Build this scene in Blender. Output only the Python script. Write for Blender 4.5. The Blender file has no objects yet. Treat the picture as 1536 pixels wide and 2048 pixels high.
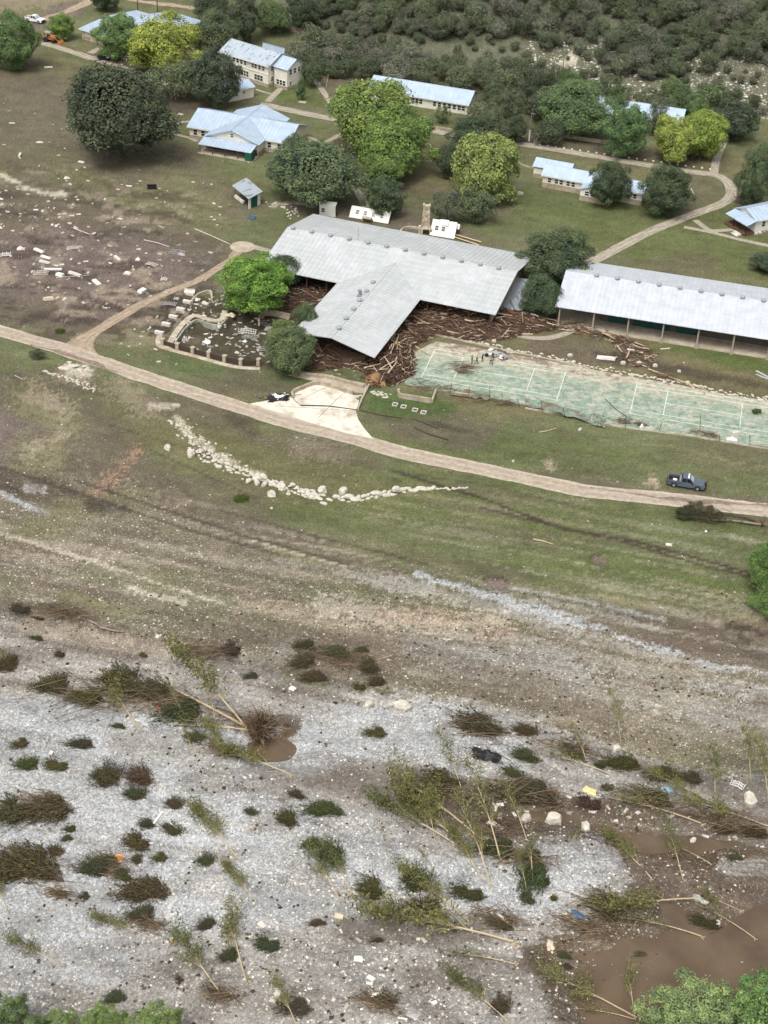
import bpy, math, random
import numpy as np
from mathutils import Matrix, Vector
random.seed(7)
SC = bpy.context.scene
# ---------------------------------------------------------------- camera, world, sun, exposure
F = 3076.5; TH = math.radians(34.5); RO = math.radians(3.0); HC = 131.65; W, H = 1536, 2048
cs, sn = math.cos(RO), math.sin(RO); ct, st = math.cos(TH), math.sin(TH)
cam_d = bpy.data.cameras.new('camera'); cam = bpy.data.objects.new('camera', cam_d)
SC.collection.objects.link(cam); SC.camera = cam
cam_d.sensor_fit = 'VERTICAL'; cam_d.sensor_height = 36.0; cam_d.lens = 36.0*F/H
cam_d.clip_start = 1.0; cam_d.clip_end = 6000
right = Vector((cs, sn*st, sn*ct)); up = Vector((-sn, cs*st, cs*ct)); back = right.cross(up)
cam.matrix_world = Matrix(((right.x, up.x, back.x, 0), (right.y, up.y, back.y, 0), (right.z, up.z, back.z, HC), (0, 0, 0, 1)))
wd = bpy.data.worlds.new('World'); SC.world = wd; wd.use_nodes = True
nt = wd.node_tree; bgn = nt.nodes['Background']
sky = nt.nodes.new('ShaderNodeTexSky'); sky.sky_type = 'NISHITA'; sky.sun_disc = False
SUN_EL, SUN_AZ = math.radians(62), math.radians(205)
sky.sun_elevation = SUN_EL; sky.sun_rotation = SUN_AZ; sky.dust_density = 6; sky.ozone_density = 1.0; sky.air_density = 1.0
hs = nt.nodes.new('ShaderNodeHueSaturation'); hs.inputs['Saturation'].default_value = 0.28
nt.links.new(sky.outputs[0], hs.inputs['Color']); nt.links.new(hs.outputs[0], bgn.inputs['Color'])
bgn.inputs['Strength'].default_value = 0.15
sd = bpy.data.lights.new('sun', 'SUN'); so = bpy.data.objects.new('sun', sd); SC.collection.objects.link(so)
sd.energy = 1.1; sd.angle = math.radians(20); sd.color = (1.0, 0.96, 0.9)
sdir = Vector((math.sin(SUN_AZ)*math.cos(SUN_EL), math.cos(SUN_AZ)*math.cos(SUN_EL), math.sin(SUN_EL)))
so.rotation_euler = sdir.to_track_quat('Z', 'Y').to_euler()
SC.view_settings.view_transform = 'Standard'; SC.view_settings.look = 'None'
SC.view_settings.gamma = 1; SC.view_settings.exposure = 0.45
SC.cycles.max_bounces = 5; SC.cycles.diffuse_bounces = 3; SC.cycles.glossy_bounces = 2; SC.cycles.transparent_max_bounces = 4

# ---------------------------------------------------------------- noise and terrain height
def hsh(ix, iy, seed):
    n = (ix.astype(np.int64)*374761393 + iy.astype(np.int64)*668265263 + seed*2147483647) & 0xffffffff
    n = ((n ^ (n >> 13))*1274126177) & 0xffffffff
    n = ((n ^ (n >> 16))*2246822519) & 0xffffffff
    return ((n ^ (n >> 15)) & 0xffff)/65535.0
def vn(x, y, seed=0):
    x = np.asarray(x, float); y = np.asarray(y, float)
    ix = np.floor(x); iy = np.floor(y); fx = x-ix; fy = y-iy
    fx = fx*fx*(3-2*fx); fy = fy*fy*(3-2*fy)
    a = hsh(ix, iy, seed); b = hsh(ix+1, iy, seed); c = hsh(ix, iy+1, seed); d = hsh(ix+1, iy+1, seed)
    return (a*(1-fx)+b*fx)*(1-fy)+(c*(1-fx)+d*fx)*fy
def fbm(x, y, seed=0, o=4, g=0.5):
    s = 0; a = 1; t = 0
    for i in range(o):
        s = s+a*vn(x*2**i+i*17.3, y*2**i-i*9.1, seed+i); t += a; a *= g
    return s/t
def sstep(a, b, x):
    t = np.clip((x-a)/(b-a), 0, 1); return t*t*(3-2*t)
def ray(px, py):
    x = px-W/2; y = -(py-H/2)
    xx = cs*x-sn*y; yy = sn*x+cs*y
    return xx, F*ct+yy*st, -F*st+yy*ct
def GZ(px, py, z=0.0):
    dx, dy, dz = ray(px, py); t = (z-HC)/dz
    return np.array([dx*t, dy*t, z+0*t]) if np.ndim(px) == 0 else (dx*t, dy*t)
def PX(x, y, z):
    zz = z-HC; fw = y*ct-zz*st; u = y*st+zz*ct
    a = F*x/fw; b = F*u/fw
    return W/2+cs*a+sn*b, H/2-(-sn*a+cs*b)
_h0 = GZ(560, 85); _h1 = GZ(1536, 240)
hu = (_h1-_h0)[:2]; hu /= np.linalg.norm(hu); hn = np.array([-hu[1], hu[0]])
_f0 = GZ(0, 1100); _f1 = GZ(1536, 1400); fl = (_f1-_f0)[:2]; fl /= np.linalg.norm(fl); fn = np.array([-fl[1], fl[0]])
PITS = [(1198, 1121, 1.5, .45), (992, 1167, 2.4, .5), (545, 1490, 4.2, 1.3), (1500, 1268, 3.6, 1.0), (1440, 1250, 1.4, .4),
        (350, 810, .9, .3), (1098, 930, .7, .2), (220, 1020, 1.6, .25), (700, 1500, 6, .3), (1150, 1560, 5, .5), (360, 1505, 3, .4),
        (80, 980, 4, .2), (900, 1600, 7, .4), (1300, 963, 1.6, .15)]
PITW = [(GZ(a, b), r, d) for a, b, r, d in PITS]
BANK = [GZ(a, b)[:2] for a, b in ((-400, 1150), (0, 1215), (120, 1225), (190, 1250), (250, 1270), (330, 1283), (400, 1296), (480, 1306), (560, 1330))]
WATER = [(930, 1570), (1060, 1590), (1160, 1600), (1230, 1640), (1330, 1640), (1700, 1660), (1700, 2300), (1160, 2200), (1130, 2060), (1110, 1960), (1090, 1890), (1110, 1850),
         (1200, 1860), (1290, 1820), (1300, 1760), (1440, 1790), (1536, 1740), (1536, 1700), (1400, 1730), (1250, 1700), (1180, 1660), (1080, 1650), (1000, 1650), (950, 1610)]
POOL = [(352, 690), (372, 655), (392, 640), (452, 650), (470, 625), (520, 622), (560, 660), (545, 705), (440, 700), (400, 700)]
def dseg(px, py, a, b):
    ax, ay = a; bx, by = b; dx, dy = bx-ax, by-ay; L = dx*dx+dy*dy+1e-9
    t = np.clip(((px-ax)*dx+(py-ay)*dy)/L, 0, 1)
    return np.hypot(px-ax-t*dx, py-ay-t*dy)
def dpoly(px, py, P):
    d = np.full(np.shape(px), 1e9); ins = np.zeros(np.shape(px), bool)
    n = len(P)
    for i in range(n):
        a = P[i]; b = P[(i+1) % n]
        d = np.minimum(d, dseg(px, py, a, b))
        c = ((a[1] > py) != (b[1] > py)) & (px < (b[0]-a[0])*(py-a[1])/(b[1]-a[1]+1e-9)+a[0])
        ins ^= c
    return np.where(ins, -d, d)
WATW = [tuple(GZ(a, b)[:2]) for a, b in WATER]; POOW = [tuple(GZ(a, b)[:2]) for a, b in POOL]
def hgt(x, y):
    x = np.asarray(x, float); y = np.asarray(y, float)
    u = (x-_h0[0])*hu[0]+(y-_h0[1])*hu[1]; d = (x-_h0[0])*hn[0]+(y-_h0[1])*hn[1]
    dd = d+6*(fbm(u*.02, d*.02, 5)-.5)
    z = .34*(np.sqrt(dd*dd+60)+dd)/2*sstep(-70, 20, u)
    z = z+sstep(3, 25, dd)*(fbm(x*.06, y*.06, 9)-.5)*4*sstep(-70, 20, u)
    # rough ground of the flood plain, along the flow
    a = x*fl[0]+y*fl[1]; b = x*fn[0]+y*fn[1]
    nr = 1-sstep(150, 186, y)
    vn_ = 1-sstep(128, 172, y)
    z = z+nr*(fbm(a*.05, b*.16, 3, 4)-.5)*.5+vn_*(fbm(a*.1, b*.25, 4, 4)-.5)*.9
    for c, r, dp in PITW:
        q = ((x-c[0])/r)**2+((y-c[1])/(r*.8))**2
        m = q < 9
        if np.any(m): z = z-np.where(m, dp*np.exp(-q*q*.8), 0)
    # cut bank at the edge of the lawn
    dm = np.full(x.shape, 1e9); sg = np.zeros(x.shape)
    for i in range(len(BANK)-1):
        p, q = BANK[i], BANK[i+1]
        ds = dseg(x, y, p, q); s = (q[0]-p[0])*(y-p[1])-(q[1]-p[1])*(x-p[0])
        sg = np.where(ds < dm, s, sg); dm = np.minimum(dm, ds)
    below = np.where(sg < 0, dm, -dm)+(fbm(a*.3, b*.3, 8)-.5)*.8
    fade = 1-sstep(BANK[-2][0]-6, BANK[-1][0], x)
    z = z-1.25*sstep(-.15, .3, below)*fade
    m = (x > -5) & (y < 185)
    if np.any(m):
        dw = np.where(m, dpoly(x, y, WATW)+(fbm(x*.15, y*.2, 21)-.5)*4, 50.)
        z = z*(1-sstep(5, -2, dw)*.6)-1.0*sstep(2.5, -4, dw)
    m = (x > -50) & (x < -12) & (y > 220) & (y < 290)
    if np.any(m):
        dw = np.where(m, dpoly(x, y, POOW), 50.)
        z = z-1.1*sstep(.4, -.5, dw)*(1+.5*(fbm(x*.5, y*.5, 2)-.5))
    return z
def G(px, py, dz=0.0):
    z = 0.0
    for i in range(14):
        p = GZ(px, py, z); z = .5*z+.5*(float(hgt(p[0], p[1]))+dz) if i else float(hgt(p[0], p[1]))+dz
    p = GZ(px, py, z); return Vector((p[0], p[1], z))
def pxm(px, py):
    p = GZ(px, py); q = PX(p[0]+1, p[1], 0); return math.hypot(q[0]-px, q[1]-py)

# ---------------------------------------------------------------- helpers
KA = 0.85
def lin(v): v /= 255.; return v/12.92 if v <= .04045 else ((v+.055)/1.055)**2.4
def col(r, g, b, k=KA): return (lin(r)*k, lin(g)*k, lin(b)*k)
def tag(o, label=None, cat=None, group=None, kind=None):
    if label: o['label'] = label
    if cat: o['category'] = cat
    if group: o['group'] = group
    if kind: o['kind'] = kind
    return o
def mesh(name, V, Fc, mats=(), smooth=False, mi=None, uv=None):
    me = bpy.data.meshes.new(name)
    V = np.asarray(V, dtype=np.float32).reshape(-1, 3)
    if isinstance(Fc, np.ndarray):
        n, k = Fc.shape
        me.vertices.add(len(V)); me.vertices.foreach_set('co', V.ravel())
        me.loops.add(n*k); me.loops.foreach_set('vertex_index', Fc.astype(np.int32).ravel())
        me.polygons.add(n); me.polygons.foreach_set('loop_start', np.arange(0, n*k, k, dtype=np.int32))
        me.update(calc_edges=True)
    else:
        me.from_pydata([tuple(map(float, v)) for v in V], [], Fc)
    for m in mats: me.materials.append(m)
    if mi is not None: me.polygons.foreach_set('material_index', np.asarray(mi, np.int32))
    if smooth: me.polygons.foreach_set('use_smooth', np.ones(len(me.polygons), bool))
    if uv is not None:
        l = me.uv_layers.new(name='UVMap'); l.data.foreach_set('uv', np.asarray(uv, np.float32).ravel())
    me.update(); return me
def obj(name, me, parent=None, loc=None, rz=0):
    o = bpy.data.objects.new(name, me); SC.collection.objects.link(o)
    if parent is not None: o.parent = parent
    if loc is not None: o.location = loc
    if rz: o.rotation_euler = (0, 0, rz)
    return o
def empty(name, loc, label, cat, group=None, rz=0):
    o = obj(name, None, None, loc, rz); o.empty_display_size = .5; return tag(o, label, cat, group)
class MB:
    def __init__(s): s.V = []; s.F = []; s.M = []
    def add(s, V, Fs, m=0):
        b = len(s.V); s.V += [tuple(v) for v in V]; s.F += [tuple(i+b for i in f) for f in Fs]; s.M += [m]*len(Fs); return s
    def box(s, x0, x1, y0, y1, z0, z1, m=0):
        return s.add([(x0, y0, z0), (x1, y0, z0), (x1, y1, z0), (x0, y1, z0), (x0, y0, z1), (x1, y0, z1), (x1, y1, z1), (x0, y1, z1)],
                     [(3, 2, 1, 0), (4, 5, 6, 7), (0, 1, 5, 4), (1, 2, 6, 5), (2, 3, 7, 6), (3, 0, 4, 7)], m)
    def tube(s, pts, rad, n=6, m=0, cap=True):
        pts = [Vector(p) for p in pts]; rad = rad if hasattr(rad, '__len__') else [rad]*len(pts)
        b = len(s.V); k = len(pts)
        for i, p in enumerate(pts):
            d = (pts[min(i+1, k-1)]-pts[max(i-1, 0)]).normalized()
            a = d.orthogonal().normalized() if abs(d.z) > .95 else d.cross(Vector((0, 0, 1))).normalized(); c = d.cross(a)
            for j in range(n):
                t = 2*math.pi*j/n; s.V.append(tuple(p+rad[i]*(math.cos(t)*a+math.sin(t)*c)))
        for i in range(k-1):
            for j in range(n):
                s.F.append((b+i*n+j, b+i*n+(j+1) % n, b+(i+1)*n+(j+1) % n, b+(i+1)*n+j)); s.M.append(m)
        if cap:
            s.F.append(tuple(b+j for j in range(n))[::-1]); s.M.append(m); s.F.append(tuple(b+(k-1)*n+j for j in range(n))); s.M.append(m)
        return s
    def cyl(s, x, y, z0, z1, r, n=12, m=0, r2=None): return s.tube([(x, y, z0), (x, y, z1)], [r, r if r2 is None else r2], n, m)
    def done(s, name, mats, parent=None, loc=None, rz=0, smooth=False):
        mats = mats if isinstance(mats, (list, tuple)) else [mats]
        return obj(name, mesh(name, s.V, s.F, mats, smooth, s.M), parent, loc, rz)
def dup(o, parent=None, loc=None, rot=None, scl=None, color=None, label=None, group=None):
    c = o.copy(); SC.collection.objects.link(c)
    if parent is not None: c.parent = parent
    if loc is not None: c.location = loc
    if rot is not None: c.rotation_euler = rot
    if scl is not None: c.scale = scl
    if color is not None: c.color = (*color, 1)
    if label: c['label'] = label
    if group: c['group'] = group
    for ch in KIDS.get(o.name, ()):
        d = dup(ch, c, None, None, None, color)
    KIDS[c.name] = [x for x in SC.collection.objects if False]
    return c
KIDS = {}
def regkids(root):
    for o in [root]+list(root.children): KIDS[o.name] = list(o.children)

# ---------------------------------------------------------------- materials
def nodes(name):
    m = bpy.data.materials.new(name); m.use_nodes = True; n = m.node_tree
    return m, n, n.nodes['Principled BSDF'], n.nodes, n.links
def N(ns, t, **kw):
    n = ns.new('ShaderNode'+t)
    for k, v in kw.items():
        if k.startswith('i_'): n.inputs[k[2:].replace('_', ' ')].default_value = v
        else: setattr(n, k, v)
    return n
def ramp(ns, stops):
    r = ns.new('ShaderNodeValToRGB'); e = r.color_ramp.elements
    while len(e) < len(stops): e.new(.5)
    for k, (p, c) in enumerate(stops):
        e[k].position = p; e[k].color = (*c, 1) if len(c) == 3 else c
    return r
def g3(v): return (v, v, v)
def mixc(ns, ls, a, b, f, mode='MIX'):
    m = ns.new('ShaderNodeMix'); m.data_type = 'RGBA'; m.blend_type = mode
    for k, v in ((0, f), (6, a), (7, b)):
        if hasattr(v, 'node'): ls.new(v, m.inputs[k])
        elif isinstance(v, (int, float)): m.inputs[k].default_value = v
        else: m.inputs[k].default_value = (*v, 1)
    return m.outputs[2]
def M(name, c, rough=.8, var=.25, scale=1.5, c2=None, metal=0, bump=.0, spec=.3, thr=(.35, .65), st_=(1, 1, 1)):
    m, n, bs, ns, ls = nodes(name)
    tc = N(ns, 'TexCoord'); mp = N(ns, 'Mapping'); mp.inputs['Scale'].default_value = st_
    ls.new(tc.outputs['Object'], mp.inputs['Vector'])
    nz = N(ns, 'TexNoise', i_Scale=scale, i_Detail=6, i_Roughness=.65); ls.new(mp.outputs[0], nz.inputs['Vector'])
    r = ramp(ns, [(.3, g3(1-var)), (.7, g3(1+var))]); ls.new(nz.outputs['Fac'], r.inputs[0])
    cc = c
    if c2 is not None:
        n2 = N(ns, 'TexNoise', i_Scale=scale*.35, i_Detail=7, i_Roughness=.7); ls.new(mp.outputs[0], n2.inputs['Vector'])
        r2 = ramp(ns, [(thr[0], g3(0)), (thr[1], g3(1))]); ls.new(n2.outputs['Fac'], r2.inputs[0])
        cc = mixc(ns, ls, c, c2, r2.outputs[0])
    ls.new(mixc(ns, ls, cc, r.outputs[0], 1.0, 'MULTIPLY'), bs.inputs['Base Color'])
    bs.inputs['Roughness'].default_value = rough; bs.inputs['Metallic'].default_value = metal
    bs.inputs['Specular IOR Level'].default_value = spec
    if bump:
        b = N(ns, 'Bump', i_Strength=.6, i_Distance=bump); ls.new(nz.outputs['Fac'], b.inputs['Height']); ls.new(b.outputs[0], bs.inputs['Normal'])
    return m
def Mrand(name, cols, rough=.85, spec=.2):
    """colour picked per connected piece"""
    m, n, bs, ns, ls = nodes(name)
    ge = N(ns, 'NewGeometry'); r = ramp(ns, [(i/len(cols), c) for i, c in enumerate(cols)]); r.color_ramp.interpolation = 'CONSTANT'
    ls.new(ge.outputs['Random Per Island'], r.inputs[0])
    nz = N(ns, 'TexNoise', i_Scale=3.0, i_Detail=5); r2 = ramp(ns, [(.3, g3(.7)), (.7, g3(1.25))]); ls.new(nz.outputs['Fac'], r2.inputs[0])
    ls.new(mixc(ns, ls, r.outputs[0], r2.outputs[0], 1.0, 'MULTIPLY'), bs.inputs['Base Color'])
    bs.inputs['Roughness'].default_value = rough; bs.inputs['Specular IOR Level'].default_value = spec
    return m
def Mleaf(name, rough=.75, tr=.3, lo=.72, hi=1.32):
    m, n, bs, ns, ls = nodes(name)
    oi = N(ns, 'ObjectInfo'); ge = N(ns, 'NewGeometry')
    r = ramp(ns, [(0, (lo, lo*1.02, lo*1.1)), (.6, g3(1)), (1, (hi, hi*.98, hi*.75))]); ls.new(ge.outputs['Random Per Island'], r.inputs[0])
    tc = N(ns, 'TexCoord'); nz = N(ns, 'TexNoise', i_Scale=3.5, i_Detail=3); ls.new(tc.outputs['Object'], nz.inputs['Vector'])
    r2 = ramp(ns, [(.34, (.62, .66, .72)), (.66, (1.42, 1.38, 1.15))]); ls.new(nz.outputs['Fac'], r2.inputs[0])
    c = mixc(ns, ls, oi.outputs['Color'], r.outputs[0], 1.0, 'MULTIPLY')
    c = mixc(ns, ls, c, r2.outputs[0], 1.0, 'MULTIPLY')
    ls.new(c, bs.inputs['Base Color']); bs.inputs['Roughness'].default_value = rough; bs.inputs['Specular IOR Level'].default_value = .15
    t = N(ns, 'BsdfTranslucent'); ls.new(c, t.inputs['Color']); mx = N(ns, 'MixShader', i_Fac=tr)
    ls.new(bs.outputs[0], mx.inputs[1]); ls.new(t.outputs[0], mx.inputs[2])
    ls.new(mx.outputs[0], ns['Material Output'].inputs['Surface'])
    return m
LEAF = Mleaf('leaf'); BARK = M('bark', col(96, 84, 70), .95, .3, 3); TWIG = M('grey_twig', col(140, 130, 120), .95, .3, 3)
PALEWOOD = M('pale_stripped_wood', col(190, 172, 140), .85, .3, 3)
WHITE = M('white_paint', col(232, 230, 222), .7, .06, 1.2); CREAM = M('cream_siding', col(240, 238, 226), .8, .06, 1, col(222, 216, 198))
GLASS = M('dark_window_glass', (.015, .018, .02), .15, .2, 1, spec=.5); DARK = M('dark_interior', (.02, .018, .016), .9, .3, 1)
STONE = M('limestone_masonry', col(188, 176, 156), .9, .3, 3, col(150, 136, 116), bump=.05)
GREENP = M('green_paint', col(30, 92, 72), .6, .1, 2); BROWNW = M('brown_wood', col(96, 70, 54), .85, .3, 3)
CONC = M('concrete', col(192, 184, 166), .9, .12, 1.2, col(160, 144, 124), bump=.01)
STEEL = M('galvanised_steel', col(150, 152, 155), .5, .15, 2, metal=.3)
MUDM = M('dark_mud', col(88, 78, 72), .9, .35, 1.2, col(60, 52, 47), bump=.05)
POST = M('weathered_post', col(165, 150, 138), .85, .2, 2)
BLACK = M('black_plastic', (.012, .012, .013), .5, .2, 2); RUBBER = M('rubber', (.02, .02, .02), .9, .2, 3)
WHITEDB = M('white_debris', col(232, 226, 216), .8, .15, 2, col(190, 180, 168), bump=.02)
ROCKM = Mrand('pale_rock', [col(192, 186, 174), col(172, 165, 154), col(210, 204, 192), col(150, 142, 130)])
# ---------------------------------------------------------------- ground: one sheet out to the horizon, colours of soil by where they lie
CL = {  # display colour, stones, grassiness
 'grass': ((106, 110, 78), .004, 1), 'lush': ((94, 104, 62), .0, 1), 'lush2': ((80, 96, 56), 0, 1), 'pale': ((126, 122, 92), .01, 1), 'olive': ((112, 106, 78), .008, .8),
 'mud': ((108, 97, 86), .02, .1), 'dark': ((72, 63, 56), .0, 0), 'mudp': ((122, 108, 104), .06, 0), 'stony': ((130, 121, 102), .36, .3),
 'tan': ((168, 154, 134), .25, 0), 'pink': ((165, 128, 106), .3, 0), 'white': ((181, 185, 187), .62, 0), 'grey': ((162, 160, 154), .5, 0),
 'sand': ((160, 157, 151), .3, 0), 'wet': ((92, 76, 60), .1, 0), 'bed': ((98, 82, 62), .25, 0), 'cream': ((206, 196, 176), .4, 0), 'hill': ((104, 105, 86), .12, .9), 'hilld': ((70, 74, 54), .1, .9), 'silt': ((158, 160, 160), .03, 0), 'siltp': ((176, 172, 162), .2, 0), 'pond': ((112, 92, 72), 0, 0)}
POLY = [  # class, polygon in photo coordinates, feather, alpha, ragged
 ('mud', [(-200, 360), (60, 350), (200, 400), (340, 440), (460, 490), (440, 560), (330, 620), (180, 690), (-200, 640)], 40, .8, 60),
 ('mudp', [(-50, 470), (150, 450), (420, 520), (330, 590), (200, 640), (60, 610), (-50, 540)], 30, .6, 60),
 ('mud', [(-50, 130), (90, 140), (200, 210), (160, 300), (-50, 270)], 40, .55, 60),
 ('mud', [(-200, 780), (100, 740), (260, 860), (420, 1000), (640, 1060), (800, 1130), (1000, 1170), (1250, 1240), (1700, 1330), (1700, 1480), (1200, 1440), (900, 1400), (500, 1310), (-200, 1200)], 50, .75, 70),
 ('stony', [(-200, 900), (250, 960), (500, 1080), (800, 1150), (1100, 1190), (1700, 1340), (1700, 1560), (1250, 1520), (1000, 1440), (700, 1380), (480, 1300), (-200, 1190)], 40, .65, 60),
 ('dark', [(-100, 1260), (120, 1300), (480, 1330), (480, 1300), (200, 1262), (0, 1225)], 14, .0, 20),
 ('sand', [(-200, 1210), (0, 1222), (200, 1258), (330, 1290), (480, 1318), (620, 1370), (900, 1400), (1080, 1440), (1250, 1500), (1400, 1540), (1800, 1600), (1800, 2600), (-400, 2600)], 16, 1, 30),
 ('white', [(-400, 1410), (120, 1395), (230, 1430), (420, 1450), (600, 1430), (740, 1400), (940, 1420), (1040, 1480), (1060, 1560), (930, 1560), (780, 1530), (560, 1540), (420, 1560), (560, 1620), (700, 1640), (840, 1700), (1000, 1720), (1060, 1690), (1200, 1680), (1240, 1740), (1160, 1820), (1040, 1860), (700, 1800), (600, 1860), (420, 1900), (200, 1980), (-400, 2000)], 30, .85, 60),
 ('sand', [(300, 1900), (700, 1830), (1060, 1870), (1100, 1960), (1150, 2200), (300, 2200)], 40, .9, 50),
 ('wet', [(900, 1560), (1100, 1580), (1180, 1620), (1300, 1620), (1700, 1640), (1700, 2300), (1160, 2200), (1080, 1960), (1040, 1900), (1100, 1850), (1250, 1800), (1260, 1740), (1180, 1690), (1060, 1690), (900, 1660), (780, 1620), (800, 1570)], 22, .85, 50),
 ('mud', [(600, 1540), (780, 1520), (960, 1560), (1000, 1620), (820, 1620), (640, 1590)], 30, .7, 40),
 ('hill', [(560, 60), (960, 170), (1180, 190), (1540, 230), (1900, 260), (1900, -900), (300, -900)], 10, 1, 20),
 ('lush', [(420, 860), (700, 900), (1000, 960), (1500, 1060), (1560, 1240), (1250, 1210), (1000, 1140), (700, 1040), (480, 960)], 50, .75, 60),
 ('lush', [(480, 950), (700, 1010), (1000, 1090), (1400, 1180), (1250, 1215), (900, 1130), (600, 1060)], 40, .5, 70), ('grass', [(-100, 120), (300, 130), (700, 300), (900, 480), (560, 440), (200, 360), (-100, 320)], 60, .15, 80), ('mud', [(-100, 150), (110, 150), (280, 300), (420, 400), (100, 360), (-100, 320)], 60, .4, 90), ('pale', [(100, 330), (420, 350), (500, 440), (300, 430)], 40, .6, 60), ('lush', [(560, 870), (1100, 870), (1560, 900), (1560, 990), (1000, 930), (760, 900)], 26, .5, 50), ('olive', [(200, 760), (600, 900), (900, 1000), (500, 980), (260, 880)], 50, .6, 60), ('lush', [(560, 440), (300, 330), (560, 330), (760, 380), (1000, 440), (1180, 500), (1000, 480)], 30, .35, 50), ('lush', [(1040, 360), (1440, 380), (1560, 460), (1560, 560), (1240, 520), (1120, 470), (980, 460)], 30, .6, 50),
 ('lush', [(730, 200), (960, 240), (1000, 290), (830, 260)], 12, .6, 10), ('lush', [(540, 180), (590, 160), (610, 150), (655, 215), (560, 205)], 8, .9, 10),
 ('lush', [(1260, 655), (1540, 715), (1540, 750), (1420, 735), (1290, 700)], 8, 1, 10), ('lush2', [(330, 700), (420, 725), (520, 750), (700, 760), (640, 790), (430, 770), (340, 735)], 14, .6, 15),
 ('lush2', [(735, 775), (850, 790), (920, 810), (900, 840), (800, 850), (735, 820)], 14, .9, 20),
 ('mud', [(490, 740), (600, 770), (580, 800), (450, 790), (350, 750)], 18, .55, 30), ('mud', [(740, 840), (900, 830), (1000, 850), (960, 900), (800, 880)], 20, .6, 30),
 ('dark', [(345, 590), (480, 600), (640, 560), (680, 580), (640, 660), (620, 740), (500, 728), (340, 690), (300, 670), (330, 620)], 10, .75, 20),
 ('olive', [(1060, 640), (1250, 660), (1560, 770), (1540, 800), (1200, 740), (1010, 700)], 12, .8, 18), ('mud', [(1060, 680), (1250, 690), (1400, 740), (1200, 735), (1050, 705)], 12, .6, 22), ('dark', [(1180, 700), (1300, 720), (1540, 770), (1540, 780), (1320, 745), (1200, 725)], 8, .7, 12),
 ('mud', [(545, 400), (700, 390), (900, 440), (980, 470), (900, 480), (600, 430)], 14, .8, 20), ('dark', [(620, 290), (700, 280), (760, 350), (680, 360)], 16, .35, 20),
 ('mud', [(140, 280), (350, 270), (420, 330), (300, 370), (180, 340)], 20, .4, 30), ('mud', [(370, 340), (500, 380), (560, 420), (480, 440), (400, 380)], 20, .5, 30),
 ('dark', [(200, 110), (300, 140), (400, 190), (430, 215), (360, 230), (240, 150), (190, 130)], 10, .8, 12),
 ('mud', [(600, 130), (760, 160), (720, 200), (660, 190)], 12, .7, 15), ('mud', [(940, 240), (1080, 260), (1400, 310), (1400, 330), (1000, 285)], 10, .6, 15),
 ('mud', [(1180, 1190), (1560, 1250), (1560, 1350), (1300, 1290), (1180, 1240)], 22, .85, 25),
 ('mud', [(1330, 980), (1600, 1000), (1600, 1025), (1340, 1000)], 8, .7, 12), ('mud', [(1270, 900), (1560, 890), (1560, 960), (1450, 950)], 20, .4, 30),
 ('mudp', [(-60, 830), (120, 830), (160, 900), (-60, 940)], 40, .7, 30), ('dark', [(-40, 940), (90, 950), (260, 1020), (120, 1010), (-40, 985)], 16, .6, 25),
 ('mud', [(1370, 430), (1290, 400), (1380, 350), (1460, 380)], 14, .55, 20), ('mud', [(1290, 520), (1420, 500), (1440, 550), (1330, 550)], 20, .4, 20)]
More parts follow.
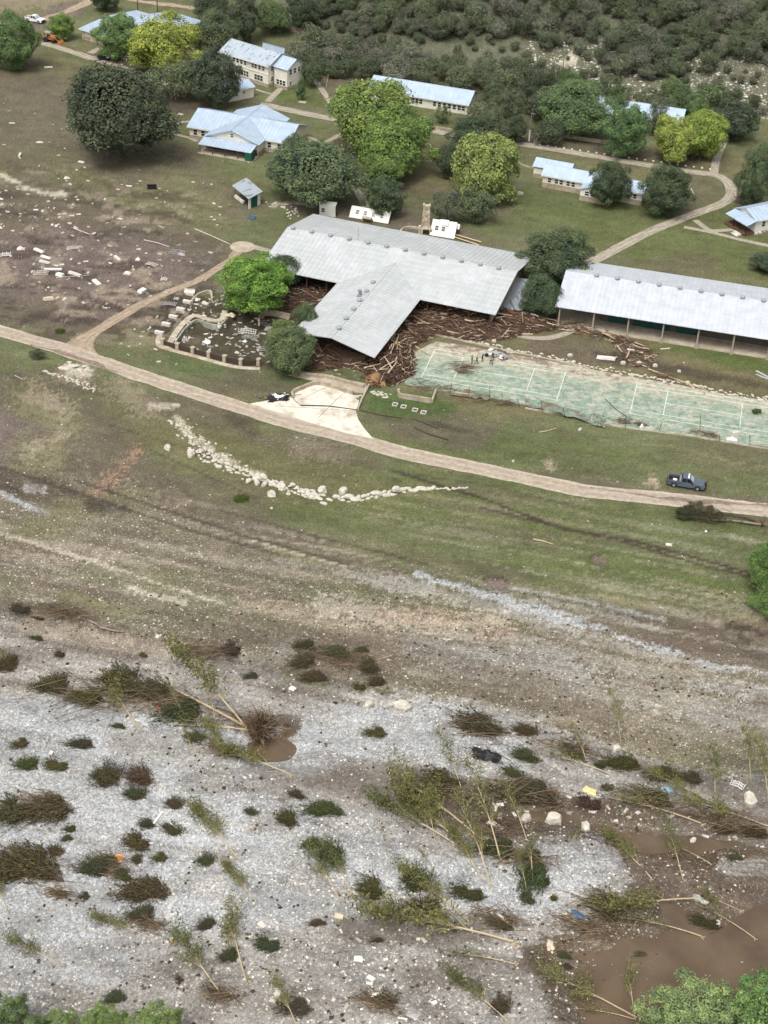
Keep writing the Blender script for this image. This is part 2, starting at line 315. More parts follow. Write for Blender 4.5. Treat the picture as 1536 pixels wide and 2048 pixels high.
STR = [  # class, polyline, radius, feather, alpha, ragged
 ('silt', [(-20, 1400), (120, 1405), (240, 1440)], 8, 12, .7, 14), ('silt', [(0, 1520), (90, 1512), (200, 1500)], 6, 10, .6, 12), ('silt', [(600, 1460), (640, 1478), (720, 1485), (800, 1480), (900, 1470)], 8, 9, .8, 10), ('silt', [(0, 1860), (60, 1840), (150, 1815), (210, 1800)], 10, 10, .8, 12), ('silt', [(120, 1920), (220, 1890), (340, 1880)], 8, 10, .7, 12), ('silt', [(520, 1655), (640, 1630)], 7, 9, .7, 10), ('silt', [(470, 1770), (540, 1800), (680, 1810), (760, 1800)], 12, 12, .8, 16), ('silt', [(380, 1760), (430, 1735), (520, 1690)], 8, 9, .7, 10), ('silt', [(900, 1760), (960, 1740), (1020, 1760)], 8, 9, .6, 10), ('silt', [(380, 1450), (440, 1500), (520, 1540), (640, 1540)], 8, 12, .6, 16),
 ('siltp', [(560, 1120), (720, 1150), (860, 1175)], 4, 12, .5, 20), ('siltp', [(760, 1165), (940, 1200), (1100, 1245), (1280, 1300), (1460, 1345)], 6, 12, .55, 24), ('siltp', [(1000, 1270), (1180, 1320), (1400, 1370), (1560, 1400)], 5, 12, .5, 24), ('siltp', [(850, 1330), (1050, 1370), (1300, 1420), (1560, 1460)], 5, 12, .45, 24), ('siltp', [(1060, 1195), (1200, 1225), (1330, 1262)], 3, 7, .5, 12),
 ('tan', [(-20, 10), (90, 0), (180, -20)], 14, 10, .4, 20), ('mudp', [(-20, 60), (60, 50), (150, 15)], 12, 12, .8, 10),
 ('cream', [(-10, 342), (50, 375), (90, 385), (130, 392)], 4, 5, .8, 14), ('dark', [(60, 640), (110, 615)], 6, 8, .6, 12), ('dark', [(-10, 655), (30, 658), (50, 640)], 4, 6, .5, 6),
 ('tan', [(130, 745), (175, 748)], 14, 10, .5, 14), ('cream', [(140, 738), (172, 745)], 8, 8, .7, 10),
 ('pale', [(60, 800), (130, 850), (100, 900), (60, 900)], 26, 30, .8, 40), ('tan', [(60, 900), (130, 870), (125, 820), (60, 790)], 8, 16, .5, 40), ('tan', [(240, 770), (290, 810)], 18, 22, .4, 40),
 ('pink', [(275, 905), (240, 940), (195, 985)], 6, 14, .6, 26), ('white', [(-20, 980), (20, 995), (60, 1015), (95, 1028)], 2, 5, .9, 10), ('pale', [(60, 1060), (160, 1020), (280, 1000)], 16, 22, .6, 30),
 ('grey', [(50, 975), (90, 980)], 4, 6, .7, 8), ('grey', [(215, 1020), (235, 1022)], 3, 5, .7, 6), ('dark', [(180, 1010), (245, 1020)], 9, 10, .7, 10),
 ('cream', [(-20, 1062), (90, 1092), (240, 1140), (350, 1178), (450, 1208)], 1, 4, .7, 10), ('cream', [(255, 1175), (320, 1195), (370, 1205)], 3, 5, .7, 8), ('tan', [(100, 1075), (300, 1150)], 6, 14, .3, 20),
 ('tan', [(480, 1212), (560, 1215), (640, 1235), (720, 1250)], 8, 14, .6, 26), ('cream', [(650, 1210), (780, 1240), (900, 1250), (1000, 1245)], 12, 22, .5, 50), ('pink', [(760, 1230), (900, 1240), (1010, 1265)], 8, 18, .3, 40),
 ('pale', [(130, 1195), (200, 1215), (260, 1225)], 8, 10, .7, 12), ('pale', [(560, 1100), (660, 1130)], 10, 16, .6, 20),
 ('white', [(830, 1150), (960, 1185), (1090, 1225), (1220, 1265), (1320, 1300), (1420, 1330), (1560, 1350)], 2.5, 7, .85, 14), ('white', [(1000, 1200), (1080, 1225), (1170, 1252)], 7, 12, .7, 26),
 ('grey', [(820, 1290), (960, 1310), (1080, 1325), (1180, 1350)], 12, 20, .6, 40), ('grey', [(560, 1300), (600, 1290)], 8, 12, .5, 16), ('grey', [(1150, 1370), (1300, 1400), (1560, 1440)], 16, 22, .45, 30), ('grey', [(1400, 1370), (1560, 1385)], 8, 10, .7, 10),
 ('pale', [(1220, 1200), (1290, 1210)], 7, 9, .8, 12), ('pale', [(1040, 1180), (1130, 1190)], 7, 10, .6, 12), ('white', [(1020, 1175), (1180, 1205), (1330, 1240)], 1.5, 4, .5, 6), ('tan', [(1150, 1430), (1280, 1440)], 16, 20, .4, 24),
 ('dark', [(780, 940), (960, 995), (1130, 1060), (1260, 1080), (1400, 1118), (1520, 1152)], 2.2, 3, 1, 2), ('cream', [(1200, 1072), (1230, 1080)], 1, 2, .8, 2),
 ('dark', [(960, 1015), (1110, 1052), (1270, 1090), (1400, 1130), (1500, 1152)], 2.2, 3, .9, 2), ('pale', [(960, 978), (1080, 1010), (1240, 1040)], 1.2, 2.5, .5, 3),
 ('dark', [(150, 960), (300, 1010), (500, 1075), (700, 1130)], 2, 3, .8, 2), ('dark', [(-10, 930), (150, 985), (380, 1060), (560, 1110)], 2, 3, .75, 2), ('dark', [(440, 1020), (640, 1075), (860, 1130)], 1.6, 3, .7, 2), ('dark', [(300, 900), (520, 1000)], 1.4, 2.5, .6, 2), ('cream', [(500, 1080), (640, 1120), (700, 1135)], 1.5, 3, .6, 4), ('cream', [(120, 1100), (200, 1125)], 1.5, 3, .6, 4), ('pale', [(1100, 1010), (1300, 1062)], 1.2, 3, .6, 2), ('dark', [(700, 930), (1000, 975), (1180, 1020)], 1.4, 2.5, .55, 2), ('dark', [(260, 985), (400, 1020)], 1, 2, .5, 3), ('dark', [(220, 850), (400, 905)], 1, 2, .5, 3),
 ('mud', [(300, 800), (460, 850), (520, 880)], 10, 16, .5, 24), ('dark', [(460, 830), (510, 860)], 8, 10, .5, 14), ('tan', [(600, 890), (680, 905)], 14, 20, .4, 30), ('mud', [(560, 880), (760, 930)], 16, 20, .5, 30),
 ('pale', [(1200, 880), (1330, 890), (1470, 925), (1540, 935)], 2, 4, .6, 4), ('pale', [(820, 930), (980, 950)], 3, 5, .5, 8), ('dark', [(870, 845), (960, 870)], 2, 4, .4, 4),
 ('tan', [(1300, 962), (1312, 968)], 8, 8, .8, 12), ('tan', [(1095, 930), (1100, 932)], 6, 8, .6, 8), ('cream', [(300, 812), (352, 812)], 3, 6, .5, 5), ('cream', [(355, 838), (390, 880), (440, 915), (520, 950)], 5, 8, .5, 8),
 ('mud', [(1190, 1118), (1205, 1124)], 8, 4, .9, 5), ('dark', [(1180, 1113), (1198, 1110)], 3, 3, .8, 3), ('mudp', [(980, 1165), (1005, 1172)], 8, 5, .9, 6), ('dark', [(968, 1157), (1000, 1155), (1015, 1162)], 2, 2, .8, 3),
 ('dark', [(1455, 1252), (1500, 1258), (1536, 1272)], 6, 5, .9, 7), ('dark', [(1480, 1275), (1500, 1285)], 5, 6, .8, 8),
 ('dark', [(190, 1252), (260, 1272), (330, 1285), (410, 1298), (470, 1303)], 3.5, 4, .9, 3), ('mud', [(0, 1215), (100, 1222), (180, 1240)], 10, 8, .7, 12), ('tan', [(60, 1250), (240, 1290), (400, 1315)], 18, 14, .5, 14),
 ('mud', [(0, 1310), (150, 1300), (260, 1310)], 12, 14, .6, 24), ('mud', [(350, 1330), (500, 1345), (640, 1340)], 12, 14, .5, 20), ('grey', [(360, 1340), (430, 1370)], 10, 10, .6, 12),
 ('mud', [(420, 1440), (590, 1445)], 12, 10, .5, 10), ('pond', [(520, 1500), (560, 1490), (575, 1460)], 14, 8, .95, 10), ('dark', [(480, 1455), (560, 1440), (590, 1450)], 10, 8, .7, 10),
 ('mud', [(560, 1380), (700, 1340), (780, 1320)], 20, 18, .6, 40), ('mud', [(480, 1255), (600, 1275), (760, 1290)], 14, 16, .6, 30), ('sand', [(900, 1460), (1060, 1450)], 16, 16, .8, 16),
 ('mud', [(380, 1560), (560, 1550), (700, 1560)], 14, 16, .45, 26), ('sand', [(250, 1490), (420, 1510), (420, 1560)], 22, 18, .8, 26), ('grey', [(520, 1650), (560, 1660), (640, 1800), (720, 1810)], 18, 16, .5, 26), ('sand', [(560, 1640), (500, 1660)], 10, 10, .5, 10),
 ('sand', [(0, 1860), (140, 1800), (330, 1780), (460, 1720)], 12, 12, .4, 20), ('sand', [(0, 1950), (200, 1890), (420, 1880)], 12, 12, .4, 20), ('mud', [(700, 1860), (860, 1870), (1000, 1850)], 14, 16, .7, 30), ('mud', [(840, 1950), (1060, 1930)], 20, 20, .5, 36),
 ('bed', [(1300, 1700), (1536, 1720)], 16, 16, .8, 20), ('grey', [(1450, 1730), (1560, 1740)], 10, 10, .7, 16), ('white', [(1060, 1690), (1200, 1690), (1230, 1740)], 10, 16, .4, 12), ('mud', [(1240, 1530), (1400, 1560), (1560, 1600)], 16, 14, .7, 24),
 ('mud', [(380, 2010), (700, 2000), (900, 2040)], 24, 20, .4, 40), ('bed', [(1100, 1900), (1250, 1850)], 26, 20, .6, 30), ('mud', [(700, 1290), (820, 1300), (900, 1340), (1200, 1420)], 20, 20, .5, 40),
 ('cream', [(545, 410), (585, 405), (630, 412)], 2, 4, .6, 5), ('mud', [(900, 470), (960, 480)], 5, 6, .6, 6), ('cream', [(1100, 150), (1130, 130), (1160, 100)], 6, 8, .8, 20), ('hilld', [(600, 100), (760, 130), (950, 190), (1200, 200)], 14, 16, .7, 16),
 ('cream', [(1180, 190), (1300, 205), (1420, 215), (1560, 235)], 5, 6, .4, 12), ('tan', [(620, 250), (660, 262), (700, 258)], 3, 4, .0, 4)]
def ground():
    pys = list(np.arange(2500, -150, -4.5)); ys = [float(GZ(768, p)[1]) for p in pys]
    near = list(np.linspace(-300, ys[0]-6, 24)); far = list(np.geomspace(ys[-1]+8, 5000, 40))
    Y = np.array(near+ys+far)
    kk = 268; k = np.linspace(-1, 1, 2*kk+1)*.27*1.02
    ext = np.geomspace(.285, 3.0, 22); k = np.concatenate([-ext[::-1], k, ext])
    wY = np.sqrt(np.maximum(Y, 60)**2+HC**2*.55)
    X = k[None, :]*wY[:, None]; YY = np.repeat(Y[:, None], len(k), 1)
    X = X.ravel(); YY = YY.ravel(); Z = hgt(X, YY)
    px, py = PX(X, YY, Z); bad = (YY < 40); px = np.where(bad, -5000, px); py = np.where(bad, 5000, py)
    far_ = YY > 700
    n = len(X); C = np.zeros((n, 3)); S = np.zeros(n); Gs = np.zeros(n)
    a = X*fl[0]+YY*fl[1]; b = X*fn[0]+YY*fn[1]
    hf = fbm(a*.8, b*2.2, 71, 5, .85)-.5
    def cc(k): return np.array(col(*CL[k][0]))
    C[:] = cc('grass'); S[:] = CL['grass'][1]; Gs[:] = 1
    mo = fbm(a*.03, b*.09, 31, 5, .6)
    w = sstep(.42, .62, mo)[:, None]; C = C*(1-w*.8)+cc('olive')*w*.8
    w = (sstep(.54, .68, fbm(a*.06, b*.16, 37, 5, .6))*.45)[:, None]; C = C*(1-w)+cc('mud')*w
    n1 = fbm(a*.05, b*.22, 41, 5, .62)-.5; n2 = fbm(a*.35, b*.9, 43, 4, .6)-.5; n3 = fbm(X*.12, YY*.12, 47, 4, .6)-.5
    def lay(k, d, f, al, rg):
        nonlocal C, S, Gs
        e = d+(n1*1.1+n2*.5+n3*.6)*rg
        w = al*sstep(.3, .7, np.clip(.5-e/(2*f), -.3, 1.3)+hf*1.5*np.exp(-(e/(f*2.2))**2))
        m = w > .003
        ww = w[m][:, None]; C[m] = C[m]*(1-ww)+cc(k)*ww
        S[m] = S[m]*(1-w[m])+CL[k][1]*w[m]; Gs[m] = Gs[m]*(1-w[m])+CL[k][2]*w[m]
    for k_, P, f, al, rg in POLY: lay(k_, dpoly(px, py, P), f, al, rg)
    # mud drapes, gravel trails along the flow inside the plain
    zone = sstep(900, 1050, py)*(1-sstep(0, 1, far_.astype(float)))
    t = sstep(.55, .66, fbm(a*.04, b*.5, 51, 5, .6))*zone*.6
    tt = t[:, None]*np.where(py > 1400, .5, 1)[:, None]; C = C*(1-tt)+cc('mud')*tt
    t = sstep(.6, .7, fbm(a*.07, b*.8, 53, 5, .6))*zone*.28; tt = t[:, None]; C = C*(1-tt)+cc('tan')*tt; S = S+.3*t
    zg = sstep(1380, 1480, py)*(1-far_); t = sstep(.47, .6, fbm(a*.045, b*.13, 81, 5, .62))*zg*.28; tt = t[:, None]; C = C*(1-tt)+cc('sand')*.93*tt; S = S*(1-t*.4)
    t = sstep(.6, .7, fbm(a*.05, b*.2, 83, 5, .62))*zg*.35; tt = t[:, None]; C = C*(1-tt)+cc('mud')*tt
    zs = sstep(1000, 1080, py)*(1-sstep(1380, 1480, py))*(1-far_); t = sstep(.55, .66, fbm(a*.035, b*1.0, 91, 6, .62)+.12*(fbm(a*.012, b*.03, 93, 3)-.5))*zs*.33; tt = t[:, None]; C = C*(1-tt)+np.array(col(190, 182, 166))*tt; S = S+.2*t
    t = sstep(.5, .62, fbm(a*.03, b*.1, 95, 5, .6))*sstep(1000, 1060, py)*(1-sstep(1180, 1300, py))*.5*(1-far_); tt = t[:, None]; C = C*(1-tt)+cc('grass')*tt
    zu = sstep(250, 450, py)*(1-sstep(640, 720, py))*(1-sstep(330, 520, px))
    t = sstep(.52, .62, fbm(a*.1, b*.35, 57, 5, .65))*zu*.7; tt = t[:, None]; C = C*(1-tt)+cc('dark')*tt
    t = sstep(.58, .66, fbm(X*.2, YY*.25, 59, 5, .65))*zu*.6; tt = t[:, None]; C = C*(1-tt)+cc('tan')*tt
    hz = (hn[0]*(X-_h0[0])+hn[1]*(YY-_h0[1]))
    t = sstep(5, 15, hz)*sstep(.5, .62, fbm(X*.08, YY*.08, 61, 5, .6))*.8*sstep(-70, 20, (X-_h0[0])*hu[0]+(YY-_h0[1])*hu[1]); tt = t[:, None]; C = C*(1-tt)+cc('hilld')*tt; S = S*(1-t)
    for k_, P, r, f, al, rg in STR:
        xs = [p[0] for p in P]; yy = [p[1] for p in P]; q = r+f*2+rg
        m = (px > min(xs)-q) & (px < max(xs)+q) & (py > min(yy)-q) & (py < max(yy)+q)
        if not m.any(): continue
        ix = np.where(m)[0]; d = np.full(len(ix), 1e9)
        for i in range(len(P)-1): d = np.minimum(d, dseg(px[ix], py[ix], P[i], P[i+1]))
        e = d-r+(n1[ix]*1.1+n2[ix]*.5+n3[ix]*.6)*rg
        w = al*sstep(.3, .75, np.clip(.5-(e-f*.3)/(2*f), -.4, 1.15)+hf[ix]*min(2.2, f*.3)); ww = w[:, None]
        C[ix] = C[ix]*(1-ww)+cc(k_)*ww; S[ix] = S[ix]*(1-w)+CL[k_][1]*w; Gs[ix] = Gs[ix]*(1-w)+CL[k_][2]*w
    gz_ = (py > 900) | (S > .2)
    C *= (1+.6*n2+.35*n1+.3*n3+.75*hf*np.where(gz_, 1, .6))[:, None]; C = np.clip(C, .01, .8)
    nr, nc = len(Y), len(k)
    i = np.arange(nr-1)[:, None]*nc+np.arange(nc-1)[None, :]
    Fq = np.stack([i, i+1, i+nc+1, i+nc], -1).reshape(-1, 4)
    me = mesh('ground', np.stack([X, YY, Z], 1), Fq, [], True)
    ca = me.color_attributes.new('soil', 'FLOAT_COLOR', 'POINT')
    ca.data.foreach_set('color', np.concatenate([C, S[:, None]], 1).astype(np.float32).ravel())
    m, nn, bs, ns, ls = nodes('ground_soil')
    at = N(ns, 'Attribute', attribute_name='soil')
    tc = N(ns, 'TexCoord')
    nz = N(ns, 'TexNoise', i_Scale=2.4, i_Detail=9, i_Roughness=.85); ls.new(tc.outputs['Object'], nz.inputs['Vector'])
    r = ramp(ns, [(.36, g3(.5)), (.66, g3(1.5))]); ls.new(nz.outputs['Fac'], r.inputs[0])
    c = mixc(ns, ls, at.outputs['Color'], r.outputs[0], 1.0, 'MULTIPLY')
    # pebbles: pale cells of many sizes
    for sc_, thr_, seed in ((4.2, .34, 0), (2.2, .24, 3)):
        vo = N(ns, 'TexVoronoi', i_Scale=sc_); vo.inputs['Randomness'].default_value = 1
        mp = N(ns, 'Mapping'); mp.inputs['Location'].default_value = (seed*7, seed, 0); ls.new(tc.outputs['Object'], mp.inputs[0]); ls.new(mp.outputs[0], vo.inputs['Vector'])
        sepc = N(ns, 'SeparateColor'); ls.new(vo.outputs['Color'], sepc.inputs[0])
        lt = N(ns, 'Math', operation='LESS_THAN'); ls.new(sepc.outputs[0], lt.inputs[0]); ls.new(at.outputs['Alpha'], lt.inputs[1])
        l2 = N(ns, 'Math', operation='LESS_THAN'); ls.new(vo.outputs['Distance'], l2.inputs[0]); l2.inputs[1].default_value = thr_
        mu = N(ns, 'Math', operation='MULTIPLY'); ls.new(lt.outputs[0], mu.inputs[0]); ls.new(l2.outputs[0], mu.inputs[1])
        mu2 = N(ns, 'Math', operation='MULTIPLY'); ls.new(mu.outputs[0], mu2.inputs[0]); mu2.inputs[1].default_value = .42
        c = mixc(ns, ls, c, col(214, 208, 196), mu2.outputs[0])
    for sc_, amt in ((4.2, .8), (9.0, .9)):
        vo = N(ns, 'TexVoronoi', i_Scale=sc_); ls.new(tc.outputs['Object'], vo.inputs['Vector']); sepc = N(ns, 'SeparateColor'); ls.new(vo.outputs['Color'], sepc.inputs[0])
        rv = ramp(ns, [(0, g3(.62)), (.5, g3(.97)), (.85, g3(1.12)), (1, g3(1.5))]); ls.new(sepc.outputs[1], rv.inputs[0])
        fa = N(ns, 'Math', operation='MULTIPLY_ADD'); ls.new(at.outputs['Alpha'], fa.inputs[0]); fa.inputs[1].default_value = amt; fa.inputs[2].default_value = .22; fa.use_clamp = True
        c = mixc(ns, ls, c, rv.outputs[0], fa.outputs[0], 'MULTIPLY')
    ls.new(c, bs.inputs['Base Color']); bs.inputs['Roughness'].default_value = .95; bs.inputs['Specular IOR Level'].default_value = .15
    bp = N(ns, 'Bump', i_Strength=.8, i_Distance=.22); ls.new(nz.outputs['Fac'], bp.inputs['Height']); ls.new(bp.outputs[0], bs.inputs['Normal'])
    me.materials.append(m)
    o = obj('ground', me); tag(o, kind='structure')
    return px, py, S, X, YY, Z
gpx, gpy, gS, gX, gY, gZ = ground()
# water standing in the lower right, and the brown pool in the scour hole
def watermat():
    m, n, bs, ns, ls = nodes('muddy_water')
    tc = N(ns, 'TexCoord'); nz = N(ns, 'TexNoise', i_Scale=.25, i_Detail=5); ls.new(tc.outputs['Object'], nz.inputs['Vector'])
    r = ramp(ns, [(.3, col(90, 76, 63)), (.7, col(112, 96, 78))]); ls.new(nz.outputs['Fac'], r.inputs[0]); ls.new(r.outputs[0], bs.inputs['Base Color'])
    bs.inputs['Roughness'].default_value = .12; bs.inputs['IOR'].default_value = 1.33
    n2 = N(ns, 'TexNoise', i_Scale=2.5, i_Detail=3); ls.new(tc.outputs['Object'], n2.inputs['Vector'])
    b = N(ns, 'Bump', i_Strength=.15, i_Distance=.03); ls.new(n2.outputs['Fac'], b.inputs['Height']); ls.new(b.outputs[0], bs.inputs['Normal'])
    return m
WATERM = watermat()
def sheet_px(name, P, z, m):
    V = [tuple(GZ(a, b, z)) for a, b in P]; o = obj(name, mesh(name, V, [tuple(range(len(V)))], [m])); tag(o, kind='structure'); return o
p0 = [(1045, 1560), (1800, 1600), (1800, 2500), (1040, 2400), (1040, 1880)]
V = []; ng = 40
sheet_px('flood_water', p0, -.84, WATERM)
sheet_px('muddy_puddle', [(500, 1450), (610, 1440), (615, 1530), (490, 1530)], float(hgt(*GZ(548, 1488)[:2]))+.17, WATERM)
# ---------------------------------------------------------------- roads, paths and paving
def smooth(P, n=6):
    P = [np.array(p, float) for p in P]; out = []
    for i in range(len(P)-1):
        a = P[max(i-1, 0)]; b = P[i]; c = P[i+1]; d = P[min(i+2, len(P)-1)]
        for k in range(n):
            t = k/n; out.append(.5*((2*b)+(c-a)*t+(2*a-5*b+4*c-d)*t*t+(3*b-a-3*c+d)*t**3))
    out.append(P[-1]); return out
def ribbon(name, P, w, z, m, rag=.0, kind='structure', n=8, ws=None, nx=6):
    Q = smooth([GZ(a, b)[:2] for a, b in P], n); V = []; UV = []; L = 0
    # resample to about .8 m
    R = [Q[0]]
    for a, b in zip(Q, Q[1:]):
        k = max(1, int(np.linalg.norm(b-a)/.8)); R += [a+(b-a)*(j+1)/k for j in range(k)]
    for i, p in enumerate(R):
        t = R[min(i+1, len(R)-1)]-R[max(i-1, 0)]; t = t/np.linalg.norm(t); nn_ = np.array([-t[1], t[0]])
        if i: L += np.linalg.norm(p-R[i-1])
        hw = w/2 if ws is None else np.interp(i/(len(R)-1), [q[0] for q in ws], [q[1] for q in ws])/2
        e0 = rag*(fbm(L*.3, 3.1, 5, 4)-.5)*2+rag*.5*(fbm(L*1.7, 1., 6)-.5); e1 = rag*(fbm(L*.3, 9.7, 7, 4)-.5)*2+rag*.5*(fbm(L*1.7, 5., 8)-.5)
        for j in range(nx+1):
            s = -hw-e0+(2*hw+e0+e1)*j/nx; q = p+nn_*s
            V.append((q[0], q[1], float(hgt(q[0], q[1]))+z)); UV.append((j/nx, L))
    k = nx+1
    Fs = [(i*k+j, i*k+j+1, (i+1)*k+j+1, (i+1)*k+j) for i in range(len(R)-1) for j in range(nx)]
    uv = [UV[v] for f in Fs for v in f]
    me = mesh(name, V, Fs, [m], True, uv=uv)
    o = obj(name, me); tag(o, kind=kind); return o
def roadmat(name, base, edge, dark, streak=.4):
    m, n, bs, ns, ls = nodes(name)
    tc = N(ns, 'TexCoord'); uv = N(ns, 'UVMap'); sp = N(ns, 'SeparateXYZ'); ls.new(uv.outputs[0], sp.inputs[0])
    mp = N(ns, 'Mapping'); mp.inputs['Scale'].default_value = (6, .22, 1); ls.new(uv.outputs[0], mp.inputs[0])
    n1 = N(ns, 'TexNoise', i_Scale=1.0, i_Detail=7, i_Roughness=.7); ls.new(mp.outputs[0], n1.inputs['Vector'])
    r1 = ramp(ns, [(.42, g3(0)), (.66, g3(streak))]); ls.new(n1.outputs['Fac'], r1.inputs[0])
    rx = ramp(ns, [(0, edge), (.16, base), (.3, tuple(v*.86 for v in base)), (.5, tuple(v*1.08 for v in base)), (.7, tuple(v*.86 for v in base)), (.85, base), (1, edge)]); ls.new(sp.outputs[0], rx.inputs[0])
    c = mixc(ns, ls, rx.outputs[0], dark, r1.outputs[0])
    n2 = N(ns, 'TexNoise', i_Scale=1.3, i_Detail=8, i_Roughness=.75); ls.new(tc.outputs['Object'], n2.inputs['Vector'])
    r2 = ramp(ns, [(.35, g3(.72)), (.68, g3(1.25))]); ls.new(n2.outputs['Fac'], r2.inputs[0])
    ls.new(mixc(ns, ls, c, r2.outputs[0], 1.0, 'MULTIPLY'), bs.inputs['Base Color']); bs.inputs['Roughness'].default_value = .95
    return m
ROADM = roadmat('dusty_road', col(182, 169, 150), col(194, 183, 165), col(120, 104, 92)); PATHM = roadmat('path_concrete', col(182, 174, 156), col(156, 148, 128), col(112, 98, 84), .8)
TRACKM = roadmat('dirt_track', col(178, 160, 136), col(150, 134, 112), col(120, 104, 88), .7)
main_road = [(-140, 610), (-60, 638), (0, 662), (128, 700), (240, 738), (400, 790), (560, 840), (700, 876), (820, 910), (960, 938), (1160, 980), (1335, 999), (1536, 1021), (1700, 1040), (1900, 1060)]
ribbon('road', main_road, 3.7, .06, ROADM, .35)
ribbon('mud_verge', [(60, 690), (170, 722), (240, 748)], 1.6, .075, M('road_mud', col(134, 118, 104), .9, .4, 1.5), .9, ws=[(0, .1), (.3, 1.6), (.7, 1.4), (1, .1)])
ribbon('mud_verge', [(1180, 976), (1330, 998), (1560, 1014)], 1.5, .075, bpy.data.materials['road_mud'], .9, ws=[(0, .05), (.3, 1.1), (.7, 1.3), (1, .6)])
PATHS = [  # points, width, material, raggedness, height
 ([(150, 705), (175, 676), (230, 640), (290, 606), (345, 582), (400, 560)], 2.0, TRACKM, .3, [(0, 9), (.1, 5.5), (.25, 2.6), (1, 1.6)]),
 ([(400, 560), (440, 536), (462, 520), (478, 502)], 2.2, TRACKM, .6, None), ([(505, 494), (535, 502), (560, 510)], 1.9, PATHM, .1, None),
 ([(1165, 535), (1230, 500), (1300, 464), (1380, 432), (1440, 410), (1462, 392), (1458, 370), (1440, 355), (1408, 347)], 2.7, PATHM, .1, None),
 ([(1412, 349), (1330, 337), (1250, 324), (1150, 307), (1060, 292), (1010, 286), (900, 270), (830, 255), (740, 245), (668, 239), (600, 226), (545, 214), (520, 210)], 3.0, PATHM, .25, None),
 ([(1427, 348), (1436, 310), (1448, 285), (1470, 268)], 2.0, PATHM, .15, None),
 ([(1368, 455), (1424, 466), (1480, 480), (1540, 493), (1620, 510)], 1.5, PATHM, .12, None), ([(1390, 441), (1418, 461), (1440, 462), (1478, 459)], 1.5, PATHM, .1, None),
 ([(605, 131), (625, 155), (650, 190), (668, 219)], 1.6, PATHM, .1, None), ([(592, 155), (560, 180), (535, 205)], 1.8, PATHM, .15, None), ([(512, 180), (530, 186), (545, 190)], 1.0, PATHM, .1, None),
 ([(1084, 268), (1068, 297)], 1.8, PATHM, .1, None), ([(703, 366), (718, 390), (738, 415)], 2.4, PATHM, .3, [(0, 1.2), (1, 3)]), ([(604, 274), (625, 278), (642, 288), (670, 276), (703, 259)], 1.6, PATHM, .15, None),
 ([(385, 244), (356, 247), (347, 258), (355, 270), (380, 277), (395, 284)], 1.2, PATHM, .15, None), ([(85, 86), (130, 100), (200, 122), (250, 140), (300, 156), (340, 170)], 3.0, PATHM, .5, None), ([(180, 107), (200, 97)], 2.2, PATHM, .2, None),
 ([(-30, 52), (30, 45), (80, 40), (133, 24), (165, 10), (190, -6), (210, -30)], 3.2, TRACKM, .9, None), ([(225, -4), (280, 8), (340, 20), (420, 36), (500, 52), (580, 74), (660, 98), (740, 118), (830, 135), (900, 150), (960, 158)], 2.6, TRACKM, .9, None),
 ([(1480, 222), (1540, 230), (1640, 245)], 2.4, TRACKM, .6, None), ([(1180, 190), (1300, 206), (1400, 216), (1480, 222)], 1.6, TRACKM, .7, None),
 ([(1026, 668), (1060, 676), (1095, 677), (1130, 668), (1155, 655)], 1.7, PATHM, .2, None), ([(1134, 646), (1170, 655), (1210, 664)], 1.5, PATHM, .2, None)]
for k, (P, w, m, rg, ws) in enumerate(PATHS): ribbon('path' if m is PATHM else 'dirt_track', P, w, .05+.004*(k % 5), m, rg, ws=ws)
def disc(name, px, py, r, z0, z1, m, n=28, parent=None):
    p = G(px, py); b = MB(); b.tube([(0, 0, z0), (0, 0, z1)], [r, r*.985], n); return b.done(name, m, parent, p)
tag(disc('round_patio', 485, 494, 2.55, -.2, .09, CONC), kind='structure')
def slab(name, P, z0, z1, m, kind='structure', parent=None):
    a = [GZ(x, y, z1) for x, y in P]; n = len(a)
    V = [(p[0], p[1], z0) for p in a]+[(p[0], p[1], z1) for p in a]
    Fs = [tuple(range(n, 2*n))]+[(i, (i+1) % n, (i+1) % n+n, i+n) for i in range(n)]
    o = obj(name, mesh(name, V, Fs, [m]), parent)
    if kind: tag(o, kind=kind)
    return o
FCM = M('pale_forecourt', col(218, 213, 198), .85, .14, .8, col(172, 158, 136), bump=0, thr=(.5, .68))
slab('forecourt', [(500, 807), (586, 792), (600, 775), (625, 768), (660, 772), (706, 790), (718, 803), (712, 822), (716, 838), (727, 855), (746, 877), (700, 868), (620, 845), (560, 826)], -.2, .09, FCM)
b = MB()
for (x0, y0), (x1, y1) in (((636, 836), (672, 800)), ((672, 800), (690, 784)), ((560, 812), (712, 822)), ((600, 800), (650, 775))):
    p, q = GZ(x0, y0, .095), GZ(x1, y1, .095); d = (q-p)/np.linalg.norm(q-p); s = np.array([-d[1], d[0], 0])*.045
    b.add([p-s, q-s, q+s, p+s], [(0, 1, 2, 3)])
tag(b.done('forecourt_joints', M('joint_dirt', col(120, 104, 84), .9)), kind='structure')
slab('mud_yard', [(500, 810), (560, 800), (588, 782), (590, 760), (560, 770), (520, 790)], -.2, .07, MUDM) if False else None
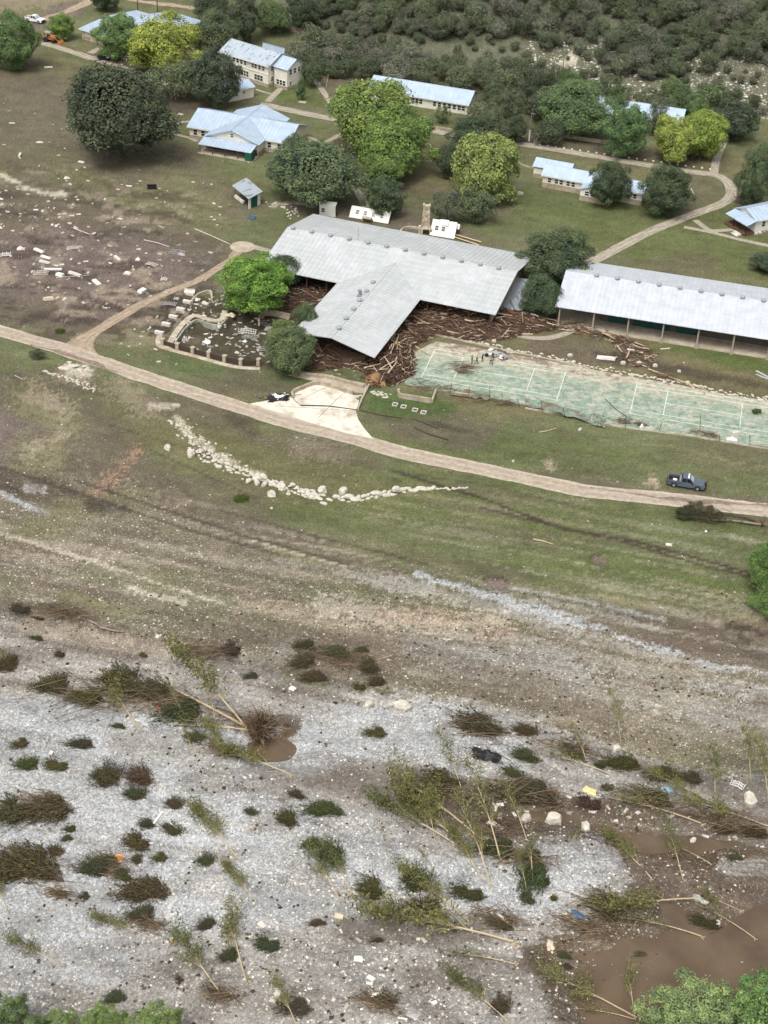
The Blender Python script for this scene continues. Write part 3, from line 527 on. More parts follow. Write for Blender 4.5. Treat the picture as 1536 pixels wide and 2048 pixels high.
# tennis court: one worn green sheet, and the painted lines from the real sizes of a court
C1, C2 = GZ(1331, 807), GZ(1480, 831); cu = (C2-C1)/np.linalg.norm(C2-C1); cv = np.array([-cu[1], cu[0], 0])
def courtmat():
    m, n, bs, ns, ls = nodes('worn_green_court')
    tc = N(ns, 'TexCoord'); mp = N(ns, 'Mapping'); mp.inputs['Rotation'].default_value = (0, 0, -math.atan2(cu[1], cu[0])); mp.inputs['Scale'].default_value = (1, 1.3, 1); ls.new(tc.outputs['Object'], mp.inputs[0])
    def nz(s, d, o=0, rg=.65):
        q = N(ns, 'TexNoise', i_Scale=s, i_Detail=d, i_Roughness=rg); mm = N(ns, 'Mapping'); mm.inputs['Location'].default_value = (o, o*2, 0); ls.new(mp.outputs[0], mm.inputs[0]); ls.new(mm.outputs[0], q.inputs['Vector']); return q.outputs['Fac']
    def rp(f, a, b_, hi=1.): r = ramp(ns, [(a, g3(0)), (b_, g3(hi))]); ls.new(f, r.inputs[0]); return r.outputs[0]
    c = mixc(ns, ls, col(144, 162, 144), col(122, 144, 126), rp(nz(.25, 5), .4, .6))
    c = mixc(ns, ls, c, col(186, 184, 166), rp(nz(.5, 9, 3, .78), .45, .6, .85))
    c = mixc(ns, ls, c, col(88, 94, 90), rp(nz(.8, 9, 9, .8), .52, .62, .8))
    # mud left along the far edge
    uv = N(ns, 'UVMap'); sp = N(ns, 'SeparateXYZ'); ls.new(uv.outputs[0], sp.inputs[0])
    ad = N(ns, 'Math', operation='ADD'); ls.new(sp.outputs[1], ad.inputs[0]); sb = N(ns, 'Math', operation='MULTIPLY_ADD'); ls.new(nz(.35, 8, 5, .7), sb.inputs[0]); sb.inputs[1].default_value = 1.5; sb.inputs[2].default_value = -.75; ls.new(sb.outputs[0], ad.inputs[1])
    c = mixc(ns, ls, c, mixc(ns, ls, col(176, 156, 132), col(208, 200, 180), rp(nz(.8, 8, 12), .42, .6)), rp(ad.outputs[0], .56, .92, .9))
    c = mixc(ns, ls, c, col(112, 96, 88), rp(ad.outputs[0], .86, 1.05, .8))
    r = ramp(ns, [(.35, g3(.8)), (.68, g3(1.2))]); ls.new(nz(3, 6), r.inputs[0])
    ls.new(mixc(ns, ls, c, r.outputs[0], 1.0, 'MULTIPLY'), bs.inputs['Base Color']); bs.inputs['Roughness'].default_value = .9
    return m
court_px = [(808, 768), (818, 745), (828, 705), (870, 683), (930, 690), (1010, 706), (1100, 722), (1200, 742), (1350, 768), (1460, 790), (1560, 805), (1700, 830), (1700, 930), (1560, 897), (1480, 886), (1290, 862), (1180, 846), (1050, 810), (930, 786), (860, 780)]
W_ = [GZ(a, b, .07) for a, b in court_px]; loc = [np.array([np.dot(p-C1, cu), np.dot(p-C1, cv)]) for p in W_]
me = mesh('tennis_court', W_, [tuple(range(len(W_)))], [courtmat()], uv=[(l[0], (l[1]+8.)/17.) for l in loc]); tag(obj('tennis_court', me), kind='structure')
b = MB()
def cl(x0, y0, x1, y1, w=.12):
    p = C1+cu*x0+cv*y0; q = C1+cu*x1+cv*y1; d = (q-p)/np.linalg.norm(q-p); s = np.array([-d[1], d[0], 0])*w/2; z = np.array([0, 0, .078])
    b.add([p-s+z, q-s+z, q+s+z, p+s+z], [(0, 1, 2, 3)])
def court(ox, oy, skip=()):
    for y in (-5.485, -4.115, 4.115, 5.485): cl(ox-5.48, oy+y, ox+12.8+5.48, oy+y)
    for x in (-5.48, 18.28): cl(ox+x, oy-5.485, ox+x, oy+5.485)
    for x in (0, 12.8): cl(ox+x, oy-4.115, ox+x, oy+4.115)
    cl(ox, oy, ox+12.8, oy)
court(0, 0); D1 = GZ(1061, 760); dd1 = D1-C1; court(float(np.dot(dd1, cu))-12.8, float(np.dot(dd1, cv)))
LINEM = M('line_paint', col(216, 232, 214), .8, .1, 2, col(176, 182, 160), thr=(.5, .62)); tag(b.done('court_lines', LINEM), kind='structure')

# ---------------------------------------------------------------- buildings
def roofmat(name, base, band=0.0, dirt=None):
    m, n, bs, ns, ls = nodes(name)
    uv = N(ns, 'UVMap'); tc = N(ns, 'TexCoord')
    br = N(ns, 'TexBrick', i_Scale=1.0); br.inputs['Brick Width'].default_value = 3.4; br.inputs['Row Height'].default_value = .92; br.inputs['Mortar Size'].default_value = .035
    mp = N(ns, 'Mapping'); mp.inputs['Rotation'].default_value = (0, 0, math.pi/2); ls.new(uv.outputs[0], mp.inputs[0]); ls.new(mp.outputs[0], br.inputs['Vector'])
    br.inputs['Color1'].default_value = (*base, 1); br.inputs['Color2'].default_value = (*[v*.95 for v in base], 1); br.inputs['Mortar'].default_value = (*[v*.8 for v in base], 1)
    nz = N(ns, 'TexNoise', i_Scale=.5, i_Detail=7, i_Roughness=.65); ls.new(uv.outputs[0], nz.inputs['Vector'])
    r = ramp(ns, [(.33, g3(.88)), (.7, g3(1.1))]); ls.new(nz.outputs['Fac'], r.inputs[0])
    c = mixc(ns, ls, br.outputs[0], r.outputs[0], 1.0, 'MULTIPLY')
    if band:
        w = N(ns, 'TexWave', wave_type='BANDS', bands_direction='Y', i_Scale=.21, i_Distortion=.4); w.inputs['Detail'].default_value = 2; ls.new(uv.outputs[0], w.inputs['Vector'])
        n2 = N(ns, 'TexNoise', i_Scale=.12, i_Detail=2); ls.new(uv.outputs[0], n2.inputs['Vector'])
        r3 = ramp(ns, [(.45, g3(0)), (.5, g3(band))]); ls.new(n2.outputs['Fac'], r3.inputs[0])
        r4 = ramp(ns, [(.62, g3(1)), (.8, g3(.25))]); ls.new(w.outputs[0], r4.inputs[0])
        mu = N(ns, 'Math', operation='MULTIPLY'); ls.new(r3.outputs[0], mu.inputs[0]); ls.new(r4.outputs[0], mu.inputs[1])
        c = mixc(ns, ls, c, tuple(v*f for v, f in zip(base, (.70, .75, .70))), mu.outputs[0])
    if dirt:
        n3 = N(ns, 'TexNoise', i_Scale=dirt[0], i_Detail=3, i_Roughness=.5); m3 = N(ns, 'Mapping'); m3.inputs['Scale'].default_value = (.8, .35, 1); m3.inputs['Location'].default_value = (3.3, 7, 0); ls.new(uv.outputs[0], m3.inputs[0]); ls.new(m3.outputs[0], n3.inputs['Vector'])
        r5 = ramp(ns, [(dirt[1], g3(0)), (dirt[1]+.03, g3(.8))]); ls.new(n3.outputs['Fac'], r5.inputs[0]); c = mixc(ns, ls, c, col(110, 112, 114), r5.outputs[0])
    ls.new(c, bs.inputs['Base Color']); bs.inputs['Roughness'].default_value = .5; bs.inputs['Specular IOR Level'].default_value = .4; bs.inputs['Metallic'].default_value = .15
    bp = N(ns, 'Bump', i_Strength=.25, i_Distance=.03); ls.new(br.outputs['Fac'], bp.inputs['Height']); ls.new(bp.outputs[0], bs.inputs['Normal'])
    return m
RBIG = roofmat('aged_metal_roof', col(205, 208, 209), .45); RBLUE = roofmat('pale_blue_metal_roof', col(186, 203, 220)); RSPOT = roofmat('torn_patched_roof', col(186, 198, 208), 0, (1.6, .60)); RWHITE = roofmat('white_metal_roof', col(208, 213, 219), .0)
RDARK = roofmat('weathered_metal_roof', col(176, 184, 192), 0, (.9, .6))
def frame_of(A, B, ze):
    a = GZ(*A, ze); b_ = GZ(*B, ze); u = (b_-a)[:2]; L = float(np.linalg.norm(u)); u /= L
    return a[:2], u, np.array([-u[1], u[0]]), L
def slope(root, p0, p1, p2, p3, m, name='roof_slope', ribs=True, th=.1, rs=.92):
    """p0->p1 along the eave, p3->p2 along the ridge"""
    p0, p1, p2, p3 = [Vector(p) for p in (p0, p1, p2, p3)]
    n_ = (p1-p0).cross(p3-p0).normalized()
    if n_.z < 0: n_ = -n_
    L = (p1-p0).length; S = (p3-p0).length
    V = [p0, p1, p2, p3]+[p-n_*th for p in (p0, p1, p2, p3)]; Fs = [(0, 1, 2, 3), (7, 6, 5, 4), (0, 4, 5, 1), (1, 5, 6, 2), (2, 6, 7, 3), (3, 7, 4, 0)]
    e = (p1-p0).normalized(); g = (p3-p0)-e*(p3-p0).dot(e); g.normalize()
    uv = [((V[i]-p0).dot(e), (V[i]-p0).dot(g)) for f in Fs for i in f]
    o = obj(name, mesh(name, V, Fs, [m], uv=uv), root)
    if ribs:
        b = MB(); k = max(2, int(L/rs))
        for i in range(k+1):
            t = i/k; a = p0+(p1-p0)*t; c = p3+(p2-p3)*t; s = e*.03
            if i == 0: a += s; c += s
            if i == k: a -= s; c -= s
            b.add([a-s, a+s, c+s, c-s, a-s+n_*.045, a+s+n_*.045, c+s+n_*.045, c-s+n_*.045], [(4, 5, 6, 7), (0, 4, 7, 3), (1, 2, 6, 5), (0, 1, 5, 4)])
        q = b.done('standing_seam', m, o); tag(q, kind='stuff')
        q.data.uv_layers.new(name='UVMap')
    return o
def window(root, x, y, z, w, h, d, mull=1, fm=None):
    """d: outward direction (dx,dy) in local frame"""
    fm = fm or WHITE; dx, dy = d; tx, ty = -dy, dx
    def P(s, o, zz): return (x+tx*s+dx*o, y+ty*s+dy*o, zz)
    b = MB(); t = .09
    for s0, s1, z0, z1 in ((-w/2-t, -w/2, z-t, z+h+t), (w/2, w/2+t, z-t, z+h+t), (-w/2, w/2, z-t, z), (-w/2, w/2, z+h, z+h+t), (-w/2, w/2, z+h/2-.04, z+h/2+.04)):
        V = [P(s, o, zz) for zz in (z0, z1) for o in (0, .08) for s in (s0, s1)]
        b.add(V, [(0, 1, 3, 2), (4, 6, 7, 5), (0, 4, 5, 1), (2, 3, 7, 6), (0, 2, 6, 4), (1, 5, 7, 3)])
    f = b.done('window', fm, root)
    b = MB(); V = [P(s, o, zz) for zz in (z, z+h) for o in (.01, .03) for s in (-w/2, w/2)]
    b.add(V, [(0, 1, 3, 2), (4, 6, 7, 5), (0, 4, 5, 1), (2, 3, 7, 6), (0, 2, 6, 4), (1, 5, 7, 3)]); b.done('pane', GLASS, f); return f
def volume(root, x0, x1, y0, y1, ze, rise, axis, rm, wm, over=.45, base=0, gables=(1, 1), walls=True, zb=0, basem=None, wname='wall', cap=True):
    """gable-roofed box in the local frame. axis 'x': ridge along x. eaves at x0..x1,y0..y1 include the overhang"""
    if axis == 'x':
        ym = (y0+y1)/2; s = rise/(ym-y0)
        slope(root, (x0, y0, ze), (x1, y0, ze), (x1, ym, ze+rise), (x0, ym, ze+rise), rm)
        slope(root, (x1, y1, ze), (x0, y1, ze), (x0, ym, ze+rise), (x1, ym, ze+rise), rm)
        if cap: MB().tube([(x0, ym, ze+rise), (x1, ym, ze+rise)], .07, 5).done('ridge_cap', rm, root)
    else:
        xm = (x0+x1)/2; s = rise/(xm-x0)
        slope(root, (x0, y1, ze), (x0, y0, ze), (xm, y0, ze+rise), (xm, y1, ze+rise), rm)
        slope(root, (x1, y0, ze), (x1, y1, ze), (xm, y1, ze+rise), (xm, y0, ze+rise), rm)
        if cap: MB().tube([(xm, y0, ze+rise), (xm, y1, ze+rise)], .07, 5).done('ridge_cap', rm, root)
    if walls:
        a0, a1, b0, b1 = x0+over, x1-over, y0+over, y1-over; zt = ze+s*over-.13
        b = MB()
        if axis == 'x':
            zr = zt+s*((b1-b0)/2)
            for xx, g in ((a0, gables[0]), (a1, gables[1])):
                if g: b.add([(xx, b0, zb), (xx, b1, zb), (xx, b1, zt), (xx, (b0+b1)/2, zr), (xx, b0, zt)], [(0, 1, 2, 3, 4)])
            b.add([(a0, b0, zb), (a1, b0, zb), (a1, b0, zt), (a0, b0, zt)], [(0, 1, 2, 3)]); b.add([(a0, b1, zb), (a1, b1, zb), (a1, b1, zt), (a0, b1, zt)], [(3, 2, 1, 0)])
        else:
            zr = zt+s*((a1-a0)/2)
            for yy, g in ((b0, gables[0]), (b1, gables[1])):
                if g: b.add([(a0, yy, zb), (a1, yy, zb), (a1, yy, zt), ((a0+a1)/2, yy, zr), (a0, yy, zt)], [(0, 1, 2, 3, 4)])
            b.add([(a0, b0, zb), (a0, b1, zb), (a0, b1, zt), (a0, b0, zt)], [(0, 1, 2, 3)]); b.add([(a1, b0, zb), (a1, b1, zb), (a1, b1, zt), (a1, b0, zt)], [(3, 2, 1, 0)])
        b.done(wname, wm, root)
        if base: MB().box(a0-.06, a1+.06, b0-.06, b1+.06, -.3, base).done('stone_base', basem or STONE, root)
        # fascia
        return a0, a1, b0, b1
def place(name, label, cat, A, B, ze, group=None):
    o, u, v, L = frame_of(A, B, ze); e = empty(name, (o[0], o[1], 0), label, cat, group, math.atan2(u[1], u[0])); return e, o, u, v, L
def toloc(o, u, v, px, z): p = GZ(*px, z)[:2]-o; return float(p@u), float(p@v)
def vent(x, y, z, root):
    o = MB().cyl(0, 0, -.15, .3, .36, 12).cyl(0, 0, .3, .42, .5, 12, r2=.46).cyl(0, 0, .42, .6, .46, 12, r2=.1).done('roof_vent', M_VENT, root, (x, y, z)); return o
M_VENT = M('vent_metal', col(158, 162, 164), .6, .1, 3)
def vents(root, pts):
    for i, p in enumerate(pts):
        if i == 0: o0 = vent(*p, root)
        else: dup(o0, root, p)
ZE = 4.3
e, o, u, v, L = place('main_hall', 'large T-shaped hall with aged pale metal roof and debris heaped against its open front', 'hall', (518, 534), (991, 630), ZE)
D = toloc(o, u, v, (613, 425), ZE)[1]
rp_ = toloc(o, u, v, (573, 447), ZE+2.6)
volume(e, 0, L, 0, D, ZE, 2.6, 'x', RBIG, CREAM, over=1.2, walls=False)
# open front: posts, back wall, end wall
MB().box(1.2, L-1.2, D-1.5, D-1.3, 0, 4.2).done('back_wall', CREAM, e); MB().box(L-1.4, L-1.2, 1.4, D-1.5, 0, 4.2).done('end_wall', STONE, e); MB().box(1.2, 1.4, 3, D-1.5, 0, 4.2).done('end_wall', STONE, e)
MB().box(.8, L-.8, 1, D-1, -.1, .15).done('floor_slab', MUDM, e)
px0 = None
for i in range(12):
    q = MB().box(-.12, .12, -.12, .12, 0, 4.3).done('post', BROWNW, e, (1.3+i*(L-2.6)/11, 1.25, 0)) if i == 0 else dup(px0, e, (1.3+i*(L-2.6)/11, 1.25, 0))
    px0 = px0 or q
vs = []
for i in range(12):
    t = i/11; x, _ = toloc(o, u, v, (594+t*(1002-594), 450+t*(531-450)), ZE+2.6); vs.append((x, D/2-.25, ZE+2.6))
vents(e, vs)
xw, yw = toloc(o, u, v, (728, 470), ZE+2)
MB().tube([(xw, D/2+1, ZE+2.2), (xw, D/2+1, ZE+5.0)], .035, 5).box(xw-.5, xw+.5, D/2+.98, D/2+1.02, ZE+3.4, ZE+3.46).done('antenna', STEEL, e)
# wing
ZW = 4.3; RW = 1.75
A_, B_ = toloc(o, u, v, (592, 667), ZW), toloc(o, u, v, (755, 717), ZW); R_ = toloc(o, u, v, (668, 677), ZW+RW); T_ = toloc(o, u, v, (833, 601), ZW); T2 = toloc(o, u, v, (666, 565), ZW); AP = toloc(o, u, v, (778, 524), ZW+RW)
print('hall L,D', L, D, 'ridge', rp_, 'wing', A_, B_, R_, T_, T2, AP)
x0w, x1w = min(T2[0], A_[0])*.5+max(T2[0], A_[0])*.5, (T_[0]+B_[0])/2; y0w = (A_[1]+B_[1]+R_[1])/3
# the gable end is cut to a prow: the ridge reaches past the corners or falls short of them
xm = (x0w+x1w)/2; ytop = D*.48
slope(e, (x0w, ytop, ZW), (x0w, A_[1], ZW), (xm, R_[1], ZW+RW), (xm, ytop, ZW+RW), RBIG)
slope(e, (x1w, B_[1], ZW), (x1w, ytop, ZW), (xm, ytop, ZW+RW), (xm, R_[1], ZW+RW), RBIG)
MB().tube([(xm, R_[1], ZW+RW), (xm, AP[1], ZW+RW)], .08, 5).done('ridge_cap', RBIG, e)
vs = []
for (a, b_) in ((746, 564), (733, 582), (719, 601), (707, 619), (692, 638), (678, 658)):
    x, y = toloc(o, u, v, (a, b_), ZW+RW); vs.append((x, y, ZW+RW*(1-abs(x-xm)/(x1w-xm))))
vents(e, vs)
x, y = toloc(o, u, v, (720, 588), ZW+RW); MB().cyl(x, y, ZW, ZW+2.3, .3, 10).cyl(x, y, ZW+2.3, ZW+2.5, .42, 10).box(x-.35, x+.35, y-.8, y-.2, ZW+.6, ZW+1.7).done('flue', STEEL, e)
for x in (x0w+.6, x1w-.6):
    for y in (A_[1]+1.2, (A_[1])*.5, -1.0): dup(px0, e, (x, y, 0))
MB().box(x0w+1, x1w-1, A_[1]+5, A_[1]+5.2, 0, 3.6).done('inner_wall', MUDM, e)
HALL = (e, o, u, v, L, D, x0w, x1w, y0w)
# right hall
ZE = 4.2
e, o, u, v, L = place('open_sided_hall', 'long open-sided hall with white metal roof and posts beside the green tennis court', 'hall', (1110, 613), (1700, 705), ZE)
D = toloc(o, u, v, (1185, 524), ZE)[1]; print('rhall', L, D, toloc(o, u, v, (1167, 545), ZE+2.2))
volume(e, 0, L, 0, D, ZE, 2.3, 'x', RWHITE, CREAM, walls=False)
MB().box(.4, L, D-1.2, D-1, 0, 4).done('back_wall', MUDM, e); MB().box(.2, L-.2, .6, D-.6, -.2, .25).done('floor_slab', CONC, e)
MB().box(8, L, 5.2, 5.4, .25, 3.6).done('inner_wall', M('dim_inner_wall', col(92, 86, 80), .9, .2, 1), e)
px1 = None
for i, x in enumerate(np.arange(.9, L, (L-2)/8.)):
    q = MB().box(-.13, .13, -.13, .13, 0, 4.25).box(-.3, .3, -.3, .3, 0, .55, 0).done('post', POST, e, (x, .5, 0)) if px1 is None else dup(px1, e, (x, .5, 0)); px1 = px1 or q
b = MB()
for xa, xb in ((9.5, 13), (14.2, 21), (22.2, 26)):
    b.box(xa, xb, 4.9, 5.0, 1.5, 1.6); b.box(xa, xb, 4.9, 5.0, .4, .5); b.box(xa, xb, 5.02, 5.1, .3, 1.5)
b.done('green_railing', M('dark_green_rail', col(36, 76, 70), .7), e)
vs = []
for i in range(9):
    t = i/8; x, _ = toloc(o, u, v, (1195+t*(1527.6-1195), 546+t*(596-546)), ZE+2.3); vs.append((x, D/2-.2, ZE+2.3))
vents(e, vs)
RHALL = (e, o, u, v, L, D)
def wins(root, xs, y, z, w, h, d=(0, -1)):
    for x in xs: window(root, x, y, z, w, h, d)
def simple(name, label, A, B, R, ze, rise, rm, wm=CREAM, base=0, over=.5, cat='cabin', group=None, wl=(), wz=1.0, ww=.8, wh=1.1, gl=(), zb=0, fasc=True):
    e, o, u, v, L = place(name, label, cat, A, B, ze, group); hd = toloc(o, u, v, R, ze+rise)[1]; D = 2*hd
    print(name, 'L %.1f D %.1f' % (L, D)); a = volume(e, 0, L, 0, D, ze, rise, 'x', rm, wm, over, base, zb=zb)
    wins(e, [a[0]+(a[1]-a[0])*t for t in wl], a[2]-(.0 if wz > base else .06), wz, ww, wh)
    for t, z in gl: window(e, a[1], a[2]+(a[3]-a[2])*t, z, .8, 1.1, (1, 0))
    MB().box(0, L, -.04, .0, ze-.22, ze-.02).done('fascia', WHITE, e)
    return e, o, u, v, L, D, a
simple('long_cabin', 'long low cabin with blue roof and window row behind the huge light green trees', (734, 178), (938, 211), (755, 151), 2.7, 2.1, RBLUE, wl=(.20, .24, .3, .45, .49, .53, .67, .72, .77, .82, .87, .92, .96), gl=((.3, 1), ))
simple('long_cabin', 'pale blue roofed long cabin half hidden by trees below the rocky hillside', (1190, 222), (1364, 248), (1203, 194), 2.7, 2.0, RBLUE, wl=(.1, .2, .3, .5, .6, .8))
# two-storey dormitory
e, o, u, v, L, D, a = simple('dormitory', 'two-storey cream dormitory with torn patches across its metal roof', (436, 103), (537, 134), (470, 79), 5.6, 2.2, RSPOT, cat='dormitory', wl=(.28, .36, .44, .52, .68, .74, .82, .9), wz=4.1, ww=.75, wh=1.1, base=1.0, gl=((.15, 4.1), (.3, 4.1), (.15, 1.5)))
wins(e, [a[0]+(a[1]-a[0])*t for t in (.46, .51, .56, .74, .8, .86)], a[2], 1.3, .8, 1.3)
MB().box(a[0], a[1]+.1, a[2]-.12, a[2]-.003, 3.3, 3.45).done('trim_band', WHITE, e)
v2 = volume(e, L-.4, L+4.6, 1.8, D-1.0, 5.3, 2.0, 'x', RBLUE, CREAM, .4, 1.0)
for t in (.2, .45, .7): window(e, v2[1], v2[2]+(v2[3]-v2[2])*t, 3.9, .8, 1.2, (1, 0))
window(e, v2[1], v2[2]+1.2, 1.2, .8, .9, (1, 0)); wins(e, [L+1.2, L+2.2, L+3.2], v2[2], 1.1, .8, 1.2)
simple('cabin', 'small cream outbuilding with pale metal roof tucked beside a dark round tree', (457, 184), (511, 173), (466, 163), 2.8, 1.0, RBLUE, cat='outbuilding', wl=(.3, .6), wz=1.5, ww=.7, wh=.6, over=.3)
simple('cabin', 'small blue-roofed shed just behind the two-storey dormitory', (524, 96), (568, 108), (536, 88), 3.4, 1.3, RBLUE, cat='shed', over=.3)
# cross-gabled cabin with porch
e, o, u, v, L, D, a = simple('cabin', 'cross-gabled cabin with pale blue roof and metal-roofed front porch', (373, 253), (577, 288), (392, 215), 2.9, 2.3, RBLUE, wl=(.06, .14, .24, .74, .82, .92), base=.9, wz=1.1, ww=.85, wh=1.2)
A_ = toloc(o, u, v, (408, 272), 2.9); B_ = toloc(o, u, v, (517, 292), 2.9); K_ = toloc(o, u, v, (515, 208), 5.2)
print('cross', A_, B_, K_, L, D)
y0 = (A_[1]+B_[1])/2; v2 = volume(e, A_[0], B_[0], y0, max(K_[1], D+2), 2.95, 2.35, 'y', RBLUE, CREAM, .5, .9)
window(e, (A_[0]+B_[0])/2, v2[2], 3.6, .6, .8, (0, -1))
pw = B_[0]-A_[0]; py_ = y0-3.3
slope(e, (A_[0]+.1, py_, 2.25), (B_[0]-.5, py_, 2.25), (B_[0]-.5, y0+.45, 2.95), (A_[0]+.1, y0+.45, 2.95), RBLUE, 'porch_roof')
p_ = None
for k in range(5):
    x = A_[0]+.4+(pw-1.2)*k/4
    q = MB().box(-.08, .08, -.08, .08, 0, 2.2).done('porch_post', BROWNW, e, (x, py_+.3, 0)) if p_ is None else dup(p_, e, (x, py_+.3, 0)); p_ = p_ or q
MB().box(A_[0], B_[0]-.3, py_, y0+.4, -.1, .22).done('porch_floor', CONC, e); MB().box(A_[0]+.3, B_[0]-.6, y0+.3, y0+.42, .2, 1.6).done('porch_screen', BROWNW, e)
MB().box(B_[0]-.6, B_[0]-.45, py_+.1, py_+2.2, 0, 2.1).box(B_[0]-2.0, B_[0]-.6, py_+.1, py_+.22, 0, 2.1).done('green_corner_panel', GREENP, e)
# right end porch frame
MB().box(L-.2, L+1.5, 1.5, D-2, 0, .2).done('side_step', CONC, e); b = MB()
for y in (2, 4.5): b.box(L+1.2, L+1.35, y, y+.15, 0, 2.5)
b.box(L-.3, L+1.5, 1.6, 5, 2.5, 2.62).done('side_canopy', BROWNW, e)
# stepped cabin
e, o, u, v, L = place('cabin', 'stepped cabin with three blue roofs and stone base behind two dark trees', 'cabin', (1082, 350), (1288, 389), 2.9)
D = 2*toloc(o, u, v, (1091, 327), 2.9+1.6)[1]; a = volume(e, 0, L, 0, D, 2.9, 1.6, 'x', RBLUE, CREAM, .4, 1.2)
wins(e, [a[0]+(a[1]-a[0])*t for t in (.07, .14, .19, .26, .31, .78, .84, .93)], a[2], 1.45, .75, .95)
P0, P1 = toloc(o, u, v, (1072, 324), 2.6), toloc(o, u, v, (1150, 335), 2.6); print('step', L, D, P0, P1)
volume(e, P0[0], P1[0], D-1.2, D+4.2, 2.6, 1.2, 'x', RBLUE, CREAM, .3, 1.0)
q0, q1 = toloc(o, u, v, (1158, 378), 2.7), toloc(o, u, v, (1222, 388), 2.7); v2 = volume(e, q0[0], q1[0], min(q0[1], -2.2), 2.5, 2.7, 1.2, 'y', RBLUE, CREAM, .3, 1.2)
wins(e, [v2[0]+1.5, v2[0]+2.8], v2[2], 1.45, .9, .9)
MB().box(0, L, -.04, 0, 2.7, 2.86).done('fascia', WHITE, e)
# corner cabin
e, o, u, v, L, D, a = simple('cabin', 'white corner cabin with grey-blue roof and broken timber steps at the right edge', (1512, 443), (1600, 425), (1488, 417), 3.0, 1.5, RBLUE, wm=WHITE, wl=(.2, .5), over=.4, wz=1.3)
slope(e, (-2.4, -.2, 2.4), (-2.4, D-.5, 2.4), (.4, D-.5, 3.2), (.4, -.2, 3.2), RBLUE, 'porch_roof')
b = MB()
for y in (.1, 2.2, 4.2): b.box(-2.2, -2.08, y, y+.12, 0, 2.5)
b.done('porch_post', BLACK, e); MB().box(-2.5, .4, .1, D-.6, -.1, .5).done('porch_deck', BROWNW, e)
for k in range(4): MB().box(-3.1-k*.32, -2.8-k*.32, .6, 2.6, .05, .45-k*.1).done('step', WHITEDB, e)
b = MB()
for k in range(9): x = .2+k*1.1; b.box(x, x+.7, -.35, .3, 0, .35+.1*random.random())
b.done('stone_edging', ROCKM, e)
# lodge top left
e, o, u, v, L, D, a = simple('lodge', 'low lodge with broad blue roof behind two bright trees, top left', (156, 57), (245, 84), (202, 27), 2.8, 1.0, RBLUE, cat='lodge', over=.9)
A_ = toloc(o, u, v, (222, 60), 3.4); B_ = toloc(o, u, v, (300, 80), 3.4); R_ = toloc(o, u, v, (242, 19), 4.8); print('lodge', L, D, A_, B_, R_)
volume(e, A_[0], B_[0]+1, A_[1], A_[1]+2*max(4.5, R_[1]-A_[1]), 3.4, 1.5, 'x', RBLUE, CREAM, .5)
b = MB()
for k in range(4): b.box(.9+k*3.2, 1.05+k*3.2, .55, .7, 0, 2.8)
b.done('porch_post', WHITE, e); MB().box(.95, L-1, .6, .8, 0, 1.0).done('porch_wall', STONE, e)
# small pavilion, leaning
P = [(464, 371), (493, 355), (526, 383), (497, 398)]
c = G(494, 398); e = empty('pavilion', c, 'small green and white kiosk with tilted tin roof alone on the lawn', 'kiosk')
W4 = [Vector(GZ(*p, z)) - c for p, z in zip(P, (2.9, 3.3, 3.1, 2.6))]
slope(e, W4[0], W4[3], W4[2], W4[1], RDARK, 'tilted_roof')
cx = (W4[0]+W4[1]+W4[2]+W4[3])/4; ax = (W4[3]-W4[0]).normalized(); ay = (W4[1]-W4[0]).normalized()
def PT(p, q, z): r = W4[0].lerp(W4[3], p).lerp(W4[1].lerp(W4[2], p), q); return Vector((r.x, r.y, z))
for k, (p, q) in enumerate(((.1, .12), (.9, .12), (.1, .88), (.9, .88), (.5, .12))): MB().tube([PT(p, q, -.1), PT(p, q, 2.75)], .09, 4).done('post', BROWNW, e)
def panel(b, a0, a1, z0, z1, t=.08):
    d = (a1-a0).normalized(); n_ = Vector((-d.y, d.x, 0))*t/2
    return b.add([a0-n_+Vector((0, 0, z0)), a1-n_+Vector((0, 0, z0)), a1+n_+Vector((0, 0, z0)), a0+n_+Vector((0, 0, z0)), a0-n_+Vector((0, 0, z1)), a1-n_+Vector((0, 0, z1)), a1+n_+Vector((0, 0, z1)), a0+n_+Vector((0, 0, z1))],
                 [(3, 2, 1, 0), (4, 5, 6, 7), (0, 1, 5, 4), (1, 2, 6, 5), (2, 3, 7, 6), (3, 0, 4, 7)])
panel(MB(), PT(.92, .25, 0), PT(.92, .7, 0), .05, 2.4).done('green_door', GREENP, e); panel(MB(), PT(.92, .7, 0), PT(.92, .9, 0), 0, 2.6, .12).done('white_panel', WHITE, e); panel(MB(), PT(.92, .1, 0), PT(.92, .25, 0), 0, 2.6, .12).done('white_panel', WHITE, e)
panel(MB(), PT(.1, .1, 0), PT(.6, .1, 0), .3, .9, .5).done('counter', WHITEDB, e); panel(MB(), PT(.1, .88, 0), PT(.9, .88, 0), 0, 2.6).done('back_wall', GREENP, e)
# lean-to fallen between the halls
c = G(1010, 625); e = empty('collapsed_lean_to', c, 'collapsed blue-grey lean-to roof sagging in the gap between the two halls', 'roof')
Q = [(996, 628), (1045, 620), (1070, 560), (1032, 555)]
W4 = [Vector(GZ(*p, z))-c for p, z in zip(Q, (.8, .8, 3.2, 3.0))]; slope(e, *W4, RDARK, 'fallen_roof'); 
for p, q, z in ((0, 0, .7), (1, 0, .7), (.2, 1, 3), (1, 1, 3)):
    r = W4[0].lerp(W4[1], p).lerp(W4[3].lerp(W4[2], p), q); MB().tube([(r.x, r.y, 0), (r.x, r.y, z)], .1, 5).done('prop', BROWNW, e)
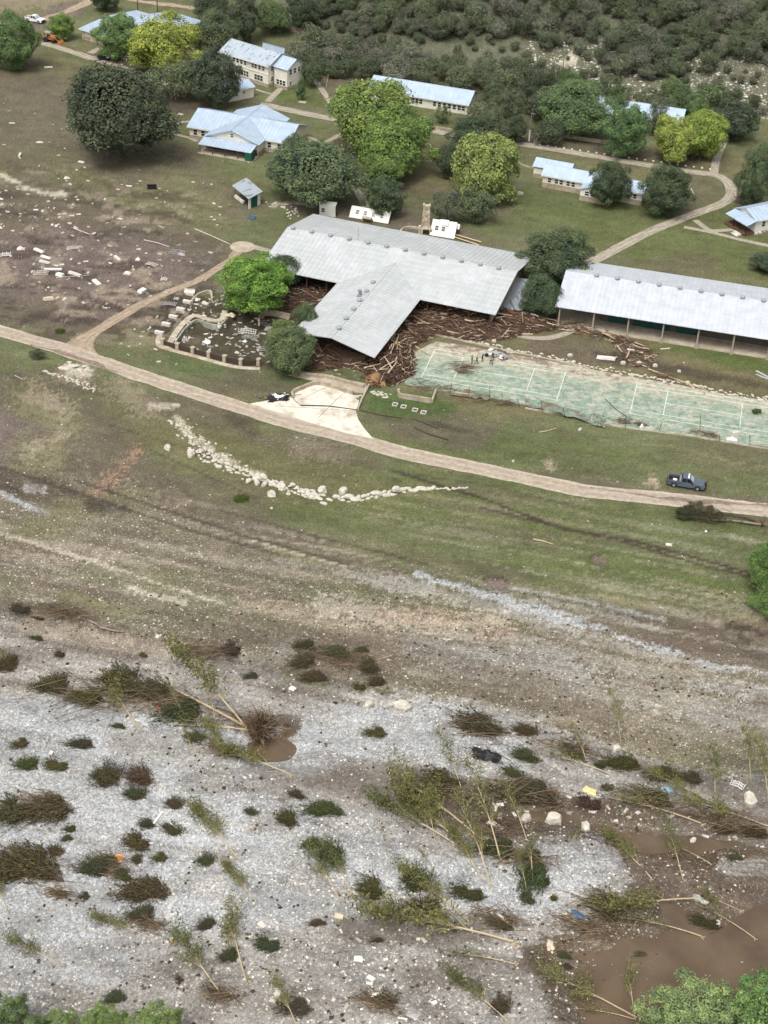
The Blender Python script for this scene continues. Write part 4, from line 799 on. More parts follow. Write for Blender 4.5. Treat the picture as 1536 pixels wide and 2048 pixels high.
# ---------------------------------------------------------------- vegetation
RNG = np.random.default_rng(11)
def leaves(P, Nn, size, rng, jit=.5, asp=1.5):
    n = len(P); Nn = Nn+rng.normal(0, jit, (n, 3)); Nn /= np.linalg.norm(Nn, axis=1)[:, None]
    t = rng.normal(0, 1, (n, 3)); t -= (t*Nn).sum(1)[:, None]*Nn; t /= np.linalg.norm(t, axis=1)[:, None]; b = np.cross(Nn, t)
    s = (size*rng.uniform(.6, 1.3, n))[:, None]
    a, c = t*s*asp*.5, b*s*.5
    V = np.stack([P-a, P-c*.9, P+a*1.1+Nn*s*.15, P+c*.9], 1).reshape(-1, 3); return V, np.arange(4*n).reshape(-1, 4)
def crown(seed, nl=34, n=11000, size=.055, lr=(.2, .36), flat=.0, cone=0, droop=0, fill=.18, low=-.75):
    rng = np.random.default_rng(seed); L = []
    while len(L) < nl:
        p = rng.normal(0, 1, 3); p /= np.linalg.norm(p); r = rng.uniform(*lr)
        if len(L) < nl*.8: p = p*(1-r)*rng.uniform(.72, 1.24)
        else: p = p*rng.uniform(.1, .5)
        if p[2] < low: continue
        if cone: k = 1-.75*(p[2]+1)/2; p[:2] *= k+.15; r *= .6+.4*k
        L.append((p, r))
    per = np.array([r*r for _, r in L]); per = (per/per.sum()*n).astype(int); Ps = []; Ns = []
    for (c, r), k in zip(L, per):
        d = rng.normal(0, 1, (int(k*1.7), 3)); d /= np.linalg.norm(d, axis=1)[:, None]
        out = c/(np.linalg.norm(c)+1e-6); w = d@out+.3*d[:, 2]+rng.normal(0, .25, len(d)); d = d[np.argsort(-w)[:k]]
        rr = r*(1+rng.normal(0, .17, len(d)))[:, None]*np.where(rng.random(len(d)) < fill, rng.uniform(.4, .95, len(d)), 1)[:, None]
        q = d*[1, 1, .85]; Ps.append(c+q*rr); Ns.append(d+[0, 0, .35])
    k = int(n*.36); d = rng.normal(0, 1, (k, 3)); d /= np.linalg.norm(d, axis=1)[:, None]; d = d[(d[:, 2] > -.9)]
    aa = np.arctan2(d[:, 1], d[:, 0]); rr = .70+1.05*(fbm(d[:, 0]*1.9+seed*3.1+9, d[:, 1]*1.9+d[:, 2]*1.9+9, seed, 4, .62)-.42)+rng.normal(0, .035, len(d)); rr = np.clip(rr, .4, 1.12)
    if cone: rr = rr*np.where(d[:, 2] > -.2, 1-.4*d[:, 2], 1)
    Ps.append(d*rr[:, None]*[1, 1, .98]); Ns.append(d+[0, 0, .3])
    P = np.concatenate(Ps); Nn = np.concatenate(Ns)
    if droop: P[:, 2] -= droop*np.abs(rng.normal(0, .5, len(P)))*(P[:, 0]**2+P[:, 1]**2)
    V, Fq = leaves(P, Nn, size, rng); return mesh('crown', V, Fq, [LEAF])
def branchy(seed, mat, n0=7, gens=3, name='limbs', lean=.9):
    rng = random.Random(seed); b = MB()
    def br(p, d, L, r, g):
        q = p+d*L; m = p+d*L*.5+Vector((rng.gauss(0, .05), rng.gauss(0, .05), rng.gauss(0, .03)))*L
        b.tube([p, m, q], [r, r*.8, r*.55], 4 if g else 3, cap=False)
        if g < gens:
            for _ in range(3 if g else 2):
                dd = (d+Vector((rng.gauss(0, .55), rng.gauss(0, .55), rng.gauss(.05, .4)))).normalized(); br(q if rng.random() < .6 else m, dd, L*rng.uniform(.55, .8), r*.5, g+1)
    for k in range(n0):
        a = 2*math.pi*(k+rng.random()*.6)/n0; d = Vector((math.cos(a)*lean, math.sin(a)*lean, rng.uniform(.3, 1.1))).normalized(); br(Vector((0, 0, -.6)), d, .5, .04, 0)
    return mesh(name, b.V, b.F, [mat])
def trunkmesh(seed):
    rng = random.Random(seed); b = MB(); b.tube([(0, 0, -.1), (.02, 0, .02), (.03, .02, .3), (0, .03, .62), (.02, 0, .9)], [.085, .055, .045, .036, .02], 7)
    for k in range(5):
        a = rng.random()*6.28; z = rng.uniform(.25, .5); b.tube([(.02, .02, z), (math.cos(a)*.2, math.sin(a)*.2, z+.16), (math.cos(a)*.42, math.sin(a)*.42, z+.4)], [.03, .02, .008], 4)
    return mesh('trunk', b.V, b.F, [BARK])
TR = [trunkmesh(1), trunkmesh(2)]
CR = {'oak': [crown(1, 40, 22000, .037, (.16, .3)), crown(2, 34, 22000, .037, (.17, .32)), crown(12, 46, 22000, .036, (.14, .28))],
      'round': [crown(3, 60, 19000, .04, (.13, .24), fill=.1), crown(4, 56, 19000, .04, (.13, .25), fill=.1)],
      'clump': [crown(5, 30, 18000, .045, (.15, .3)), crown(6, 26, 18000, .045, (.17, .33))],
      'willow': [crown(7, 60, 12000, .052, (.12, .2), droop=.25)],
      'cone': [crown(8, 40, 5000, .06, (.2, .3), cone=1)],
      'airy': [crown(9, 26, 5200, .05, (.16, .3), fill=.5), crown(10, 22, 5200, .05, (.18, .34), fill=.5)],
      'small': [crown(20+i, 16+3*i, 3800, .062, (.22, .42)) for i in range(4)],
      'near': [crown(30, 110, 30000, .03, (.09, .17), fill=.3)]}
BARE = [branchy(1, TWIG), branchy(2, TWIG)]
G_DARK = (.030, .042, .022); G_MID = (.045, .068, .026); G_OLV = (.058, .072, .036); G_GRY = (.066, .076, .05); G_BRI = (.105, .175, .035); G_YEL = (.19, .23, .035); G_YG = (.15, .21, .04); G_LT = (.09, .15, .05); G_JUN = (.05, .062, .034)
def tree(bb, kind, colr, label, name='tree', cat='tree', group=None, sq=1.0, seed=None, trunk=True, clear=.05, over=None):
    x0, y0, x1, y1 = bb; cx = (x0+x1)/2; w = x1-x0; h = y1-y0; cy = (y0+y1)/2
    rng = random.Random(seed if seed is not None else int(x0*7+y0*13)); gx, gy = cx, cy+h*.3
    for _ in range(4):
        s = pxm(gx, gy); D = w/s; dep = TH+math.atan((cy-1024)/F); a = (h/s)**2-(D*math.sin(dep))**2
        Hc = math.sqrt(max(a, (.35*D*math.cos(dep))**2))/math.cos(dep); Hc = min(Hc, 1.5*D) if kind != 'cone' else Hc; zc = Hc/2+clear*Hc; gy = cy+zc*math.cos(dep)*s; gx = cx
    p = G(gx, gy); e = empty(name, p, label, cat, group, rng.random()*6.28)
    ms = CR[kind]; c = obj('crown', ms[rng.randrange(len(ms))], e, (0, 0, zc)); R = D/2; c.scale = (R*1.04, R*1.04, Hc/2*1.05); g_ = sum(colr)/3; c.color = (*[(v*.8+g_*.2)*(1.75 if g_ > .06 else 2.6)+.014 for v in colr], 1)
    if over: over(e, R, Hc, zc)
    if trunk: t = obj('trunk', TR[rng.randrange(2)], e); t.scale = (min(Hc, 9)*.9, min(Hc, 9)*.9, zc*1.25)
    return e
def dead(e, R, Hc, zc): b = obj('bare_branches', BARE[int(R*10) % 2], e, (0, 0, zc)); b.scale = (R*1.05, R*1.05, Hc*.6)
TREES = [
 ((-20, 34, 86, 136), 'oak', (.05, .085, .028), 'broad mid-green oak cut by the left edge beside the dirt track'), ((100, 30, 150, 78), 'round', G_BRI, 'small round bright green tree left of the top-left lodge'),
 ((135, 134, 350, 316), 'oak', (.030, .040, .024), 'largest dark oak spreading over the muddy lawn at the upper left'), ((194, 32, 284, 114), 'round', (.09, .155, .045), 'fresh green round tree in front of the top-left lodge roof'),
 ((262, 28, 398, 146), 'clump', (.19, .225, .03), 'yellow-green clumpy tree beside the lodge, brightest in the upper left'), ((392, 26, 480, 116), 'oak', (.05, .066, .034), 'olive oak between the yellow-green tree and the dormitory'),
 ((383, 103, 480, 210), 'round', (.034, .047, .03), 'dark round oak leaning over the small outbuilding'), ((298, 118, 396, 198), 'airy', (.06, .078, .04), 'thin olive tree behind the largest dark oak'),
 ((508, 4, 582, 66), 'oak', (.075, .11, .045), 'lighter green tree behind the dormitory roof'), ((385, -14, 460, 38), 'oak', G_DARK, 'dark tree at the top edge above the yellow-green tree'), ((455, -8, 520, 84), 'oak', (.036, .05, .028), 'dark tall tree just above the dormitory'), ((570, -10, 640, 55), 'oak', G_DARK, 'dark tree at the top edge right of the lighter green one'),
 ((185, -16, 236, 22), 'oak', G_DARK, 'small dark tree at the top edge above the lodge'), ((664, 162, 830, 300), 'clump', (.115, .165, .035), 'huge light green clumpy tree, upper left one of the touching pair'), ((716, 214, 864, 350), 'clump', (.10, .16, .032), 'huge light green clumpy tree, lower right one of the touching pair'), ((720, 290, 815, 374), 'clump', (.10, .155, .032), 'lowest lobe-shaped light green tree under the touching pair'),
 ((540, 280, 722, 412), 'oak', (.048, .068, .034), 'wide olive oak just behind the left end of the main hall'), ((566, 272, 620, 330), 'oak', (.05, .068, .034), 'small olive tree by the right porch of the cross-gabled cabin'), ((726, 354, 806, 430), 'round', (.034, .052, .026), 'compact dark green tree behind the middle of the main hall'),
 ((893, 234, 1006, 306), 'oak', (.030, .046, .025), 'dark tree behind the yellow-green weeping one'), ((872, 290, 922, 356), 'oak', (.034, .05, .028), 'dark bushy tree touching the left of the weeping tree'), ((900, 266, 1030, 400), 'willow', (.155, .195, .05), 'round yellow-green weeping tree in the middle of the lawn'),
 ((862, 380, 925, 446), 'airy', (.07, .085, .06), 'grey-green thin tree beside the stone chimney'), ((905, 374, 986, 446), 'airy', (.05, .068, .035), 'olive thin tree below the weeping tree'), ((1030, 460, 1184, 574), 'oak', (.036, .052, .026), 'dark oak rising in the gap between the two halls'), ((1034, 548, 1120, 636), 'oak', (.032, .05, .026), 'lower dark oak beside the open-sided hall corner'),
 ((438, 512, 586, 628), 'round', (.095, .185, .022), 'vivid bright green round tree beside the drained pool'), ((534, 508, 608, 578), 'oak', (.03, .044, .026), 'dark tree behind the vivid green tree, at the hall corner'), ((584, 606, 634, 676), 'oak', (.046, .07, .03), 'small olive tree at the left edge of the wing roof'), ((528, 650, 628, 746), 'oak', (.052, .074, .032), 'olive tree leaning at the front left corner of the wing'), ((538, 640, 600, 690), 'oak', (.085, .12, .03), 'yellowish low tree between the pool and the wing roof'),
 ((1080, 168, 1218, 272), 'oak', (.052, .085, .034), 'wide mid-green tree left of the half-hidden long cabin'), ((1203, 216, 1292, 312), 'round', (.045, .085, .03), 'round mid-green tree in front of the half-hidden long cabin'), ((1282, 204, 1332, 268), 'airy', (.075, .095, .06), 'thin grey-green tree against the long cabin roof'), ((1298, 226, 1392, 322), 'clump', (.17, .21, .035), 'left half of the yellow-green pair by the long cabin'), ((1352, 222, 1444, 318), 'clump', (.15, .21, .03), 'right half of the yellow-green pair by the long cabin'),
 ((1414, 203, 1512, 278), 'oak', (.028, .042, .026), 'dense dark tree right of the yellow-green pair'), ((1174, 326, 1254, 412), 'round', (.030, .045, .022), 'dark round tree in front of the stepped cabin middle'), ((1276, 336, 1382, 428), 'oak', (.03, .046, .022), 'dark oak at the right end of the stepped cabin'), ((1462, 298, 1540, 412), 'oak', (.045, .065, .03), 'tall olive tree behind the white corner cabin'),
 ((1496, 504, 1566, 546), 'oak', (.03, .046, .028), 'low dark tree at the right edge above the open-sided hall'), ((1490, 1076, 1610, 1184), 'oak', (.07, .13, .028), 'bright green tree at the right edge beside the lush lawn'), ((1500, 1150, 1640, 1240), 'oak', (.07, .125, .028), 'lower bright green tree mostly outside the right edge'),
 ((1268, 1958, 1480, 2160), 'near', (.145, .20, .075), 'pale green feathery treetop at the lower right beside the brown water'), ((1440, 1938, 1640, 2150), 'near', (.105, .19, .05), 'fresh green treetop in the lower right corner'), ((-60, 1992, 80, 2130), 'near', (.075, .115, .04), 'dark green treetop in the lower left corner'), ((80, 2024, 170, 2110), 'near', (.11, .165, .045), 'pale green treetop at the bottom edge, second from left'), ((168, 2012, 262, 2110), 'near', (.12, .175, .045), 'pale green treetop at the bottom edge, third from left'), ((255, 2010, 372, 2130), 'near', (.12, .175, .045), 'pale green treetop at the bottom edge, fourth from left'),
 ((592, 156, 611, 198), 'cone', (.045, .075, .03), 'small conical tree on the triangular lawn'), ((870, 212, 900, 246), 'airy', (.07, .11, .04), 'light green bush beside the row-windowed long cabin')]
for bb, k, c, l in TREES: tree(bb, k, c, l)
for bb, l in (((1460, 320, 1500, 410), 'bare grey tree standing left of the corner cabin'), ((1000, 105, 1080, 190), 'leafless grey tree on the slope above the light pole'), ((1290, 210, 1345, 262), 'leafless twiggy tree in front of the long cabin roof end'), ((1080, 100, 1130, 150), 'leafless grey tree beside the pale stone gully')):
    x0, y0, x1, y1 = bb; p = G((x0+x1)/2, y1-4); s = pxm((x0+x1)/2, y1); e = empty('bare_tree', p, l, 'tree'); b = obj('branches', BARE[len(l) % 2], e); k = (x1-x0)/s/2
    b.scale = (k*1.1, k*1.1, (y1-y0)/s*.6); b.location.z = .6*b.scale.z; t = obj('trunk', TR[0], e); t.scale = (3, 3, 3)
# belt of trees behind the camp and on the hillside
def ordinal(i): return ['first', 'second', 'third', 'fourth', 'fifth', 'sixth', 'seventh', 'eighth', 'ninth', 'tenth', 'eleventh', 'twelfth', 'thirteenth', 'fourteenth', 'fifteenth', 'sixteenth', 'seventeenth', 'eighteenth'][i]
def scatter(zone, n, dmin, wr, cols, kinds, label, group, name, deadp=.0, asp=(.8, 1.05), cap=300):
    rng = random.Random(len(label)); pts = []; k = 0; x0, y0, x1, y1 = zone[0]
    while len(pts) < n and k < n*60:
        k += 1; x = rng.uniform(x0, x1); y = rng.uniform(y0, y1)
        if not zone[1](x, y): continue
        w = rng.uniform(*wr)
        if any(math.hypot(x-a, (y-b)*1.5) < dmin*(w+c)/2 for a, b, c in pts): continue
        pts.append((x, y, w))
    pts.sort(key=lambda p: p[1]); out = []; nr_ = max(1, math.ceil(len(pts)/34)); per = math.ceil(len(pts)/nr_) if pts else 1
    for r_ in range(nr_):
        row = sorted(pts[r_*per:(r_+1)*per]); rn = '' if nr_ == 1 else ', %s row down' % ordinal(r_)
        out += [(p, '%s%s, %s from %s' % (label, rn, ordinal(i_ if i_ < 18 else len(row)-1-i_), 'left' if i_ < 18 else 'right')) for i_, p in enumerate(row)]
    for (x, y, w), lbl in out:
        h = w*rng.uniform(*asp); f = rng.uniform(.8, 1.5); c = rng.choice(cols)
        tree((x-w/2, y-h/2, x+w/2, y+h/2), rng.choice(kinds), tuple(v*f for v in c), lbl, name, 'tree' if w > 24 else 'shrub', group, seed=rng.randrange(9999), trunk=w > 22, over=dead if rng.random() < deadp else None, clear=.1)
JC = [(.046, .056, .036), G_JUN, (.045, .06, .035), (.055, .07, .038), (.07, .078, .055), (.085, .088, .07), (.05, .062, .035)]
belt = lambda x, y: (70+.14*(x-560)) < y < (118+.12*(x-560)) and not (1180 < x < 1400 and y < 170)
scatter(((590, 60, 1120, 215), belt), 36, .62, (38, 66), JC, ['small'], 'dark tree in the belt behind the cabins', 'trees in the belt behind the cabins', 'tree', .08)
scatter(((960, 150, 1100, 265), lambda x, y: x < 1095 and y > 160), 9, .55, (50, 80), [G_DARK, G_GRY, G_JUN], ['oak', 'small'], 'dark crowded tree behind the light pole', 'trees behind the light pole', 'tree', .25)
scatter(((1120, 140, 1420, 225), lambda x, y: 150+.1*(x-1120) < y < 200+.1*(x-1120)), 12, .7, (44, 66), [G_MID, (.06, .1, .035), G_JUN], ['small', 'oak'], 'green tree at the foot of the rocky slope', 'trees at the foot of the rocky slope', 'tree')
wood = lambda x, y: y < 78+30*math.sin(x*.011)+.075*(x-850)
scatter(((840, -50, 1620, 150), wood), 150, .56, (20, 56), JC, ['small'], 'juniper in the dense hillside wood', 'trees of the hillside wood', 'tree', .3)
scatter(((640, -50, 860, 70), lambda x, y: y < 40+.1*(x-640)), 26, .7, (22, 46), JC, ['small'], 'dark shrubby tree on the open slope above the belt', 'scrub trees on the open slope', 'tree', .15)
scatter(((640, 30, 1560, 225), lambda x, y: y < 60+.17*(x-640)+30), 130, .95, (7, 24), JC, ['small'], 'low shrub on the rocky hillside', 'shrubs dotted over the rocky hillside', 'shrub')
scatter(((590, 10, 860, 110), lambda x, y: True), 36, .9, (12, 30), JC, ['small'], 'small shrub beside the dirt track above the dormitory', 'shrubs beside the upper dirt track', 'shrub')
scatter(((470, 40, 700, 150), lambda x, y: y > 90+.05*(x-400) and x > 600), 7, .6, (30, 48), [G_DARK, G_MID], ['small'], 'dark bushy tree right of the dormitory by the straight path', 'trees right of the dormitory', 'tree')
scatter(((1440, 180, 1560, 240), lambda x, y: True), 6, 1.0, (18, 34), [G_DARK, G_MID], ['small'], 'dark bush by the track at the upper right edge', 'bushes by the track at the upper right', 'bush')
# pebbles and rocks lying on the soil
LIMER = Mrand('hill_rock', [col(196, 190, 176), col(168, 162, 148), col(214, 210, 198)])
def rocks(name, n, smin, smax, seed, pw, mask=None, mat=None):
    rng = np.random.default_rng(seed); ins = (gpx > -60) & (gpx < 1600) & (gpy > -40) & (gpy < 2110)
    w = np.where(ins, gS**pw, 0)
    if mask is not None: w = w*mask
    w = w*np.where(gpy < 250, .25, 1); w /= w.sum(); ix = rng.choice(len(w), n, p=w)
    sp = np.sqrt(gX[ix]**2+gY[ix]**2)*.0016
    x = gX[ix]+rng.normal(0, 1, n)*sp; y = gY[ix]+rng.normal(0, 1, n)*sp; z = hgt(x, y); s = smin+(smax-smin)*rng.random(n)**3.5
    base = np.array([(1, 0, 0), (.2, .9, 0), (-.9, .3, 0), (-.3, -.9, 0), (.6, -.7, .1), (.1, .1, .6)]); F6 = np.array([(0, 1, 5), (1, 2, 5), (2, 3, 5), (3, 4, 5), (4, 0, 5)])
    a = rng.random(n)*6.28; c, s_ = np.cos(a)[:, None], np.sin(a)[:, None]; B = base[None]*rng.uniform(.6, 1.3, (n, 6, 3)); B = np.stack([B[..., 0]*c-B[..., 1]*s_, B[..., 0]*s_+B[..., 1]*c, B[..., 2]], -1)*s[:, None, None]
    V = B+np.stack([x, y, z-.02], -1)[:, None]; Fq = (F6[None]+np.arange(n)[:, None, None]*6).reshape(-1, 3)
    o = obj(name, mesh(name, V.reshape(-1, 3), Fq, [mat or ROCKM])); tag(o, 'pale stones strewn over gravel and mud', kind='stuff')
rocks('loose_stones', 42000, .05, .23, 5, 1.0)
rocks('dark_flood_litter', 6000, .06, .34, 6, .2, ((gpy > 1180) & (gS < .5) | ((gpx < 560) & (gpy > 430) & (gpy < 700))), Mrand('dark_litter', [col(70, 60, 48), col(90, 78, 60), col(58, 58, 42), col(104, 92, 76)]))

rocks('hillside_rocks', 4200, .12, .55, 9, .3, 8*((gpy < 235) & (gpx > 1060) & (gpy > 60+.05*(gpx-1000))), LIMER)
# ---- flattened juniper shrubs of the gravel bar: fans of strands combed by the flood
def shrubleaf():
    m, n, bs, ns, ls = nodes('shrub_leaf'); ge = N(ns, 'NewGeometry'); oi = N(ns, 'ObjectInfo')
    r = ramp(ns, [(0, (.6, .6, .6)), (.35, (1.0, 1.05, .95)), (.6, (1.5, 1.45, 1.2)), (.82, (1.9, 1.5, 1.1)), (.94, (2.9, 2.3, 1.8))]); r.color_ramp.interpolation = 'CONSTANT'; ls.new(ge.outputs['Random Per Island'], r.inputs[0])
    ls.new(mixc(ns, ls, oi.outputs['Color'], r.outputs[0], 1.0, 'MULTIPLY'), bs.inputs['Base Color']); bs.inputs['Roughness'].default_value = .85; bs.inputs['Specular IOR Level'].default_value = .1; return m
SLEAF = shrubleaf(); SSTEM = M('shrub_stem', col(98, 82, 66), .95, .3, 3)
def fan(seed, n=330):
    rng = np.random.default_rng(seed); b = MB(); Vs = []; k = 8; ns_ = 3+seed % 3
    for sfan in range(ns_):
        rx, ry, ra, rl = rng.uniform(.1, .75) if sfan else .85, rng.normal(0, .22) if sfan else 0, rng.normal(0, .35), rng.uniform(.5, .95) if sfan else 1.1
        for i in range(n//ns_):
            az = ra+rng.normal(0, .38); L = rl*rng.uniform(.45, 1.15)**1.2*1.35; el = rng.uniform(0, 1)**1.6
            t = np.linspace(0, 1, k)[:, None]; wob = rng.normal(0, .06); x = rx-t*L*math.cos(az); y = ry+t*L*math.sin(az)*.8+np.sin(t*3.3)*wob; z = np.sin(t*math.pi*rng.uniform(.6, .95))*el*.38+.02
            pts = np.concatenate([x, y, z], 1)
            if i % 6 == 0: b.tube([tuple(p) for p in pts[::2]], [.008, .007, .005, .003], 3, cap=False)
            m = 15; tt = rng.uniform(.35, 1.0, m); q = np.stack([np.interp(tt, t[:, 0], pts[:, j]) for j in range(3)], 1)+rng.normal(0, .02, (m, 3)); q[:, 2] = np.abs(q[:, 2])
            tg = np.tile([-math.cos(az), math.sin(az)*.8, 0.], (m, 1))+rng.normal(0, .3, (m, 3)); tg /= np.linalg.norm(tg, axis=1)[:, None]; sd_ = np.cross(tg, [0, 0, 1.]+rng.normal(0, .4, (m, 3))); s = rng.uniform(.5, 1.3, m)[:, None]
            Vs.append(np.stack([q-tg*.045*s, q-sd_*.011*s, q+tg*.055*s, q+sd_*.011*s], 1).reshape(-1, 3))
    V = np.concatenate(Vs); return mesh('foliage', V, np.arange(len(V)).reshape(-1, 4), [SLEAF]), mesh('stems', b.V, b.F, [SSTEM])
FANS = [fan(i) for i in range(1, 7)]
fdir = math.atan2(fl[1], fl[0])
def ordinal(i): return ['first', 'second', 'third', 'fourth', 'fifth', 'sixth', 'seventh', 'eighth', 'ninth', 'tenth', 'eleventh', 'twelfth', 'thirteenth', 'fourteenth', 'fifteenth', 'sixteenth', 'seventeenth', 'eighteenth'][i]
SHR = [(102, 1373, 58, 46), (180, 1388, 64, 40), (222, 1365, 80, 56), (290, 1378, 115, 56), (368, 1414, 84, 58), (42, 1483, 32, 22), (160, 1487, 56, 26), (53, 1527, 46, 34), (113, 1530, 52, 28), (200, 1558, 64, 52), (277, 1553, 68, 38), (262, 1592, 52, 30), (95, 1610, 104, 56), (22, 1618, 64, 62), (387, 1478, 62, 28), (237, 1453, 30, 11), (463, 1297, 38, 32), (8, 1332, 44, 42), (40, 1217, 44, 22), (75, 1275, 28, 11), (120, 1308, 22, 16), (287, 1310, 20, 11), (75, 1232, 34, 14),
 (606, 1321, 48, 42), (609, 1290, 42, 28), (674, 1307, 58, 26), (724, 1302, 28, 16), (738, 1334, 44, 34), (753, 1363, 38, 26), (630, 1356, 48, 26), (719, 1373, 26, 18), (504, 1350, 30, 16), (753, 1461, 44, 22), (592, 1588, 44, 19), (496, 1625, 34, 16), (572, 1637, 54, 32), (650, 1622, 74, 32), (957, 1451, 110, 46), (1044, 1464, 56, 26), (1050, 1512, 64, 28), (1145, 1504, 54, 16), (1243, 1525, 80, 36), (1333, 1551, 60, 30), (1384, 1551, 44, 26), (1015, 1544, 54, 24), (1062, 1590, 108, 54), (1179, 1604, 54, 32), (1303, 1594, 80, 42), (1209, 1577, 28, 17), (1196, 1532, 28, 17), (1505, 1662, 66, 32),
 (343, 1610, 44, 27), (337, 1660, 58, 26), (293, 1648, 38, 22), (273, 1683, 58, 40), (140, 1657, 24, 19), (135, 1678, 21, 15), (103, 1703, 38, 23), (43, 1738, 150, 80), (187, 1735, 64, 46), (213, 1720, 54, 28), (243, 1750, 54, 22), (320, 1712, 30, 23), (273, 1718, 26, 20), (408, 1725, 48, 27), (293, 1786, 96, 52), (283, 1832, 48, 38), (168, 1790, 24, 19), (413, 1848, 42, 30), (233, 1997, 42, 27), (457, 1913, 32, 36), (360, 1958, 22, 11),
 (662, 1713, 64, 42), (625, 1690, 38, 26), (739, 1777, 68, 44), (819, 1767, 62, 52), (849, 1813, 70, 48), (935, 1785, 70, 34), (535, 1887, 54, 34), (637, 1847, 34, 14), (755, 1880, 26, 13), (592, 2007, 66, 36), (759, 2000, 54, 32), (995, 2017, 44, 42), (1005, 1847, 44, 32), (1054, 1797, 36, 24), (1104, 1798, 18, 13), (1087, 1760, 28, 24), (1210, 1813, 80, 52), (1411, 1843, 64, 28), (1281, 1910, 32, 15), (1126, 1912, 34, 15), (1131, 1930, 28, 13), (1474, 1717, 28, 9), (1067, 1727, 54, 84), (880, 1560, 90, 40), (850, 1590, 60, 30), (1000, 1690, 70, 44), (1440, 1660, 60, 20)]
BANDS = [(0, 1340, 'along the cut bank'), (1340, 1430, 'in the row below the cut bank'), (1430, 1500, 'level with the scour hole'), (1500, 1575, 'in the row below the scour hole'), (1575, 1640, 'in the middle row of the gravel bar'), (1640, 1700, 'above the two white planks'), (1700, 1760, 'level with the orange board'), (1760, 1860, 'in the lower gravel row'), (1860, 2100, 'nearest the bottom edge')]
def shrub(cx, cy, w, h, label, tone, grp):
    # silhouette about w x h px on the ground seen at the local tilt
    s = pxm(cx, cy); dep = TH+math.atan((cy-1024)/F); Lw = w*1.02/s; D = h*1.02/s/math.sin(dep+.25)
    p = G(cx, cy+h*.12); rng = random.Random(int(cx*3+cy)); e = empty('flattened_shrub', p, label, 'shrub', grp, fdir+rng.uniform(-.3, .3))
    f, st2 = FANS[rng.randrange(6)]; a = obj('foliage', f, e); b = obj('stems', st2, e)
    for q in (a, b): q.scale = (Lw/1.45, max(D/1.0, Lw*.5), min(Lw, D)*.62)
    a.color = (*tone, 1)
for lo, hi, ph in BANDS:
    L_ = sorted([s for s in SHR if lo <= s[1] < hi])
    for i, (cx, cy, w, h) in enumerate(L_):
        sz = 'large' if w > 75 else 'small' if w < 35 else 'middling'; rng = random.Random(int(cx+cy)); t = rng.random()
        tone = tuple(v*rng.uniform(.8, 1.15) for v in ((.046, .050, .028) if t < .5 else (.052, .046, .032) if t < .75 else (.054, .054, .026)))
        lb = '%s flood-combed dark shrub %s, %s from the left' % (sz, ph, ordinal(i)) if i < 18 else '%s flood-combed dark shrub %s, number %s from the right' % (sz, ph, ordinal(len(L_)-1-i))
        if i >= 18: lb = '%s flood-combed dark shrub %s, %s from the right' % (sz, ph, ordinal(len(L_)-1-i))
        shrub(cx, cy, w, h, lb, tone, 'flood-flattened shrubs on the gravel bar')
# ---- thin saplings pushed over
def sapling(seed, nb=16, foliage=1.0):
    rng = np.random.default_rng(seed); b = MB(); pts = [(t, .03*math.sin(t*3+seed), .02+.05*math.sin(t*2.6)) for t in np.linspace(0, 1, 7)]
    b.tube(pts, [.012, .010, .0085, .007, .0055, .004, .002], 5); tw = MB(); LP = []
    for i in range(nb):
        t = rng.uniform(.3, .98); o = Vector((t, .03*math.sin(t*3+seed), .02+.05*math.sin(t*2.6))); L = rng.uniform(.14, .34)*(1.15-t*.6); a = rng.choice([-1, 1])*rng.uniform(.25, .8); q = o+Vector((math.cos(a)*L, math.sin(a)*L*.8, rng.uniform(-.02, .12)*1.))
        m = (o+q)/2+Vector((0, 0, .02)); tw.tube([o, m, q], [.0045, .003, .0015], 3, cap=False); k = int(34*foliage); u = rng.uniform(.15, 1.05, k)[:, None]
        LP.append(np.array(o)*(1-u)+np.array(q)*u+rng.normal(0, .022, (k, 3)))
    k = int(160*foliage); u = rng.uniform(.5, 1.03, k); LP.append(np.stack([u, .03*np.sin(u*3+seed), .02+.05*np.sin(u*2.6)], 1)+rng.normal(0, .022, (k, 3)))
    for j in range(6):
        a = 2*math.pi*j/6; b.tube([(0, 0, .02), (-.03-.02*rng.random(), math.cos(a)*.04, .02+math.sin(a)*.035)], [.006, .002], 3)
    P = np.concatenate(LP); V, Fq = leaves(P, rng.normal(0, 1, P.shape)+[0, 0, .6], .013, rng, .2, 2.2)
    return mesh('stem', b.V, b.F, [PALEWOOD]), mesh('twigs', tw.V, tw.F, [PALEWOOD]), mesh('foliage', V, Fq, [LEAF])
SAPM = [sapling(1), sapling(2, 20), sapling(3, 14), sapling(4, 12, .55), sapling(5, 22, 1.3)]
